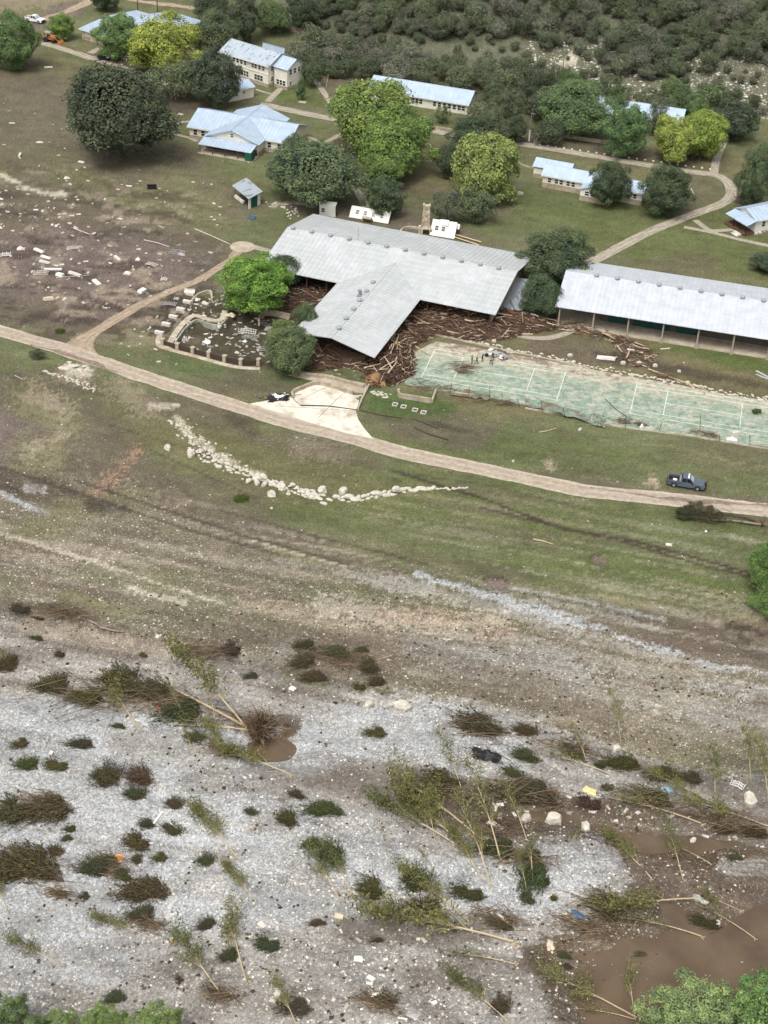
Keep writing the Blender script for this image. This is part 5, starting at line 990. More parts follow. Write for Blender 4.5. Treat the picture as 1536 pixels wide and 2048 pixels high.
SAP = [((283, 1462), (212, 1362), 0, .9), ((488, 1460), (262, 1322), 4, 1.1), ((517, 1468), (345, 1452), 3, .9), ((368, 1442), (336, 1372), 3, .4), ((428, 1446), (398, 1345), 3, 2.5), ((388, 1520), (370, 1460), 3, .5), ((460, 1520), (410, 1450), 1, .6), ((579, 1554), (440, 1498), 4, .6), ((924, 1582), (836, 1460), 2, 1.5), ((968, 1680), (780, 1555), 1, .9), ((1053, 1680), (962, 1572), 2, 1.2), ((1176, 1532), (1112, 1448), 2, 1.6), ((1222, 1553), (1080, 1508), 3, .6), ((1402, 1652), (1215, 1598), 3, .6), ((1536, 1652), (1360, 1606), 1, .6), ((1432, 1608), (1290, 1550), 1, .6), ((1428, 1604), (1400, 1500), 2, 2.5), ((1535, 1596), (1486, 1498), 2, 2.2),
 ((1368, 1760), (1290, 1640), 1, 1.2), ((1300, 1760), (1215, 1668), 4, .8), ((1420, 1730), (1340, 1690), 3, .5), ((1388, 1803), (1190, 1818), 4, .6), ((1484, 1822), (1385, 1785), 0, .5), ((1508, 1880), (1390, 1808), 3, .6), ((1402, 1877), (1235, 1836), 3, .6), ((1274, 2034), (1075, 1950), 1, .6), ((1272, 2040), (1230, 1900), 0, 1.2), ((1276, 2044), (1150, 2018), 3, .5), ((1068, 1762), (1045, 1655), 0, 1.2), ((1056, 1785), (1010, 1690), 1, 1.2), ((935, 1848), (806, 1738), 4, .6), ((1024, 1892), (728, 1820), 4, .5), ((1030, 1932), (885, 1908), 3, .4), ((869, 1748), (838, 1700), 3, .7), ((779, 1732), (758, 1660), 3, 1.2), ((685, 1804), (614, 1700), 1, .8), ((968, 1730), (935, 1650), 2, 1.4), ((980, 1768), (860, 1595), 2, 1.3), ((1012, 2046), (900, 1945), 4, .6), ((470, 1718), (392, 1615), 4, .8), ((510, 1808), (452, 1728), 4, .8), ((127, 1932), (12, 1882), 1, .5), ((296, 1878), (188, 1832), 4, .5), ((448, 1992), (345, 1872), 1, .8), ((497, 1964), (452, 1812), 0, 1.0), ((20, 1828), (-20, 1750), 1, .8), ((1000, 1718), (880, 1525), 2, 1.2), ((930, 1702), (800, 1585), 4, .8), ((905, 1692), (745, 1595), 4, .6), ((872, 1682), (828, 1585), 1, 1.2), ((30, 1345), (0, 1300), 3, .6), ((1500, 1560), (1465, 1470), 2, 2.4), ((1240, 1480), (1205, 1400), 2, 2.4), ((600, 2060), (545, 1960), 1, .8), ((1130, 1700), (1160, 1660), 3, .5), ((700, 1790), (655, 1690), 4, .7), ((960, 1760), (905, 1660), 4, .9)]
SAP.sort(key=lambda s: (s[0][1]//110, s[0][0])); _rows = {}
for s in SAP: _rows.setdefault(s[0][1]//110, []).append(s)
RN = {12: 'at the cut bank', 13: 'at the scour hole level', 14: 'just under the scour hole', 15: 'in the middle of the gravel bar', 16: 'above the brown water inlet', 17: 'beside the brown water', 18: 'in the lower gravel'}
for r_, L_ in sorted(_rows.items()):
    for i, (a, t, v_, up_) in enumerate(L_):
        P, Q = G(*a), G(*t); d = Q-P; lean = 0
        if up_ >= 2: # nearly upright: tip seen above the root because it stands
            s = pxm(*a); hh = math.hypot(t[0]-a[0], t[1]-a[1])/s/.82; d = Vector(((t[0]-a[0])/s, .25*hh, hh*.95))
        elif up_ > 1: d = Vector((d.x*.62, d.y*.62, d.length*.32))
        L = d.length; lb = '%s %s sapling %s, root %s from left' % ({0: 'bushy', 1: 'leafy', 2: 'slender leafy', 3: 'nearly bare pale', 4: 'dense yellow-green'}[v_], 'leaning' if up_ > 1 else 'toppled', RN.get(int(r_), 'nearest the bottom edge'), ordinal(min(i, 17)))
        e = empty('toppled_sapling' if up_ <= 1 else 'leaning_sapling', P+Vector((0, 0, .05)), lb, 'sapling', 'saplings pushed over by the flood'); e.rotation_euler = d.to_track_quat('X', 'Z').to_euler()
        for nm, m_ in zip(('stem', 'twigs', 'foliage'), SAPM[v_]):
            q = obj(nm, m_, e); th_ = max(1.0, 7/L); q.scale = (L, L*(1.2 if nm == 'foliage' else .8), L*1.2 if nm == 'foliage' else L*.75)
            if nm == 'foliage': q.color = (.16, .165, .075, 1) if random.random() < .6 else (.12, .135, .065, 1)
# ---------------------------------------------------------------- pool, walls and stonework
def pw(P, z=None): return [G(a, b) if z is None else Vector(GZ(a, b, z)) for a, b in P]
def wallrun(name, P, t, z0, z1, m, parent=None, label=None, cat=None, n=4, sm=True, kind=None, absz=False):
    Q = [Vector((q[0], q[1], 0)) for q in (smooth([GZ(a, b)[:2] for a, b in P], n) if sm else [GZ(a, b)[:2] for a, b in P])]
    V = []
    for i, p in enumerate(Q):
        d = (Q[min(i+1, len(Q)-1)]-Q[max(i-1, 0)]).normalized(); s = Vector((-d.y, d.x, 0))*t/2; g = 0 if absz else float(hgt(p.x, p.y))
        V += [p-s+Vector((0, 0, g+z0)), p+s+Vector((0, 0, g+z0)), p+s+Vector((0, 0, g+z1)), p-s+Vector((0, 0, g+z1))]
    Fs = []
    for i in range(len(Q)-1):
        a, b = i*4, i*4+4
        for j in range(4): Fs.append((a+j, a+(j+1) % 4, b+(j+1) % 4, b+j))
    Fs += [(3, 2, 1, 0), tuple(len(V)-4+j for j in range(4))]
    c = Q[0] if parent is None else Vector((0, 0, 0)); V = [v-c for v in V]
    o = obj(name, mesh(name, V, Fs, [m]), parent, c)
    return tag(o, label, cat, kind=kind)
POOLW = M('pool_plaster', col(176, 182, 168), .7, .2, 1, col(136, 136, 122)); COPE = M('pool_coping', col(200, 192, 174), .85, .15, 1.5, col(160, 144, 124), bump=.01)
c0 = G(335, 690); pool = empty('pool', (c0.x, c0.y, 0), 'drained curved pool full of mud and wreckage behind the pillar fence', 'pool')
def inpar(o, par): o.parent = par; o.matrix_parent_inverse = Matrix.Translation(-par.location); return o
inpar(wallrun('pool_wall', [(341, 700), (356, 676), (372, 655), (392, 640), (412, 645), (432, 650), (448, 644), (455, 628)], .25, -1.2, .1, POOLW, absz=True), pool)
inpar(wallrun('coping', [(334, 696), (350, 669), (366, 648), (388, 632), (412, 638), (432, 642), (446, 637), (450, 622)], 1.1, -.1, .14, COPE, absz=True), pool)
inpar(wallrun('back_wall', [(518, 652), (522, 634), (545, 632), (580, 640)], .3, 0, 1.2, STONE, absz=True), pool); inpar(wallrun('raised_spa_wall', [(384, 607), (398, 594), (420, 588), (424, 604)], .35, 0, .8, COPE, absz=True), pool)
fe = empty('pillar_fence', G(325, 690), 'row of stone pillars with dark fence panels along the front of the pool', 'fence')
PILL = [(325.6, 690.6), (355.5, 699.7), (386, 708), (418, 716.5), (449.5, 724.5), (482, 731), (517.5, 731)]
pp = [G(*p)-fe.location for p in PILL]; fang = math.atan2((pp[-2]-pp[0]).y, (pp[-2]-pp[0]).x)
for i, p in enumerate(pp):
    if i == 0: pil = MB().box(-.3, .3, -.3, .3, -.1, 1.25).box(-.37, .37, -.37, .37, 1.25, 1.37).done('pillar', STONE, fe, p, fang)
    else: dup(pil, fe, p, (0, 0, fang))
for a, b_ in zip(pp, pp[1:]): panel(MB(), a, b_, .12, 1.02, .06).done('fence_panel', M_FP if 'M_FP' in globals() else globals().setdefault('M_FP', M('dark_iron_panel', col(72, 58, 50), .8, .3, 4)), fe)
inpar(wallrun('footing', [(320, 672), (316, 682), (322, 694), (355, 704), (386, 712), (418, 721), (450, 730), (482, 736), (520, 738)], .9, -.2, .1, COPE), fe)
for k, (x, y) in enumerate([(318, 668), (332, 651), (346, 636), (361, 621), (374, 606), (380, 590)]):
    a = fdir+.05; e = empty('toppled_pillar', G(x, y), '%s stone pillar toppled beside its dark panel on the left pool terrace, counted from the road' % ['first', 'second', 'third', 'fourth', 'fifth', 'sixth'][k], 'pillar', 'toppled pillars on the pool terrace', fdir-.1)
    MB().box(-.75, .75, -.3, .3, 0, .55).box(.75, .88, -.36, .36, -.03, .6).done('shaft', WHITEDB, e)
    if k < 5: MB().box(-.2, 1.1, .45, 2.0, .05, .12).done('fallen_panel', M_FP, e)
# curved line of stones on the lawn
def stone(seed):
    rng = random.Random(seed); b = MB(); v = []
    for z, k in ((0, 1.0), (.5, 1.02), (.82, .72)):
        for j in range(6): a = 6.283*j/6+rng.uniform(-.2, .2); r = .5*k*rng.uniform(.82, 1.15); v.append((math.cos(a)*r, math.sin(a)*r, z*.9+rng.uniform(-.04, .04)))
    f = [tuple(range(12, 18))]
    for l in (0, 6):
        for j in range(6): f.append((l+j, l+(j+1) % 6, l+6+(j+1) % 6, l+6+j))
    b.add(v, f); return mesh('stone', b.V, b.F, [LIME])
LIME = M('pale_limestone', col(206, 200, 186), .9, .3, 2.2, col(146, 136, 118), bump=.05, thr=(.5, .68)); STN = [stone(i) for i in range(6)]
def stones(root, P, n, w0, w1, s0, s1, seed, name='stone', big=.1, hz=.75, px=True, layers=.35):
    rng = random.Random(seed); Q = smooth([GZ(a, b)[:2] for a, b in P], 6); cum = [0]
    for a, b in zip(Q, Q[1:]): cum.append(cum[-1]+np.linalg.norm(b-a))
    for i in range(n):
        t = (i+rng.random())/n; s = t*cum[-1]; x = np.interp(s, cum, [q[0] for q in Q]); y = np.interp(s, cum, [q[1] for q in Q]); j = min(len(Q)-2, int(np.searchsorted(cum, s))); d = Q[j+1]-Q[j] if j+1 < len(Q) else Q[j]-Q[j-1]; d = d/(np.linalg.norm(d)+1e-9)
        w = w0+(w1-w0)*t; o_ = rng.gauss(0, w/2.4); x += -d[1]*o_; y += d[0]*o_; sz = (s0+(s1-s0)*t)*rng.uniform(.6, 1.35)*(1.6 if rng.random() < big else 1)
        q = obj(name, STN[rng.randrange(6)], root, Vector((x, y, float(hgt(x, y))-.06+(sz*.4 if rng.random() < layers and abs(o_) < w/4 else 0)))-root.location); q.scale = (sz*rng.uniform(1.0, 1.6), sz*rng.uniform(.7, 1.0), sz*hz*rng.uniform(.5, .9)); q.rotation_euler = (rng.uniform(-.15, .15), rng.uniform(-.15, .15), math.atan2(d[1], d[0])+rng.gauss(0, .5))
e = empty('stone_wall', G(355, 838), 'curved collapsed dry stone wall lying across the lawn below the road', 'wall')
stones(e, [(352, 836), (372, 860), (392, 885), (412, 908), (432, 925)], 112, 1.6, 3.0, .3, .48, 1, big=.12)
stones(e, [(415, 915), (465, 938), (520, 958), (575, 976), (630, 992)], 104, 2.2, 1.5, .48, .62, 2, big=.2)
stones(e, [(625, 990), (670, 998), (720, 997), (765, 990), (805, 983), (835, 980)], 60, 1.2, .7, .62, .66, 3, big=.2)
stones(e, [(835, 980), (870, 979), (905, 978), (936, 976)], 22, .5, .2, .7, .35, 4, big=.1, layers=0)
for (x, y, sz, l) in ((335, 898, 1.2, 'round pale boulder alone left of the curved stone wall'), (382, 911, 1.7, 'flat pale slab at the left foot of the curved stone wall'), (645, 984, 1.5, 'squarish boulder standing proud on the wall, left of two'), (686, 986, 1.5, 'squarish boulder standing proud on the wall, right of two'), (543, 991, 1.3, 'lone boulder below the middle of the curved wall'), (497, 964, 1.0, 'leftmost of three boulders just below the curved wall'), (514, 968, 1.1, 'middle one of three boulders just below the curved wall'), (529, 971, 1.0, 'rightmost of three boulders just below the curved wall'), (565, 978, .9, 'small boulder tucked under the curved wall'), (804, 1416, 2.0, 'cream rock at the upper rim of the white gravel'), (736, 1413, 1.3, 'small yellowish rock left of the cream rock'), (543, 1017, .4, 'tiny pale stone below the curved wall'),
    (1106, 1643, 1.9, 'pinkish square block by the brown inlet'), (1050, 1640, 1.4, 'pinkish block left of the larger square one'), (1500, 1603, 1.9, 'pinkish boulder near the right edge above the water'), (1170, 1657, 1.4, 'upright pale slab beside the brown inlet'), (1086+300, 1683, .8, 'single stone standing in the shallow inlet'), (1232, 1500, 1.1, 'angular block at the mud rim right of the shrubs'), (1160, 860, .6, 'small pale stone on the lawn below the court'), (1026, 923, .45, 'tiny white stone on the lawn above the road'), (340, 2045-160, 1.1, 'orange-white stone low on the gravel bar')):
    q = obj('boulder', STN[int(x) % 6], None, G(x, y)); q.scale = (sz*1.1, sz*.85, sz*.75); q.rotation_euler = (.1, .05, x); tag(q, l, 'boulder')
e = empty('ruined_paving', G(120, 745), 'broken stone paving and kerb below the road on the left', 'paving'); stones(e, [(84, 743), (110, 750), (135, 757)], 12, .3, .5, .5, .5, 7, big=0); stones(e, [(130, 757), (160, 768), (190, 782)], 40, 1.2, 1.0, .35, .4, 8)
stones(e, [(128, 735), (155, 738), (185, 742)], 22, 2.0, 2.4, .8, .7, 9, hz=.25)
e = empty('court_edge_wall', G(900, 672), 'low broken stone ledge between the hall lawn and the tennis court', 'wall'); stones(e, [(870, 664), (940, 682), (1020, 700), (1110, 718), (1180, 735), (1260, 748), (1330, 762), (1400, 775), (1470, 790), (1560, 803)], 190, 1.1, 1.1, .42, .42, 10, big=.08)
inpar(wallrun('kerb', [(850, 666), (940, 686), (1020, 704), (1110, 722), (1180, 739)], .35, -.1, .22, CONC), e)
for bi, (x, y, sz) in enumerate(((965, 678, .6), (988, 684, .9), (1018, 700, .7), (1078, 715, .8), (1140, 712, .9), (1246, 728, 1.0), (1278, 727, .9), (1310, 733, .9), (1358, 744, .7))):
    q = obj('boulder', STN[int(x) % 6], None, G(x, y)); q.scale = (sz, sz*.8, sz*.7); tag(q, 'pale boulder on the lawn edge above the court, %s from the left' % ordinal(bi), 'boulder', 'boulders above the tennis court')
e = empty('rock_scatter', G(570, 408), 'spill of white rocks by the left end of the main hall', 'rocks'); stones(e, [(535, 412), (560, 408), (580, 415), (588, 430), (575, 436)], 34, 2.0, 2.0, .4, .45, 12, layers=0)
# stone retaining walls
for P, h_, l in (([(1087, 272), (1130, 277), (1170, 283), (1204, 288), (1260, 296)], .9, 'stone retaining wall under the trees left of the half-hidden cabin'), ([(1345, 300), (1380, 308), (1412, 314)], .8, 'short stone retaining wall under the yellow-green trees'), ([(838, 253), (868, 258), (905, 264)], .6, 'low stone kerb wall between the long cabin lawn and the path')):
    wallrun('retaining_wall', P, .35, -.1, h_, STONE, label=l, cat='wall')
for P, h_, t, l, m in (([(586, 797), (586, 788), (607, 778), (632, 770), (664, 776), (706, 790)], .7, .4, 'pale stone wall round the top of the white forecourt', STONE), ([(600, 752), (650, 756), (690, 766), (728, 776)], .6, .5, 'broken stone wall below the debris at the wing end', STONE), ([(738, 774), (730, 790), (722, 806), (716, 822)], .6, .22, 'thin concrete wall down the right side of the forecourt', CONC), ([(797, 786), (799, 795), (825, 800), (862, 806)], .9, .3, 'low U-shaped concrete wall near the corner of the court', CONC), ([(864, 806), (868, 795), (872, 785)], .7, .3, 'short concrete stub wall closing the U-shaped one', CONC),
    ([(1050, 818), (1100, 826), (1160, 838)], .25, .25, 'cream kerb on the lawn side of the court, left piece', COPE), ([(1185, 845), (1240, 855), (1275, 860)], .25, .25, 'cream kerb on the lawn side of the court, second piece', COPE), ([(1290, 861), (1350, 868), (1400, 876)], .22, .22, 'cream kerb on the lawn side of the court, third piece', COPE), ([(1400, 877), (1470, 888), (1560, 903)], .22, .22, 'cream kerb on the lawn side of the court, rightmost piece', COPE), ([(910, 789), (950, 795)], .5, .3, 'short wall stub behind the flattened court fence', CONC), ([(1037, 317), (1036, 326), (1050, 334), (1074, 339)], .3, .3, 'curved kerb left of the stepped cabin', CONC), ([(813, 322), (840, 324), (866, 322), (860, 292)], .3, .3, 'pale kerb frame beneath the huge light green trees', CONC), ([(1382, 380), (1388, 395), (1384, 403)], .3, .25, 'short curved kerb right of the stepped cabin', CONC)):
    wallrun('low_wall', P, t, -.1, h_, m, label=l, cat='wall')
slab('walkway', [(575, 750), (602, 742), (740, 768), (728, 786), (700, 784), (640, 764)], -.1, .08, CONC)
# court fence: leaning posts and a fallen green windscreen
e = empty('court_fence', G(900, 786), 'wrecked court fence with leaning posts and collapsed green netting', 'fence'); pm = M('green_fence_post', col(58, 80, 66), .7, .2, 2)
for i, (x, y) in enumerate([(900, 788), (937, 795), (978, 800), (1005, 806), (1040, 814), (1085, 824), (1130, 834), (1178, 846), (1250, 858), (1318, 864), (1400, 858), (1440, 884), (1500, 892)]):
    p = G(x, y)-e.location; MB().tube([p, p+Vector((random.uniform(-.6, .3), random.uniform(-.3, .5), random.uniform(1.3, 2.6)))], .045, 5).done('post', pm, e)
def cloth(name, P, m, root, amp=.25, n=9, z=.2):
    A, B, C_, D_ = [G(*p)-root.location for p in P]; V = []; rng = random.Random(int(P[0][0]))
    for i in range(n+1):
        for j in range(n+1): s, t = i/n, j/n; p = (A*(1-s)+B*s)*(1-t)+(D_*(1-s)+C_*s)*t; V.append(p+Vector((rng.gauss(0, amp*.3), rng.gauss(0, amp*.3), z+abs(rng.gauss(0, amp))*math.sin(3.1*(i+.5)/(n+1)))))
    return obj(name, mesh(name, V, [(i*(n+1)+j, (i+1)*(n+1)+j, (i+1)*(n+1)+j+1, i*(n+1)+j+1) for i in range(n) for j in range(n)], [m]), root)
NET = M('green_netting', col(128, 148, 132), .9, .35, 1.5, col(112, 104, 88), thr=(.42, .58))
for P in ([(1050, 800), (1180, 830), (1176, 848), (1050, 814)], [(1185, 828), (1212, 836), (1210, 858), (1184, 852)], [(900, 778), (980, 792), (978, 803), (900, 792)]): cloth('fallen_netting', P, NET, e)
BR = Mrand('torn_branches', [col(96, 80, 62), col(120, 102, 80), col(74, 64, 50), col(140, 120, 96)])
def snag(px, py, w, label, n=60, seed=1, h=.5, name='brush_heap', mat=None, loc=None, ang=None, cat='brush'):
    rng = random.Random(seed); b = MB(); p = G(px, py); L = w/pxm(px, py)
    for i in range(n):
        a = (fdir if ang is None else ang)+rng.gauss(0, .6); c = Vector((rng.gauss(0, L*.25), rng.gauss(0, L*.12), abs(rng.gauss(0, h*.5)))); c.xy = Vector((c.x*math.cos(fdir)-c.y*math.sin(fdir), c.x*math.sin(fdir)+c.y*math.cos(fdir)))
        d = Vector((math.cos(a), math.sin(a), rng.uniform(-.1, .35)))*L*rng.uniform(.12, .32); b.tube([c-d, c+Vector((0, 0, .1)), c+d], [.035, .03, .012], 3, cap=False)
    o = b.done(name, mat or BR, None, p); return tag(o, label, cat)
for x, y, w, l in ((860, 775, 90, 'dark brush heap caught at the court corner'), (950, 800, 70, 'brush heap on the flattened fence below the people'), (1010, 808, 50, 'brown brush heap right of the first court post'), (1248, 845, 40, 'brush tuft on the kerb in the middle of the court edge'), (1282, 850, 24, 'small brush tuft beside a white block on the court edge'), (1412, 870, 60, 'tall brush heap on the kerb right of the court middle'), (1330, 755, 60, 'brush strip on the stone ledge above the court'), (930, 735, 60, 'dark branches lying on the court left of the people'), (925, 745, 40, 'thin dark branches on the court beside the service line')): snag(x, y, w, l, seed=int(x), h=.6)
# ---------------------------------------------------------------- flood debris jammed against the halls
LOGM = Mrand('splintered_timber', [col(84, 66, 54), col(106, 80, 62), col(68, 54, 46), col(126, 98, 76), col(98, 72, 56), col(60, 50, 44), col(146, 122, 98), col(206, 192, 168), col(90, 76, 66)])
LOGL = M('stripped_pale_log', col(198, 180, 154), .85, .3, 3); LOGD = M('dark_log', col(92, 74, 62), .9, .35, 3); LOGR = M('red_brown_log', col(122, 90, 70), .9, .3, 3)
LOGS = []
for i, m in enumerate([LOGL, LOGD, LOGR, LOGD, LOGR, LOGD]):
    b = MB(); b.tube([(-.5, 0, 0), (0, .015, .01), (.5, 0, 0)], [.022+.006*(i % 3), .02, .012], 6); LOGS.append(mesh('log', b.V, b.F, [m]))
def pile(name, label, P, hgt_, nl, ns, seed, L0=.8, L1=3.4, ang=None, pale=.3, mound=True):
    rng = random.Random(seed); W4 = [tuple(GZ(a, b)[:2]) for a, b in P]; xs = [p[0] for p in W4]; ys = [p[1] for p in W4]; c = G(sum(p[0] for p in P)/len(P), sum(p[1] for p in P)/len(P)); e = empty(name, c, label, 'debris pile'); pts = []
    while len(pts) < nl+ns:
        x = np.array([rng.uniform(min(xs), max(xs)) for _ in range(400)]); y = np.array([rng.uniform(min(ys), max(ys)) for _ in range(400)]); d = dpoly(x, y, W4)
        pts += [(a, b_, -q) for a, b_, q in zip(x, y, d) if q < 0]
    def top(d): return hgt_*(1-math.exp(-d/1.2))
    b = MB(); k = 0
    for i, (x, y, d) in enumerate(pts[:nl+ns]):
        a = rng.random()*6.28 if ang is None else ang+rng.gauss(0, .55); L = rng.uniform(L0, L1)*(1 if i < nl else .6); z = top(d)*rng.uniform(.75, 1.15)+.05; tl = rng.gauss(0, .22)
        if i < nl:
            m = LOGS[0] if rng.random() < pale else LOGS[rng.randrange(1, 6)]; q = obj('log', m, e, Vector((x, y, z+.1))-c); q.rotation_euler = (rng.random()*6, tl, a); r_ = rng.uniform(1.8, 4.6)*(1.4 if rng.random() < .1 else 1); q.scale = (L, r_*1.3, r_*1.3)
        else:
            D_ = Vector((math.cos(a)*math.cos(tl), math.sin(a)*math.cos(tl), math.sin(tl)))*L/2; p = Vector((x, y, z*rng.uniform(.6, 1)))-c; b.tube([p-D_, p+D_], [rng.uniform(.018, .065)]*2, 4, cap=False)
    tag(b.done('splinters', LOGM, e), kind='stuff')
    if mound:
        n = 40; X_, Y_ = np.meshgrid(np.linspace(min(xs), max(xs), n), np.linspace(min(ys), max(ys), n)); d = -dpoly(X_, Y_, W4); Z_ = np.where(d > 0, hgt_*.85*(1-np.exp(-np.maximum(d, 0)/1.2)), -.3)+.25*(fbm(X_*1.3, Y_*1.3, seed)-.5)
        V = np.stack([X_-c.x, Y_-c.y, Z_], -1).reshape(-1, 3); i = np.arange(n-1)[:, None]*n+np.arange(n-1)[None]; tag(obj('packed_mud_and_wood', mesh('packed_mud_and_wood', V, np.stack([i, i+1, i+n+1, i+n], -1).reshape(-1, 4), [M(name+'_base', col(74, 58, 48), .95, .4, 3, bump=.1)]), e), kind='stuff')
    return e
pile('debris_pile', 'long reddish-brown log jam packed under the right front of the main hall', [(838, 590), (990, 620), (1060, 632), (1112, 645), (1108, 662), (1060, 668), (1000, 682), (930, 682), (870, 672), (820, 700), (785, 705), (800, 650)], 1.7, 300, 4600, 1, ang=fdir, pale=.2)
pile('debris_pile', 'tall tangle of splintered trunks at the tip of the wing roof', [(728, 752), (745, 715), (790, 670), (825, 690), (828, 750), (790, 772), (745, 770)], 2.6, 150, 1800, 2, L0=1.2, L1=4.6, ang=1.2, pale=.42)
pile('debris_pile', 'dark timber jam under the wing roof eave behind the vivid green tree', [(560, 580), (670, 570), (700, 590), (640, 640), (590, 660), (560, 620)], 1.3, 70, 600, 3, ang=fdir, pale=.12)
pile('debris_pile', 'broken boards and beams spilling from the front of the wing', [(610, 690), (690, 690), (760, 730), (740, 750), (690, 735), (640, 745), (600, 735)], 1.3, 80, 700, 4, ang=-.5, pale=.2)
pile('debris_pile', 'low drift of branches reaching toward the open-sided hall', [(1100, 640), (1160, 645), (1230, 670), (1290, 690), (1280, 700), (1200, 680), (1120, 662)], .6, 26, 240, 5, ang=fdir, pale=.3, mound=False)
pile('debris_pile', 'wood and rubble drift on the mud left of the open-sided hall lawn', [(1230, 690), (1310, 700), (1320, 725), (1270, 735), (1225, 715)], .35, 26, 160, 6, ang=fdir, pale=.4, mound=False)
e = empty('fallen_deck', G(668, 728), 'brown tilted deck section with orange edge below the wing roof', 'deck'); Q = [Vector(GZ(*p, z))-e.location for p, z in zip([(632, 716), (718, 732), (735, 712), (655, 690)], (.4, .5, 1.8, 1.6))]
slope(e, *Q, M('deck_boards', col(92, 74, 62), .85, .25, 2), 'deck', False); MB().tube([Q[0], Q[3]], .12, 4).done('orange_edge', M('orange_wood', col(190, 116, 62), .8), e); MB().tube([Q[0]+Vector((0, -.1, .05)), Q[1]+Vector((0, -.1, .05))], .09, 4).done('pale_edge', PALEWOOD, e)
RB = M('orange_root_wood', col(150, 116, 84), .9, .4, 1.2, col(104, 80, 62)); e = empty('uprooted_stump', G(750, 768), 'huge orange-brown root plate of an uprooted tree below the wing tip', 'stump')
b = MB(); rng = random.Random(3)
b.tube([(-.5, .2, .1), (0, 0, .9), (.6, .6, 1.8)], [1.5, 1.25, .6], 12); b.done('stump', RB, e); b = MB()
b.cyl(1.2, -.1, 0, .9, .75, 10, r2=.5); b.done('cut_face', M('fresh_orange_wood', col(210, 164, 116), .85, .2, 2), e)
b = MB()
for k in range(26): a = rng.random()*6.28; d = Vector((math.cos(a), math.sin(a), rng.uniform(-.1, .8))); b.tube([d*.7, d*1.6+Vector((0, 0, .2)), d*rng.uniform(1.9, 2.8)], [.16, .09, .03], 4)
b.done('root', BR, e)
# ---------------------------------------------------------------- wreckage around the halls
def box_thing(name, px, py, dims, label, cat, m, rz=None, rx=0, ry=0, group=None, lift=0):
    l, w, h = dims; bb = MB(); k = .06*min(l, w); bb.add([(-l/2, -w/2, 0), (l/2, -w/2, 0), (l/2, w/2, 0), (-l/2, w/2, 0), (-l/2+k, -w/2+k, h), (l/2-k, -w/2+k, h), (l/2-k*.4, w/2-k, h*.95), (-l/2+k, w/2-k, h)], [(3, 2, 1, 0), (4, 5, 6, 7), (0, 1, 5, 4), (1, 2, 6, 5), (2, 3, 7, 6), (3, 0, 4, 7)])
    o = bb.done(name, m, None, G(px, py)+Vector((0, 0, lift))); o.rotation_euler = (rx, ry, fdir if rz is None else rz); return tag(o, label, cat, group)
def wallchunk(px, py, L, Hh, rz, rx, wx, label):
    e = empty('wall_fragment', G(px, py), label, 'wall fragment'); e.rotation_euler = (rx, 0, rz); MB().box(-L/2, L/2, -.1, .1, 0, Hh).done('siding', WHITE, e)
    for x in wx: window(e, x, -.1, Hh*.35, .7, .9, (0, -1)); MB().box(x-.4, x+.4, .1, .14, Hh*.3, Hh*.75).done('opening', DARK, e)
    return e
e = wallchunk(655, 432, 3.4, 2.6, -.15, .1, (-.9, ), 'upright white wall fragment with one window behind the hall roof'); MB().box(-1.9, 1.7, .1, 1.8, 2.3, 2.45).done('roof_scrap', WHITE, e)
e = wallchunk(737, 441, 8.6, 2.6, -.28, -.75, (-2.7, -1.0, .8, 2.6), 'long white wall fragment with four windows leaning back behind the hall'); MB().box(-1, 1, -1.8, -.2, -.3, .2).done('footing', STONE, e)
e = wallchunk(884, 474, 5.2, 3.4, -.25, -.6, (-1.4, 0), 'collapsed white wall with torn roof sheets beside the chimney'); rng = random.Random(5)
for k in range(6): p = Vector((rng.uniform(-2, 3), rng.uniform(-.5, 1.6), rng.uniform(.6, 2.4))); q = panel(MB(), p, p+Vector((rng.uniform(.8, 2), rng.uniform(-.8, .8), 0)), 0, rng.uniform(.5, 1.2), .06).done('torn_sheet', WHITE if k % 3 else BROWNW, e); q.rotation_euler = (rng.uniform(-.3, .3), 0, 0)
e = empty('chimney', G(851, 466), 'free-standing stone chimney with fireplace behind the main hall', 'chimney')
STONE = M('chimney_stone', col(206, 194, 172), .9, .4, 2.5, col(140, 122, 100), thr=(.45, .6)); rng = random.Random(8); b = MB(); b.box(-1.5, 1.3, -.7, .9, 0, 1.3); b.done('fireplace', STONE, e); MB().box(-.6, .7, -.74, -.5, .1, 1.0).done('firebox_opening', DARK, e); zz = 1.3
for k in range(9): w = .95-.035*k; MB().box(-w+rng.uniform(-.06, .06), w*.8+rng.uniform(-.06, .06), -.45, .6+rng.uniform(-.05, .05), zz, zz+.52).done('stone_course', STONE, e); zz += .525
MB().box(-.85, -.4, -.5, .6, zz, zz+.25).box(.3, .7, -.5, .6, zz, zz+.2).done('broken_top', STONE, e)
wallrun('low_wall', [(800, 466), (808, 459), (822, 457), (838, 460), (846, 466)], .35, 0, .5, COPE, label='curved low ruin wall left of the chimney', cat='wall')
for k, (a, b_) in enumerate((((905, 470), (962, 487)), ((903, 475), (958, 493)))): P, Q = G(*a), G(*b_); tag(MB().tube([(0, 0, .3), tuple(Q-P+Vector((0, 0, .3)))], .16, 4).done('beam', PALEWOOD, None, P), ['upper pale beam lying right of the chimney behind the roof', 'lower pale beam lying right of the chimney behind the roof'][k], 'beam')
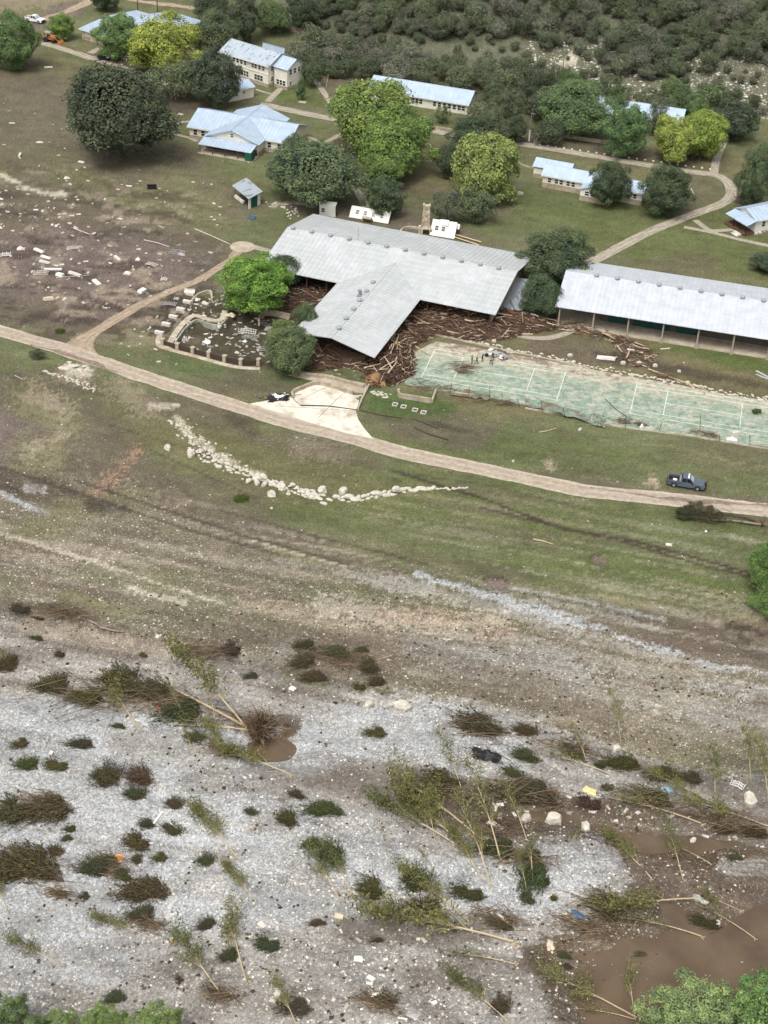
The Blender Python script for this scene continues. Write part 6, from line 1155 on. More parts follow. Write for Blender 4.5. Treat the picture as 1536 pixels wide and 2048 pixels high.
# ---------------------------------------------------------------- wreckage strewn over the mud
DBM = [WHITEDB, WHITE, M('grey_debris', col(168, 166, 164), .8, .2, 2), M('cream_debris', col(214, 200, 172), .85, .2, 2)]
IT = [(42, 499, 'crate', (1.5, 1.0, .8), 'black and white broken crate at the left of the mud field'), (78, 503, 'slab', (2.4, .7, .35), 'white slab right of the broken crate'), (146, 498, 'frame', (2.6, 1.2, .5), 'white rectangular frame lying in the upper mud field'), (92, 516, 'slab', (2.3, .6, .3), 'topmost white slab of the tumbled stack in the mud'), (90, 526, 'slab', (2.5, .6, .35), 'second white slab of the tumbled stack in the mud'), (106, 540, 'plank', (3.6, .45, .3), 'long tilted white piece in the tumbled stack'), (82, 548, 'frame', (2.8, 1.5, .5), 'white frame at the lower left of the tumbled stack'), (120, 552, 'slab', (1.5, .9, .5), 'short white block below the tumbled stack'), (150, 550, 'slab', (2.9, .7, .4), 'white bench-like slab right of the tumbled stack'), (193, 566, 'slab', (2.7, .9, .3), 'white slab lying askew in the middle of the mud', -1.0), (235, 519, 'slab', (2.1, .6, .4), 'narrow white slab tilted in the middle mud', -.9), (276, 520, 'crate', (.9, .7, .7), 'small white lump in the centre right of the mud'), (255, 548, 'crate', (1.5, 1.1, .8), 'white box standing in the right part of the mud'), (284, 584, 'slab', (1.0, 1.8, .5), 'white upright slab above the curved track'), (97, 600, 'slab', (1.8, .9, .5), 'cream slab near the lower left of the mud field', .6), (11, 511, 'frame', (2.0, 1.2, .5), 'pale frame at the left edge of the mud'), (354, 506, 'frame', (2.8, 1.8, .3), 'grey slatted frame right of the mud field'), (363, 510, 'crate', (1.4, .9, .6), 'white crumpled piece beside the grey slatted frame'),
 (304, 531, 'frame', (2.6, 1.0, .5), 'thin white frame pieces above the curved track'), (328, 561, 'frame', (1.2, .8, .8), 'small white stand by the curved track'), (304, 378, 'bench', (2.0, .8, .7), 'dark overturned bench on the upper left lawn'), (503, 437, 'bench', (1.5, .8, .35), 'blue plastic tub on the grass below the kiosk'), (134, 357, 'crate', (1.2, .9, .5), 'white lump on the lawn at the upper left'), (97, 136, 'frame', (2.0, .8, .4), 'white broken frame on the lawn below the left oak'), (80, 285, 'crate', (1.5, .7, .3), 'white scrap left of the largest dark oak'), (163, 325, 'slab', (1.5, .7, .2), 'white flat scrap below the largest dark oak'), (40, 312, 'slab', (.5, 1.8, .4), 'upright white scrap at the left lawn'), (24, 247, 'plank', (1.4, .25, .15), 'short white plank at the far left of the lawn'), (361, 230, 'frame', (1.2, .9, .3), 'white forked scrap left of the cross-gabled cabin'), (258, 372, 'crate', (1.2, .5, .2), 'pale scrap right of the white lump on the lawn'),
 (379, 587, 'bench', (2.0, .9, .6), 'white lounge seat at the top of the pool terrace', 0), (392, 600, 'crate', (1.2, 1.0, .7), 'white box beside the spa wall'), (410, 608, 'crate', (1.2, .9, .8), 'square white box in front of the spa wall'), (340, 610, 'frame', (2.4, 1.0, .5), 'bent metal frame left of the toppled pillars'), (353, 600, 'frame', (.9, .6, .6), 'small white twin frame left of the pool terrace'), (462, 632, 'crate', (1.7, .9, .7), 'stone block at the tip of the pool wall'), (438, 655, 'crate', (.9, .8, 1.2), 'white upright block at the pool bend'), (495, 665, 'frame', (3.2, 1.6, .6), 'large heap of bent chair frames in the middle of the pool area'), (500, 676, 'frame', (2.8, 1.2, .5), 'slatted metal frame below the heap of chair frames'), (530, 650, 'frame', (2.4, 1.6, .9), 'grey metal frames by the back wall of the pool'), (540, 660, 'slab', (1.8, 1.3, .4), 'flat grey slab by the olive tree at the pool'), (545, 668, 'slab', (1.6, 1.0, .4), 'lower flat grey slab by the olive tree at the pool'), (370, 682, 'frame', (1.3, 1.0, .7), 'round white chair frame behind the second pillar'), (413, 689, 'bench', (1.4, .8, .7), 'white bench behind the fourth pillar'), (474, 706, 'crate', (.8, .6, .5), 'white lump behind the sixth pillar'), (490, 684, 'crate', (.7, .6, .6), 'small white lump in the middle of the pool mud'), (525, 700, 'frame', (2, 1.4, .5), 'pale metal frame beside the last pillar'), (408, 632, 'crate', (.8, .5, .3), 'small stone on the pool coping'),
 (183, 918, 'plank', (.1, .1, .1), ''), (1442, 700, 'board', (1.5, 1.2, .1), 'tan square board on the lawn before the open-sided hall', .7), (1212, 717, 'slab', (3.4, 1.3, .2), 'white slab on the rubble above the court'), (1270, 703, 'plank', (3, .3, .2), 'white plank in the wood drift by the open-sided hall'), (1330, 698, 'plank', (1.8, .2, .1), 'short pale plank on the bright lawn'), (1464, 880, 'crate', (1.8, .8, .6), 'crumpled white sheet on the court kerb at the right'), (1470, 872, 'plank', (1.2, .4, .8), 'white upturned sheet end at the right court kerb'), (1283, 855, 'crate', (.5, .5, .9), 'white upright block on the middle court kerb'), (1530, 752, 'plank', (4.2, .25, .15), 'upper of two long silver poles at the right edge', -.9), (1528, 756, 'plank', (3.6, .25, .15), 'lower of two long silver poles at the right edge', -.8), (1338, 1090, 'crate', (.9, .7, .3), 'white lump on the lush lawn beside the furrow'), (1412, 1063, 'crate', (.35, .35, .2), 'tiny white lump below the fallen tree'), (1290, 733, 'plank', (1.6, .2, .15), 'thin pale plank on the bank above the court'), (1100, 1063, 'plank', (.1, .1, .1), ''),
 (1195, 705, 'crate', (.1, .1, .1), ''), (760, 790, 'rub', (3.2, 1.6, .3), 'patch of white rubble beside the forecourt wall'), (700, 795, 'rub', (2.5, 1.0, .3), 'black and white rubble at the top right of the forecourt'), (237, 1717, 'board', (1.1, 1.1, .1), 'orange board on a dark shrub in the lower left'), (320, 1416, 'crate', (.8, .6, .3), 'bright pink scrap below the big row of shrubs'), (316, 1637, 'plank', (1.9, .28, .12), 'upright of the two white planks on the gravel', 1.2), (350, 1655, 'plank', (1.3, .25, .12), 'shorter of the two parallel white planks on a shrub', -.8), (347, 1651, 'plank', (1.1, .2, .12), 'white stick beside the shorter white plank', -.7), (364, 1649, 'plank', (1.8, .12, .1), 'thin horizontal white stick right of the planks', 0.05), (82, 1743, 'plank', (2.2, .3, .15), 'white crossed plank pair in the large left shrub, steep one', 1.5), (90, 1745, 'plank', (2.4, .3, .15), 'white crossed plank pair in the large left shrub, flat one', .55), (47, 1708, 'board', (1.4, 1.0, .1), 'cream board at the top of the large left shrub'), (298, 1688, 'plank', (1, .25, .12), 'white stick pair on the round shrub'), (345, 1882, 'board', (.9, .8, .2), 'cream-orange block low in the middle left gravel'), (553, 1990, 'board', (.75, 2.2, .1), 'white corrugated panel at the bottom of the gravel bar'), (717, 1918, 'crate', (.9, .7, .35), 'white crumpled scrap in the lower middle gravel'), (752, 1992, 'crate', (1.4, .9, .5), 'white sheet caught on brush near the bottom edge'), (742, 1958, 'plank', (.9, .5, .2), 'curved white scrap above the caught sheet'), (826, 2032, 'crate', (1.3, .8, .4), 'grey-white bag at the bottom edge'), (805, 2038, 'plank', (1.0, .2, .1), 'white stick left of the bag at the bottom edge'), (524, 1850, 'crate', (.9, .7, .4), 'white scrap at the centre left of the gravel'), (678, 1834, 'board', (1.0, .6, .2), 'pale triangular stone right of centre left gravel'), (993, 1655, 'board', (2.4, .8, .3), 'long white slab left of the inlet blocks', -.6), (1180, 1583, 'crate', (1.6, 1.1, .5), 'yellow foam lump among the shrubs'), (1333, 1580, 'crate', (1.4, .7, .4), 'light blue cloth on the toppled trunk'), (1475, 1572, 'frame', (1.6, .8, .5), 'pale bent chair frame near the right edge'), (1436, 1848, 'crate', (.5, .9, .5), 'white scrap on the shrub in the water'), (1395, 1797, 'crate', (1.2, .7, .5), 'grey-white cloth snagged on branches above the water'), (1408, 1805, 'crate', (.8, .6, .4), 'smaller white cloth snagged above the water'), (1155, 1829, 'crate', (1.6, .6, .4), 'dark blue scrap at the gravel edge by the water'), (1484, 1926, 'crate', (.4, .3, .2), 'tiny pale scrap floating on the water'), (1100, 1893, 'crate', (.8, 1.2, .5), 'pale stone cluster at the water edge'), (102, 1508, 'board', (.5, .6, .3), 'small white square left of the middle gravel'), (287, 1548, 'plank', (1.0, .45, .15), 'white board on the shrub below the scour hole level', 1.0), (316, 1274, 'crate', (.6, .6, .5), 'white bag on the cut bank'), (585, 1378, 'crate', (.8, .7, .6), 'black and white scrap above the gravel rim'), (370, 1288, 'crate', (.4, .4, .3), 'small white lump right of the bag on the cut bank'), (1005, 1840, 'plank', (1.8, .35, .3), 'white splintered timber right of the lower shrubs', -.9), (1225, 1500, 'crate', (.1, .1, .1), '')]
BLUE = M('blue_plastic', col(66, 108, 140), .6, .2, 2); PINK = M('pink_plastic', col(238, 70, 92), .6, .1, 2); ORG = M('orange_board', col(232, 160, 96), .8, .15, 2); YEL = M('yellow_foam', col(222, 208, 150), .9, .15, 2); TANB = M('tan_board', col(216, 184, 120), .8, .1, 2); LBL = M('light_blue_cloth', col(150, 190, 214), .8, .2, 2); SIL = M('silver_pole', col(190, 194, 198), .5, .1, 2)
def crumple(l, w, h, seed, m, name, p, rz, parent=None):
    rng = random.Random(seed); n = 4; V = []; 
    for i in range(n+1):
        for j in range(n+1): s, t = i/n-.5, j/n-.5; V.append((s*l*(1+rng.uniform(-.18, .18)), t*w*(1+rng.uniform(-.2, .2)), h*(.25+.75*(1-4*s*s)*(1-4*t*t)*rng.uniform(.3, 1.2))))
    F_ = [(i*(n+1)+j, (i+1)*(n+1)+j, (i+1)*(n+1)+j+1, i*(n+1)+j+1) for i in range(n) for j in range(n)]
    k = len(V); bd = [i*(n+1) for i in range(n+1)]+[n*(n+1)+j for j in range(1, n+1)]+[i*(n+1)+n for i in range(n-1, -1, -1)]+[j for j in range(n-1, 0, -1)]
    V += [(V[q][0]*.9, V[q][1]*.9, -.05) for q in bd]; m_ = len(bd)
    F_ += [(bd[q], bd[(q+1) % m_], k+(q+1) % m_, k+q) for q in range(m_)]
    return obj(name, mesh(name, V, F_, [m]), parent, p, rz)
for i, t in enumerate(IT):
    x, y, k, (l, w, h), lab = t[:5]; rz = t[5] if len(t) > 5 else fdir+random.Random(i).uniform(-.5, .5)
    if not lab: continue
    m = BLUE if 'blue plastic' in lab or 'dark blue' in lab else PINK if 'pink scrap' in lab else ORG if lab.startswith('orange board') or 'cream-orange' in lab else YEL if 'yellow' in lab else TANB if lab.startswith('tan') else LBL if 'light blue' in lab else SIL if 'silver' in lab else BLACK if lab.startswith('dark over') else DBM[2] if 'grey' in lab or 'metal' in lab else DBM[3] if 'cream' in lab or 'stone' in lab else DBM[i % 2]
    p = G(x, y); nm = {'slab': 'slab', 'crate': 'wreckage_lump', 'frame': 'bent_frame', 'plank': 'plank', 'board': 'board', 'bench': 'bench', 'rub': 'rubble'}[k]; cat = {'slab': 'slab', 'crate': 'wreckage', 'frame': 'frame', 'plank': 'plank', 'board': 'board', 'bench': 'bench', 'rub': 'rubble'}[k]
    if k in ('slab', 'board', 'plank'):
        o = box_thing(nm, x, y, (l, w, h), lab, cat, m, rz, random.Random(i).uniform(-.12, .12), random.Random(i+9).uniform(-.12, .12), lift=.05)
    elif k == 'crate': tag(crumple(l, w, h, i, m, nm, p, rz), lab, cat)
    elif k == 'bench':
        e = empty('bench', p, lab, 'bench', rz=rz); MB().box(-l/2, l/2, -w/2, w/2, h*.5, h*.65).done('seat', m, e); MB().box(-l/2, l/2, w/2-.08, w/2, h*.65, h*1.3).done('backrest', m, e)
        for sx in (-1, 1):
            for sy in (-1, 1): MB().box(sx*l*.42-.04, sx*l*.42+.04, sy*w*.4-.04, sy*w*.4+.04, 0, h*.5).done('leg', m, e)
    elif k == 'frame':
        rng = random.Random(i); b = MB(); 
        for q in range(int(5+l*2.5)):
            x_ = -l/2+l*q/(4+l*2.5); b.tube([(x_, -w/2, .1+rng.uniform(0, h*.4)), (x_+rng.uniform(-.2, .2), w/2, .1+rng.uniform(0, h))], .035, 4)
        for y_ in (-w/2, w/2, 0): b.tube([(-l/2, y_, .12), (0, y_+rng.uniform(-.1, .1), h*.7), (l/2, y_, .2)], .05, 4)
        tag(b.done('bent_frame', m, None, p, rz), lab, cat)
    else:
        e = empty('rubble', p, lab, 'rubble'); stones(e, [(x-18, y-3), (x, y), (x+18, y+4)], 26, 1.6, 1.6, .35, .4, 77+i)
SCR = []
for i in range(7):
    rng = random.Random(i); l, w, h = rng.uniform(.35, .9), rng.uniform(.2, .4), rng.uniform(.12, .3); b = MB(); b.add([(-l/2, -w/2, 0), (l/2, -w/2*rng.random(), 0), (l/2, w/2, 0), (-l/2*rng.random(), w/2, 0), (-l/2*.9, -w/2*.8, h), (l/2*.8, -w/2*.3, h*rng.random()), (l/2*.9, w/2*.8, h), (-l/4, w/2*.7, h)], [(3, 2, 1, 0), (4, 5, 6, 7), (0, 1, 5, 4), (1, 2, 6, 5), (2, 3, 7, 6), (3, 0, 4, 7)]); SCR.append(mesh('wreckage_scrap', b.V, b.F, [DBM[i % 4]]))
KEEP = .37; SB = MB()
def scraps(P, n, seed, label, group, s0=.6, s1=1.6):
    rng = random.Random(seed); k = 0; xs = [p[0] for p in P]; ys = [p[1] for p in P]
    while k < n:
        x, y = rng.uniform(min(xs), max(xs)), rng.uniform(min(ys), max(ys))
        if dpoly(np.array([x]), np.array([y]), P)[0] > 0: continue
        k += 1; g = G(x, y)
        if rng.random() > KEEP:
            l, w, h = rng.uniform(.2, .6)*s1, rng.uniform(.12, .3)*s1, rng.uniform(.08, .2); a = rng.random()*6.28; ca, sa = math.cos(a), math.sin(a); SB.add([(g.x+(u*ca-v_*sa), g.y+(u*sa+v_*ca), g.z+z_) for u, v_, z_ in ((-l/2, -w/2, 0), (l/2, -w/2, 0), (l/2, w/2, 0), (-l/2, w/2, 0), (-l/2, -w/2, h), (l/2, -w/2, h*.4), (l/2, w/2, h), (-l/2, w/2, h*.6))], [(4, 5, 6, 7), (0, 1, 5, 4), (1, 2, 6, 5), (2, 3, 7, 6), (3, 0, 4, 7)]); continue; s = s0+(s1-s0)*rng.random()**2.5; o = obj('wreckage_scrap', SCR[rng.randrange(7)], None, g, rng.random()*6.28); o.scale = (s*rng.uniform(.7, 1.8), s, s); tag(o, label, 'scrap', group)
scraps([(-10, 400), (120, 410), (330, 440), (430, 480), (430, 560), (330, 610), (180, 620), (-10, 560)], 150, 1, 'small pale scrap lying in the mud field on the left', 'scraps in the mud field', .5, 1.7)
scraps([(-10, 200), (140, 200), (160, 320), (330, 340), (480, 380), (440, 460), (200, 410), (-10, 380)], 80, 2, 'small pale scrap lying on the lawn at the upper left', 'scraps on the upper left lawn', .4, 1.4)
scraps([(-10, 345), (60, 360), (150, 400), (160, 470), (-10, 430)], 60, 3, 'pale scrap in the streak of wreckage at the left edge', 'scraps at the left edge', .6, 1.8)
scraps([(350, 610), (430, 600), (560, 640), (600, 700), (520, 720), (340, 690)], 300, 4, 'pale scrap in the dark mud of the pool', 'scraps in the pool mud', .5, 1.5)
scraps([(420, 590), (455, 570), (470, 600), (440, 612), (390, 600)], 50, 14, 'white scrap heaped left of the vivid green tree', 'scraps by the vivid green tree', .7, 1.8)
scraps([(180, 680), (330, 620), (320, 700), (400, 760), (200, 700)], 34, 5, 'pale scrap on the grass between track and pool', 'scraps between track and pool', .5, 1.3)
scraps([(510, 660), (760, 700), (740, 760), (520, 740)], 40, 6, 'pale scrap in the debris under the wing', 'scraps under the wing', .5, 1.3)
scraps([(860, 690), (1180, 720), (1480, 790), (1480, 810), (1100, 740), (870, 700)], 60, 7, 'pale scrap along the upper edge of the court', 'scraps along the court edge', .4, 1.0)
scraps([(380, 290), (500, 310), (560, 330), (420, 330)], 18, 8, 'pale scrap by the cabin porch', 'scraps by the cabin porch', .4, .9)
scraps([(950, 1560), (1260, 1600), (1540, 1680), (1540, 1700), (1200, 1640), (1000, 1650)], 60, 9, 'pale rock or scrap at the muddy inlet', 'scraps at the muddy inlet', .7, 1.7)
scraps([(620, 1850), (1100, 1900), (1120, 2040), (640, 2040)], 60, 10, 'pale rock or scrap on the lower gravel', 'scraps on the lower gravel', .6, 1.5)
scraps([(95, 60), (250, 120), (330, 165), (240, 160), (140, 110)], 30, 11, 'pale scrap along the lane by the lodge', 'scraps along the lane by the lodge', .5, 1.2)
o = SB.done('small_scraps', Mrand('small_scraps', [col(216, 210, 200), col(170, 164, 154), col(196, 186, 170), col(140, 134, 126)])); tag(o, 'tiny pale scraps strewn over mud and gravel', kind='stuff')
# poles, rails, covers, posts
def polet(a, top, r, m, label, cat='pole', name='pole', r2=None, lean=0, extra=None):
    p = G(*a); s = pxm(*a)*.84; hh = (a[1]-top)/s; o = MB().tube([(0, 0, -.2), (lean*hh, 0, hh)], [r, r2 or r*.75], 7); 
    if extra: extra(o, hh)
    return tag(o.done(name, m, None, p), label, cat)
WOODP = M('utility_pole_wood', col(88, 76, 66), .9, .2, 3)
arm = lambda o, h: o.box(-.9, .9, -.06, .06, h-.7, h-.55)
polet((315, 24), -30, .16, WOODP, 'utility pole at the top edge, right of the lodge roof', extra=arm); polet((276, 25), -34, .16, WOODP, 'utility pole at the top edge, directly above the lodge', extra=arm); polet((724, 124), 64, .15, WOODP, 'dark utility pole in the trees above the long cabin', extra=arm); polet((407, 26), 4, .14, WOODP, 'utility pole behind the yellow-green tree'); polet((1122, 172), 128, .13, WOODP, 'utility pole with pale band at the foot of the hillside'); polet((244, 476), 446, .11, STEEL, 'thin dark pole standing in the mud field')
polet((652, 176), 153, .09, PALEWOOD, 'short leaning wooden post by the triangular lawn', lean=.15); polet((1281, 203), 190, .09, WHITE, 'short white post on the fence behind the half-hidden cabin')
e = empty('lamp_post', G(1058, 282), 'tall white lamp post standing on the lawn by the path', 'lamp post'); MB().cyl(0, 0, 0, 2.6, .2, 8, r2=.16).done('base_sleeve', WHITE, e); MB().cyl(0, 0, 2.6, 6.6, .09, 8).done('pole', STEEL, e); MB().box(-.08, .7, -.1, .1, 6.55, 6.7).done('lamp_head', STEEL, e)
for a, b_, r, m, l, c in (((288, 481), (339, 495), .09, WHITEDB, 'long thin white pole lying across the mud', 'pole'), ((390, 459), (461, 490), .1, WHITEDB, 'long white rail lying left of the round patio', 'rail'), ((112, 556), (178, 551), .05, WHITEDB, 'thin white rod lying under the tumbled stack', 'rod'), ((600, 812), (714, 821), .1, BLACK, 'long black pole lying across the forecourt', 'pole'), ((585, 796), (602, 812), .06, BLACK, 'short thin cable end lying on the forecourt', 'cable'), ((716, 820), (808, 838), .14, BARK, 'upper dark branch trailing from the forecourt onto the grass', 'branch'), ((826, 838), (876, 858), .16, BARK, 'middle dark branch lying on the grass', 'branch'), ((830, 857), (896, 881), .2, BARK, 'thick dark branch lying near the road', 'branch'), ((1078, 866), (1112, 858), .1, PALEWOOD, 'pale stick on the lawn below the court', 'stick'), ((1066, 1080), (1106, 1090), .12, PALEWOOD, 'thin pale branch on the lush lawn', 'branch'), ((148, 458), (180, 470), .12, WHITEDB, 'bent white pipe on the upper mud', 'pipe'), ((1210, 799), (1265, 842), .07, BARK, 'thin dark trunk lying across the court centre', 'trunk'), ((1296, 740), (1412, 782), .16, PALEWOOD, 'long broken trunk across the stone ledge', 'trunk'), ((984, 668), (990, 676), .08, PALEWOOD, 'pale stick on the log jam edge', 'stick'), ((825, 690), (860, 712), .14, PALEWOOD, 'bent trunk reaching from the tangle onto the court', 'trunk'), ((1160, 660), (1290, 690), .09, BARK, 'long thin branch curving over the lawn by the open-sided hall', 'branch'), ((30, 752), (46, 760), .06, WHITEDB, 'thin white stick on the grass at the left', 'stick'), ((178, 1243), (205, 1258), .14, TWIG, 'grey forked driftwood trunk on the cut bank, left piece', 'driftwood'), ((200, 1256), (247, 1266), .16, TWIG, 'grey forked driftwood trunk on the cut bank, right piece', 'driftwood'), ((750, 1322), (786, 1311), .08, PALEWOOD, 'pale stick above the gravel rim', 'stick'), ((230, 1395), (262, 1440), .06, PALEWOOD, 'stick leaning over the row of shrubs', 'stick'), ((1030, 880), (1040, 884), .05, BARK, 'tiny dark twig on the lawn', 'twig')):
    P, Q = G(*a), G(*b_); d = Q-P; z = Vector((0, 0, r+.02)); k = random.Random(int(a[0])); mid = d*.5+Vector((-d.y, d.x, 0))*k.uniform(-.06, .06); tag(MB().tube([z, mid+z, d+z], [r, r*.85, r*.55], 6).done(c, m, None, P+Vector((0, 0, .03))), l, c)
for x, y, r, l in ((1038, 387, 1.0, 'pale round cover on the lawn left of the stepped cabin'), (731, 361, 1.0, 'pale round cover by the path under the trees'), (352, 811, .75, 'round pale cover in a washed hollow on the left lawn'), (1044, 274, .5, 'small round cover near the lamp post')): tag(disc('drain_cover', x, y, r, -.1, .16, CONC), l, 'cover')
for k, (x, y) in enumerate([(790, 810), (807, 814.5), (830, 821), (847, 826)]):
    e = empty('planter_box', G(x, y), '%s of four small square boxes set in the grass, from the left' % ordinal(k), 'box', 'four square boxes in the grass', fdir); b = MB()
    for q in ((-.45, .45, -.45, -.35), (-.45, .45, .35, .45), (-.45, -.35, -.35, .35), (.35, .45, -.35, .35)): b.box(*q, 0, .25)
    b.done('rim', WHITEDB, e); MB().box(-.35, .35, -.35, .35, 0, .08).done('dark_inside', DARK, e)
tag(MB().box(-.9, .9, -.55, .55, -.1, .15).done('picnic_slab', CONC, None, G(605, 205), fdir), 'small tan slab on the triangular lawn beside the conical tree', 'slab')
e = empty('picnic_table', G(262, 120), 'long pale picnic table under the yellow-green tree', 'table', rz=fdir); MB().box(-2.2, 2.2, -.4, .4, .7, .78).done('tabletop', WHITEDB, e); MB().box(-2.2, 2.2, -1.0, -.7, .4, .46).done('bench', WHITEDB, e)
for x in (-1.7, 1.7): MB().box(x-.08, x+.08, -.8, .3, 0, .7).done('leg', CONC, e)
mk = None
for i in range(22):
    t = i/21; p = G(1079+t*341, 293+t*49-3)
    o = MB().box(-.2, .2, -.15, .15, 0, .22).done('path_marker', WHITE, None, p) if mk is None else dup(mk, None, p); mk = mk or o; tag(o, 'small white marker beside the path, %s from the %s' % (ordinal(i if i < 18 else 21-i), 'left' if i < 18 else 'right'), 'marker', 'white markers along the path')
e = empty('board_fence', G(1168, 180), 'dark board fence behind the half-hidden long cabin', 'fence'); P, Q = G(1165, 182), G(1300, 204)
for k in range(9): q = P.lerp(Q, k/8)-e.location; MB().box(-.08, .08, -.08, .08, -.2, 1.3).done('post', BROWNW, e, q)
for z in (.4, .75, 1.1): panel(MB(), P-e.location, Q-e.location, z, z+.16, .05).done('rail', BROWNW, e)
# uprooted trees
def rootball(px, py, R, label, rz=0, name='root_ball', mud=True):
    e = empty('uprooted_root_ball', G(px, py), label, 'root ball', rz=rz); rng = random.Random(int(px)); V = []; F_ = []; n = 12
    if mud: 
        b = MB(); b.tube([(-.3*R, 0, .2*R), (0, 0, .4*R), (.3*R, 0, .4*R)], [.3*R, .55*R, .35*R], 9); b.done('mud_clod', M('root_mud', col(84, 64, 50), .95, .4, 2), e)
    b = MB()
    for k in range(420): a = rng.random()*6.28; el = rng.uniform(-.2, 1.3); d = Vector((math.cos(a)*math.cos(el)*.7, math.sin(a)*math.cos(el), math.sin(el))); s = R*rng.uniform(.55, 1.0); b.tube([Vector((0, 0, .4*R))+d*R*.3, Vector((rng.gauss(0, .1), 0, .4*R+rng.gauss(0, .1)))+d*s*.7, Vector((rng.gauss(0, .3), rng.gauss(0, .3), .4*R))+d*s], [.06, .04, .015], 3, cap=False)
    tag(b.done('roots', BR, e), kind='stuff'); return e
rootball(520, 1476, 3.1, 'large dark root ball standing in the scour hole')
for a, b_, r, l in (((515, 1467), (350, 1452), .17, 'long pale trunk lying level left of the root ball'), ((490, 1458), (318, 1366), .17, 'long pale trunk slanting up left from the root ball'), ((480, 1440), (432, 1418), .12, 'short dark trunk above the root ball')):
    P, Q = G(*a), G(*b_); d = Q-P; tag(MB().tube([(0, 0, .5), tuple(d*.5+Vector((0, .15, .4))), tuple(d+Vector((0, 0, .25)))], [r, r*.8, r*.45], 7).done('trunk', BARK if 'dark' in l else PALEWOOD, None, P), l, 'trunk')
e = empty('fallen_tree', G(1500, 1050), 'fallen tree with brown crown lying below the road at the right', 'tree'); R_ = e.location; A = G(1520, 1050)-R_; B = G(1400, 1035)-R_
MB().tube([A+Vector((0, 0, .4)), A.lerp(B, .2)+Vector((0, .9, .6)), A.lerp(B, .5)+Vector((0, 1.3, .5)), A.lerp(B, .8)+Vector((0, .9, .7)), B+Vector((0, .4, .5))], [.26, .2, .17, .13, .08], 7).done('trunk', BARK, e); MB().tube([A+Vector((0, -.3, .3)), A.lerp(B, .25)+Vector((0, -.5, .5)), A.lerp(B, .5)+Vector((0, -.2, .3)), A.lerp(B, .75)+Vector((0, -.9, .5)), B+Vector((1, -.8, .4))], [.2, .16, .12, .09, .04], 6).done('limb', TWIG, e)
for k in range(8): t_ = .3+.09*k; o_ = A.lerp(B, t_)+Vector((0, .6 if k % 2 else -.4, .5)); MB().tube([o_, o_+Vector((-1.2, (.9 if k % 2 else -1), .5)), o_+Vector((-2.4, (1.2 if k % 2 else -1.1), .6))], [.08, .05, .015], 4).done('branch', BARK, e)
for k, (dx, dy, s) in enumerate(((0, .3, 2.6), (-1.6, .2, 2.3), (1.6, -.3, 2.2))): q = obj('crown', CR['airy'][k % 2], e, B+Vector((dx, dy, .8))); q.scale = (s, s*.85, 1.1); q.color = (.10, .09, .06, 1) if k != 1 else (.06, .07, .04, 1)
b = MB(); rng = random.Random(4)
for k in range(30): d = Vector((rng.gauss(.5, .5), rng.gauss(0, .8), abs(rng.gauss(.3, .6)))).normalized(); b.tube([A+Vector((0, 0, .3)), A+Vector((0, 0, .3))+d*rng.uniform(.8, 1.6)], [.08, .02], 3)
b.done('roots', BR, e); e = empty('wilted_shrub', G(75, 716), 'grey-green uprooted shrub left below the road', 'shrub'); q = obj('foliage', CR['airy'][0], e, (0, 0, .7)); q.scale = (1.7, 1.3, .8); q.color = (.10, .11, .075, 1); MB().tube([(.8, 0, .3), (2.4, -.3, .15)], [.1, .05], 5).done('stem', BARK, e)
for x, y, w, l in ((120, 665, 22, 'low green bush on the grass above the road at the left'), (1513, 826, 22, 'yellow-green weed clump on the court at the right'), (482, 1000, 34, 'dark weed clump on the lawn below the curved wall')):
    e = empty('bush', G(x, y), l, 'bush'); q = obj('foliage', CR['small'][0], e, (0, 0, .3)); k = w/pxm(x, y)/2; q.scale = (k, k*.8, .5); q.color = (.08, .12, .03, 1); MB().tube([(0, 0, -.1), (0, 0, .4)], .05, 5).done('stem', BARK, e)
for x, y, w, l, h_ in ((200, 1400, 240, 'long brown windrow of branches under the row of shrubs', 1.0), (330, 1400, 150, 'right end of the windrow of branches', 1.0), (520, 1450, 130, 'tangle of dark branches behind the root ball', 1.2), (450, 1500, 90, 'brushwood on the left rim of the scour hole', .7), (1060, 1590, 150, 'dark brushwood mat left of the inlet', .8), (1300, 1600, 130, 'brushwood mat above the brown inlet', .8), (1450, 1640, 150, 'brushwood along the upper water edge', .7), (1050, 1720, 110, 'tall brushwood tangle on the inlet bar', 1.0), (1000, 1660, 130, 'brushwood at the lower end of the sapling thicket', .8), (900, 1590, 130, 'brushwood in the middle of the sapling thicket', .8), (960, 1460, 110, 'brown stems of the big shrub above the black wreck', .7), (60, 1740, 160, 'brown stems over the large shrub at the left edge', .8), (220, 1735, 110, 'brown stems around the orange board', .5), (90, 1610, 110, 'brown stems over the wide shrub pair at the left', .6), (850, 1830, 90, 'brushwood by the lower middle shrubs', .6), (1000, 1840, 110, 'brushwood right of the lower middle shrubs', .6), (440, 1990, 90, 'brush and sticks near the bottom left trees', .6), (760, 2005, 90, 'brush under the caught white sheet', .5), (1210, 1815, 120, 'brushwood round the dense toppled branches by the water', .6), (130, 1225, 120, 'grassy brush along the upper cut bank', .4), (400, 1300, 110, 'brush hanging on the right cut bank', .4), (680, 1320, 150, 'brush around the shrub group above the gravel', .4), (300, 1850, 80, 'thin brush in the lower left gravel', .4), (1150, 1500, 120, 'brushwood strip at the upper gravel rim', .5), (1160, 1850, 120, 'mossy twigs at the water edge', .3), (120, 1790, 60, 'leaf litter heap below the large left shrub', .3)):
    snag(x, y, w, l, 110, int(x*3+y), h_, 'brushwood')
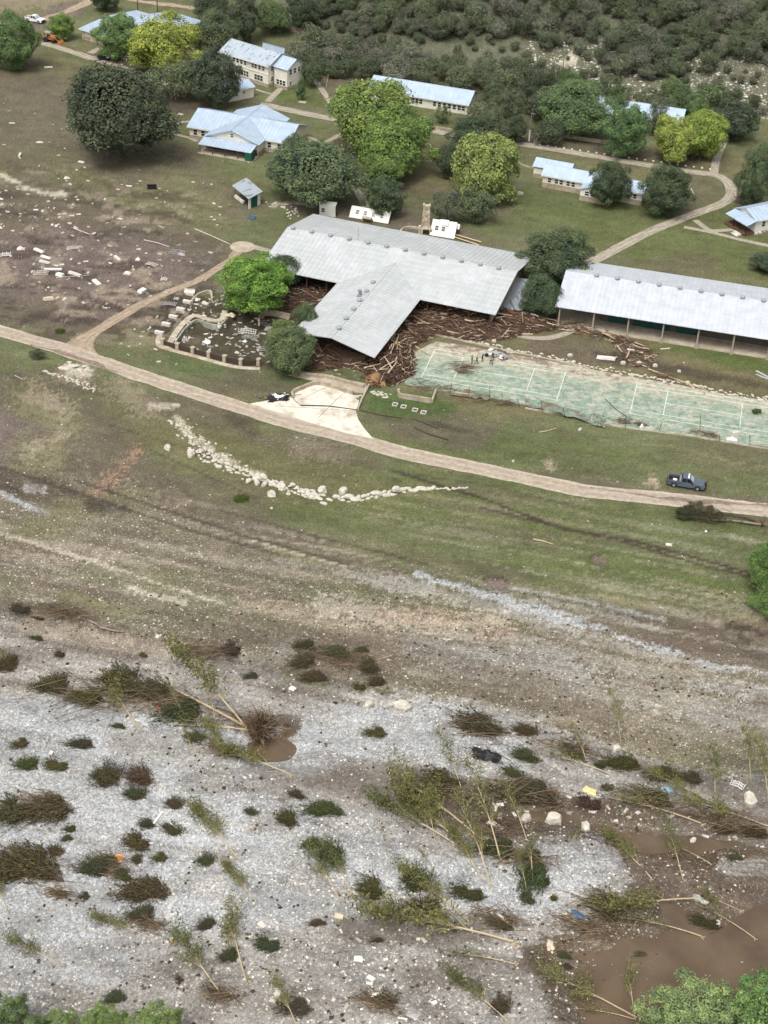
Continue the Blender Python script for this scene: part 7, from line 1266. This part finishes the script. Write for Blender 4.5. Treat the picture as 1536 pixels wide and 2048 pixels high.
# ---------------------------------------------------------------- vehicles
def vehicle(name, label, cat, c, a, b_, body, bed=True, L=5.8, lightbar=False, flip=False):
    P, A, B = G(*c), G(*a), G(*b_); d = B-A; rz = math.atan2(d.y, d.x); e = empty(name, P, label, cat, rz=rz); Wd = 1.0
    def side(pts, y0, y1, nm, m, par=e):
        n = len(pts); V = [(x, y0, z) for x, z in pts]+[(x, y1, z) for x, z in pts]; return obj(nm, mesh(nm, V, [tuple(range(n))[::-1], tuple(range(n, 2*n))]+[(i, (i+1) % n, n+(i+1) % n, n+i) for i in range(n)], [m]), par)
    wx = (-L*.31, L*.32); r = .52
    def arch(x, rev=False): return [(x+(r*1.0)*math.cos(t), .42+r*math.sin(t)*1.0) for t in (np.linspace(math.pi, 0, 8))]
    low = [(-L/2, .5)]+arch(wx[0])+arch(wx[1])+[(L/2, .5), (L/2, .95), (L/2-.12, 1.1), (L*.19, 1.22)]
    low += ([(-L*.13, 1.22), (-L*.135, .85), (-L/2+.08, .85), (-L/2, 1.2)] if bed else [(-L/2+.03, 1.2)]); side(low, -Wd, Wd, 'body', body)
    if bed:
        for y0, y1 in ((-Wd, -Wd+.12), (Wd-.12, Wd)): side([(-L/2, 1.0), (-L*.13, 1.0), (-L*.13, 1.25), (-L/2, 1.25)], y0+(.002 if y0 < 0 else 0), y1-(.002 if y0 > 0 else 0), 'bed_side', body)
        MB().box(-L/2, -L/2+.1, -Wd+.12, Wd-.12, .86, 1.24).done('tailgate', body, e); MB().box(-L/2+.1, -L*.14, -Wd+.13, Wd-.13, .86, .9).done('bed_floor', BLACK, e)
        MB().box(-L*.36, -L*.25, -.75, -.25, .9, 1.25).done('cargo_box', WHITE, e); MB().cyl(-L*.3, .25, .9, 1.2, .32, 12).done('spare_wheel', RUBBER, e); MB().box(-L*.19, -L*.14, -.8, .8, .9, 1.32).done('tool_chest', STEEL, e)
    c0, c1 = (-L*.13 if bed else -L*.44), L*.2; t0, t1 = c0+.18, c1-.65; b = MB(); y0, y1 = Wd-.06, Wd-.22
    b.add([(c0, -y0, 1.22), (c1, -y0, 1.22), (c1, y0, 1.22), (c0, y0, 1.22), (t0, -y1, 1.86), (t1, -y1, 1.86), (t1, y1, 1.86), (t0, y1, 1.86)], [(4, 5, 6, 7), (0, 1, 5, 4), (1, 2, 6, 5), (2, 3, 7, 6), (3, 0, 4, 7)]); b.done('cab', GLASS, e)
    MB().box(t0-.03, t1+.05, -y1-.03, y1+.03, 1.84, 1.9).done('cab_roof', body, e); b = MB()
    for x, xt in ((c0, t0), ((c0+c1)/2-.1, (t0+t1)/2), (c1, t1)):
        for s in (-1, 1): b.tube([(x, s*y0, 1.2), (xt, s*y1, 1.88)], .05, 4)
    b.done('pillars', body, e)
    g = MB(); g.add([(c1-.08, -y0+.12, 1.27), (c1-.08, y0-.12, 1.27), (t1+.07, y1-.07, 1.82), (t1+.07, -y1+.07, 1.82)], [(0, 1, 2, 3)]); q = g.done('windscreen', M_WS, e); q.location = (.05, 0, .03)
    for x in wx:
        for s in (-1, 1):
            w = MB().tube([(x, s*(Wd-.3), .42), (x, s*(Wd+.01), .42)], .42, 16).done('wheel', RUBBER, e); MB().tube([(x, s*(Wd), .42), (x, s*(Wd+.04), .42)], .24, 10).done('rim', STEEL, w)
    for s in (-1, 1): MB().box(L/2-.05, L/2+.03, s*.75-.17, s*.75+.17, .78, .95).done('headlight', M_WS, e); MB().box(-L/2-.03, -L/2+.02, s*.85-.09, s*.85+.09, .8, 1.1).done('tail_light', M_RED, e); MB().box(c1-.35, c1-.15, s*(Wd+.12)-.1, s*(Wd+.12)+.1, 1.2, 1.4).done('mirror', BLACK, e)
    MB().box(L/2, L/2+.18, -.9, .9, .45, .72).done('front_bumper', BLACK, e); MB().box(-L/2-.15, -L/2, -.9, .9, .48, .68).done('rear_bumper', BLACK, e)
    if lightbar: MB().box(L/2+.18, L/2+.28, -.6, .6, .5, 1.15).done('bull_bar', BLACK, e); MB().box(t1-.35, t1-.1, -y1+.1, y1-.1, 1.9, 1.98).done('light_bar', WHITE, e)
    MB().box(L/2-.01, L/2+.02, -.55, .55, .65, 1.0).done('grille', BLACK, e); return e
M_WS = M('windscreen_glass', col(170, 190, 194), .1, .1, 1, spec=.8); M_RED = M('red_lamp', (.3, .01, .01), .3, .1, 1)
GRYB = M('dark_grey_blue_paint', col(88, 98, 112), .35, .1, 1, spec=.6); WHB = M('white_car_paint', col(238, 240, 240), .35, .05, 1, spec=.6)
vehicle('pickup_truck', 'dark grey-blue pickup truck parked beside the gravel road at the right', 'pickup', (1371, 972), (1347, 977), (1395, 985), GRYB, lightbar=True)
vehicle('parked_car', 'white vehicle parked on the dirt track at the top left', 'car', (70, 44), (60, 43), (80, 47), WHB, bed=True, L=5.6)
ORGP = M('faded_orange_paint', col(186, 120, 76), .7, .2, 2)
p = G(102, 84); e = empty('backhoe', p, 'orange backhoe loader parked on the lane at the upper left', 'tractor', rz=fdir-.15); MB().box(-2.0, 1.4, -.45, .45, .7, 1.2).done('chassis', ORGP, e); MB().box(.2, 1.7, -.5, .5, 1.2, 1.9).done('hood', ORGP, e); MB().box(-1.5, .1, -.75, .75, 2.5, 2.62).done('canopy', DBM[2], e); b = MB()
for x in (-1.4, 0): b.box(x-.05, x+.05, -.7, -.6, 1.2, 2.5).box(x-.05, x+.05, .6, .7, 1.2, 2.5)
b.done('canopy_posts', BLACK, e); MB().box(-1.0, -.4, -.3, .3, 1.2, 1.7).done('seat', BLACK, e)
for x, r in ((-1.1, .7), (1.1, .5)):
    for s in (-1, 1): MB().tube([(x, s*.6, r), (x, s*1.0, r)], r, 14).done('wheel', RUBBER, e)
for s in (-1, 1): MB().tube([(-.2, s*.62, 1.6), (1.6, s*.62, 1.5), (2.8, s*.62, .7)], .1, 4).done('loader_arm', ORGP, e)
MB().add([(2.7, -1.1, .1), (3.6, -1.1, .05), (3.4, -1.1, .25), (2.9, -1.1, 1.0), (2.7, 1.1, .1), (3.6, 1.1, .05), (3.4, 1.1, .25), (2.9, 1.1, 1.0)], [(0, 1, 2, 3), (7, 6, 5, 4), (0, 4, 5, 1), (0, 3, 7, 4), (2, 6, 7, 3)]).done('bucket', ORGP, e); MB().tube([(-2.0, 0, 1.0), (-3.0, 0, 2.6), (-3.6, 0, 1.4), (-3.2, 0, .8)], [.16, .12, .1, .2], 5).done('digging_arm', ORGP, e)
p = G(208, 120); e = empty('utility_cart', p, 'small dark utility cart with white nose on the lane below the lodge', 'cart', rz=fdir+.1); MB().box(-1.3, 1.2, -.6, .6, .35, .8).done('body', BLACK, e); MB().box(-1.6, -.4, -.65, .65, .8, 1.15).done('cargo_bed', BLACK, e); MB().box(.7, 1.35, -.5, .5, .7, .95).done('nose', WHITE, e); MB().box(-.35, .1, -.55, .55, .8, 1.3).done('seat', RUBBER, e); b = MB()
for s in (-1, 1): b.tube([(-.4, s*.6, .8), (-.3, s*.55, 1.8), (.5, s*.55, 1.8), (.8, s*.6, .9)], .04, 4)
b.done('roll_bar', BLACK, e)
for x in (-.95, .85):
    for s in (-1, 1): MB().tube([(x, s*.55, .32), (x, s*.8, .32)], .32, 12).done('wheel', RUBBER, e)
tag(crumple(1.4, .9, .9, 3, M('orange_red_cloth', col(196, 110, 84), .8), 'wreckage_lump', G(376, 186), 0), 'orange-red machine partly hidden behind the dark round tree', 'machine')
def wreck(px, py, L, Wd, Hh, label, rz, m1, m2, seed, cat='wreck'):
    e = empty('crushed_vehicle', G(px, py), label, cat, rz=rz); rng = random.Random(seed); q = crumple(L, Wd, Hh, seed, m1, 'crushed_body', (0, 0, 0), 0, e)
    for k in range(5): p_ = Vector((rng.uniform(-.4, .4)*L, rng.uniform(-.4, .4)*Wd, rng.uniform(.3, .8)*Hh)); crumple(rng.uniform(.8, 1.6), rng.uniform(.4, 1), .25, seed+k, m2, 'torn_panel', p_, rng.random()*3, e)
    for k in range(9):
        p_ = Vector((rng.uniform(-.5, .5)*L, rng.uniform(-.5, .5)*Wd, .1)); MB().tube([p_, p_+Vector((rng.gauss(0, .8), rng.gauss(0, .6), rng.uniform(.2, 1)*Hh)), p_+Vector((rng.gauss(0, 1.3), rng.gauss(0, .8), rng.uniform(0, .8)*Hh))], .05, 4).done('bent_bar', BLACK, e)
    for s in (-.35, .35): MB().tube([(s*L, -Wd*.45, .35), (s*L, -Wd*.62, .38)], .33, 10).done('wheel', RUBBER, e)
    return e
DKM = M('dark_metal', (.02, .022, .024), .5, .3, 2)
wreck(992, 712, 4.2, 1.9, 1.1, 'crushed silver-white vehicle on the court beside the people', fdir-.1, DBM[2], WHITE, 1); wreck(556, 798, 3.4, 1.7, 1.1, 'mangled dark cart frame at the left corner of the forecourt', fdir+.5, DKM, DBM[1], 2); wreck(972, 1513, 3.4, 1.4, .8, 'black crumpled wreck on the white gravel', fdir, DKM, BLACK, 3)
# ---------------------------------------------------------------- people
def person(px, py, face, label, shirt, trousers, pose):
    p = G(px, py); e = empty('person', p+Vector((0, 0, .05)), label, 'person', rz=face); st_, arm_, lean = pose
    J = {'pel': (0, 0, .95), 'hl': (.0, .11, .9), 'hr': (.0, -.11, .9), 'kl': (.06+st_*.2, .12, .5), 'kr': (.03-st_*.12, -.12, .5), 'al': (st_*.3, .12, .08), 'ar': (-st_*.35, -.12, .08), 'tl': (st_*.3+.17, .13, .04), 'tr': (-st_*.35+.17, -.13, .04), 'wa': (lean*.08, 0, 1.12), 'ch': (lean*.2, 0, 1.35), 'ne': (lean*.28, 0, 1.52), 'he': (lean*.34+.03, 0, 1.66), 'to': (lean*.36+.03, 0, 1.76), 'sl': (lean*.22, .19, 1.43), 'sr': (lean*.22, -.19, 1.43), 'el': (lean*.22+.02+arm_*.12, .27, 1.17), 'er': (lean*.22+arm_*.15, -.27, 1.17), 'wl': (lean*.22+.1+arm_*.3, .27, .95+arm_*.2), 'wr': (lean*.22+.08+arm_*.34, -.24, .95+arm_*.25), 'fl': (lean*.22+.13+arm_*.38, .26, .84+arm_*.22), 'fr': (lean*.22+.12+arm_*.4, -.22, .84+arm_*.28)}
    R = {'pel': .14, 'hl': .1, 'hr': .1, 'kl': .065, 'kr': .065, 'al': .05, 'ar': .05, 'tl': .04, 'tr': .04, 'wa': .13, 'ch': .16, 'ne': .055, 'he': .1, 'to': .075, 'sl': .07, 'sr': .07, 'el': .048, 'er': .048, 'wl': .035, 'wr': .035, 'fl': .035, 'fr': .035}
    E = 'pel-hl hl-kl kl-al al-tl pel-hr hr-kr kr-ar ar-tr pel-wa wa-ch ch-ne ne-he he-to ch-sl sl-el el-wl wl-fl ch-sr sr-er er-wr wr-fr'.split(); ks = list(J); me = bpy.data.meshes.new('body'); me.from_pydata([J[k] for k in ks], [tuple(ks.index(q) for q in s.split('-')) for s in E], [])
    o = obj('body', me, e); sk = o.modifiers.new('s', 'SKIN'); sv = me.skin_vertices[0].data
    for i, k in enumerate(ks): sv[i].radius = (R[k], R[k]); sv[i].use_root = k == 'pel'
    ss = o.modifiers.new('u', 'SUBSURF'); ss.levels = ss.render_levels = 1
    dg = bpy.context.evaluated_depsgraph_get(); dg.update(); m2 = bpy.data.meshes.new_from_object(o.evaluated_get(dg)); o.modifiers.clear(); o.data = m2
    m2.materials.clear()
    for m in (SKIN, shirt, trousers, BLACK, HAIR): m2.materials.append(m)
    for f in m2.polygons:
        c = f.center; z = c.z; hand = abs(c.y) > .2 and z < 1.12 and z > .7; f.use_smooth = True
        f.material_index = 3 if z < .14 else 0 if hand else 2 if z < .98 else 1 if z < 1.5 else 4 if (z > 1.7 or (z > 1.6 and c.x < lean*.34)) else 0
    hx = lean*.34+.03; b = MB(); b.tube([(hx+.09, 0, 1.66), (hx+.13, 0, 1.63)], [.02, .015], 5); b.done('nose', SKIN, e)
    b = MB()
    for s in (-1, 1): b.box(hx+.085, hx+.105, s*.035-.012, s*.035+.012, 1.675, 1.69)
    b.done('eyes', BLACK, e); return e
SKIN = M('skin', col(196, 150, 122), .6, .05, 2); HAIR = M('dark_hair', (.03, .02, .015), .8, .1, 2)
SH = [M('grey_shirt', col(92, 96, 92), .9), M('black_shirt', (.015, .015, .017), .9), M('dark_blue_shirt', col(48, 56, 68), .9), M('tan_shirt', col(150, 140, 120), .9)]; TRS = [M('grey_green_trousers', col(84, 88, 76), .9), M('black_trousers', (.014, .014, .016), .9), M('dark_trousers', col(40, 42, 46), .9)]
person(943, 728, .3, 'leftmost person on the court, in grey-green clothes', SH[0], TRS[0], (.4, .1, .1)); person(952.5, 729, .2, 'person in black striding, second from the left on the court', SH[1], TRS[1], (1.0, .3, .2)); person(964, 724, -.4, 'person in dark trousers with hands low, third from the left', SH[2], TRS[2], (.2, .6, .1)); person(985, 722, 2.4, 'person in black standing closest to the crushed vehicle', SH[1], TRS[1], (.2, .5, .2)); person(982, 730, 2.2, 'person in pale shirt bending forward below the others', SH[3], TRS[1], (.7, .6, .9))
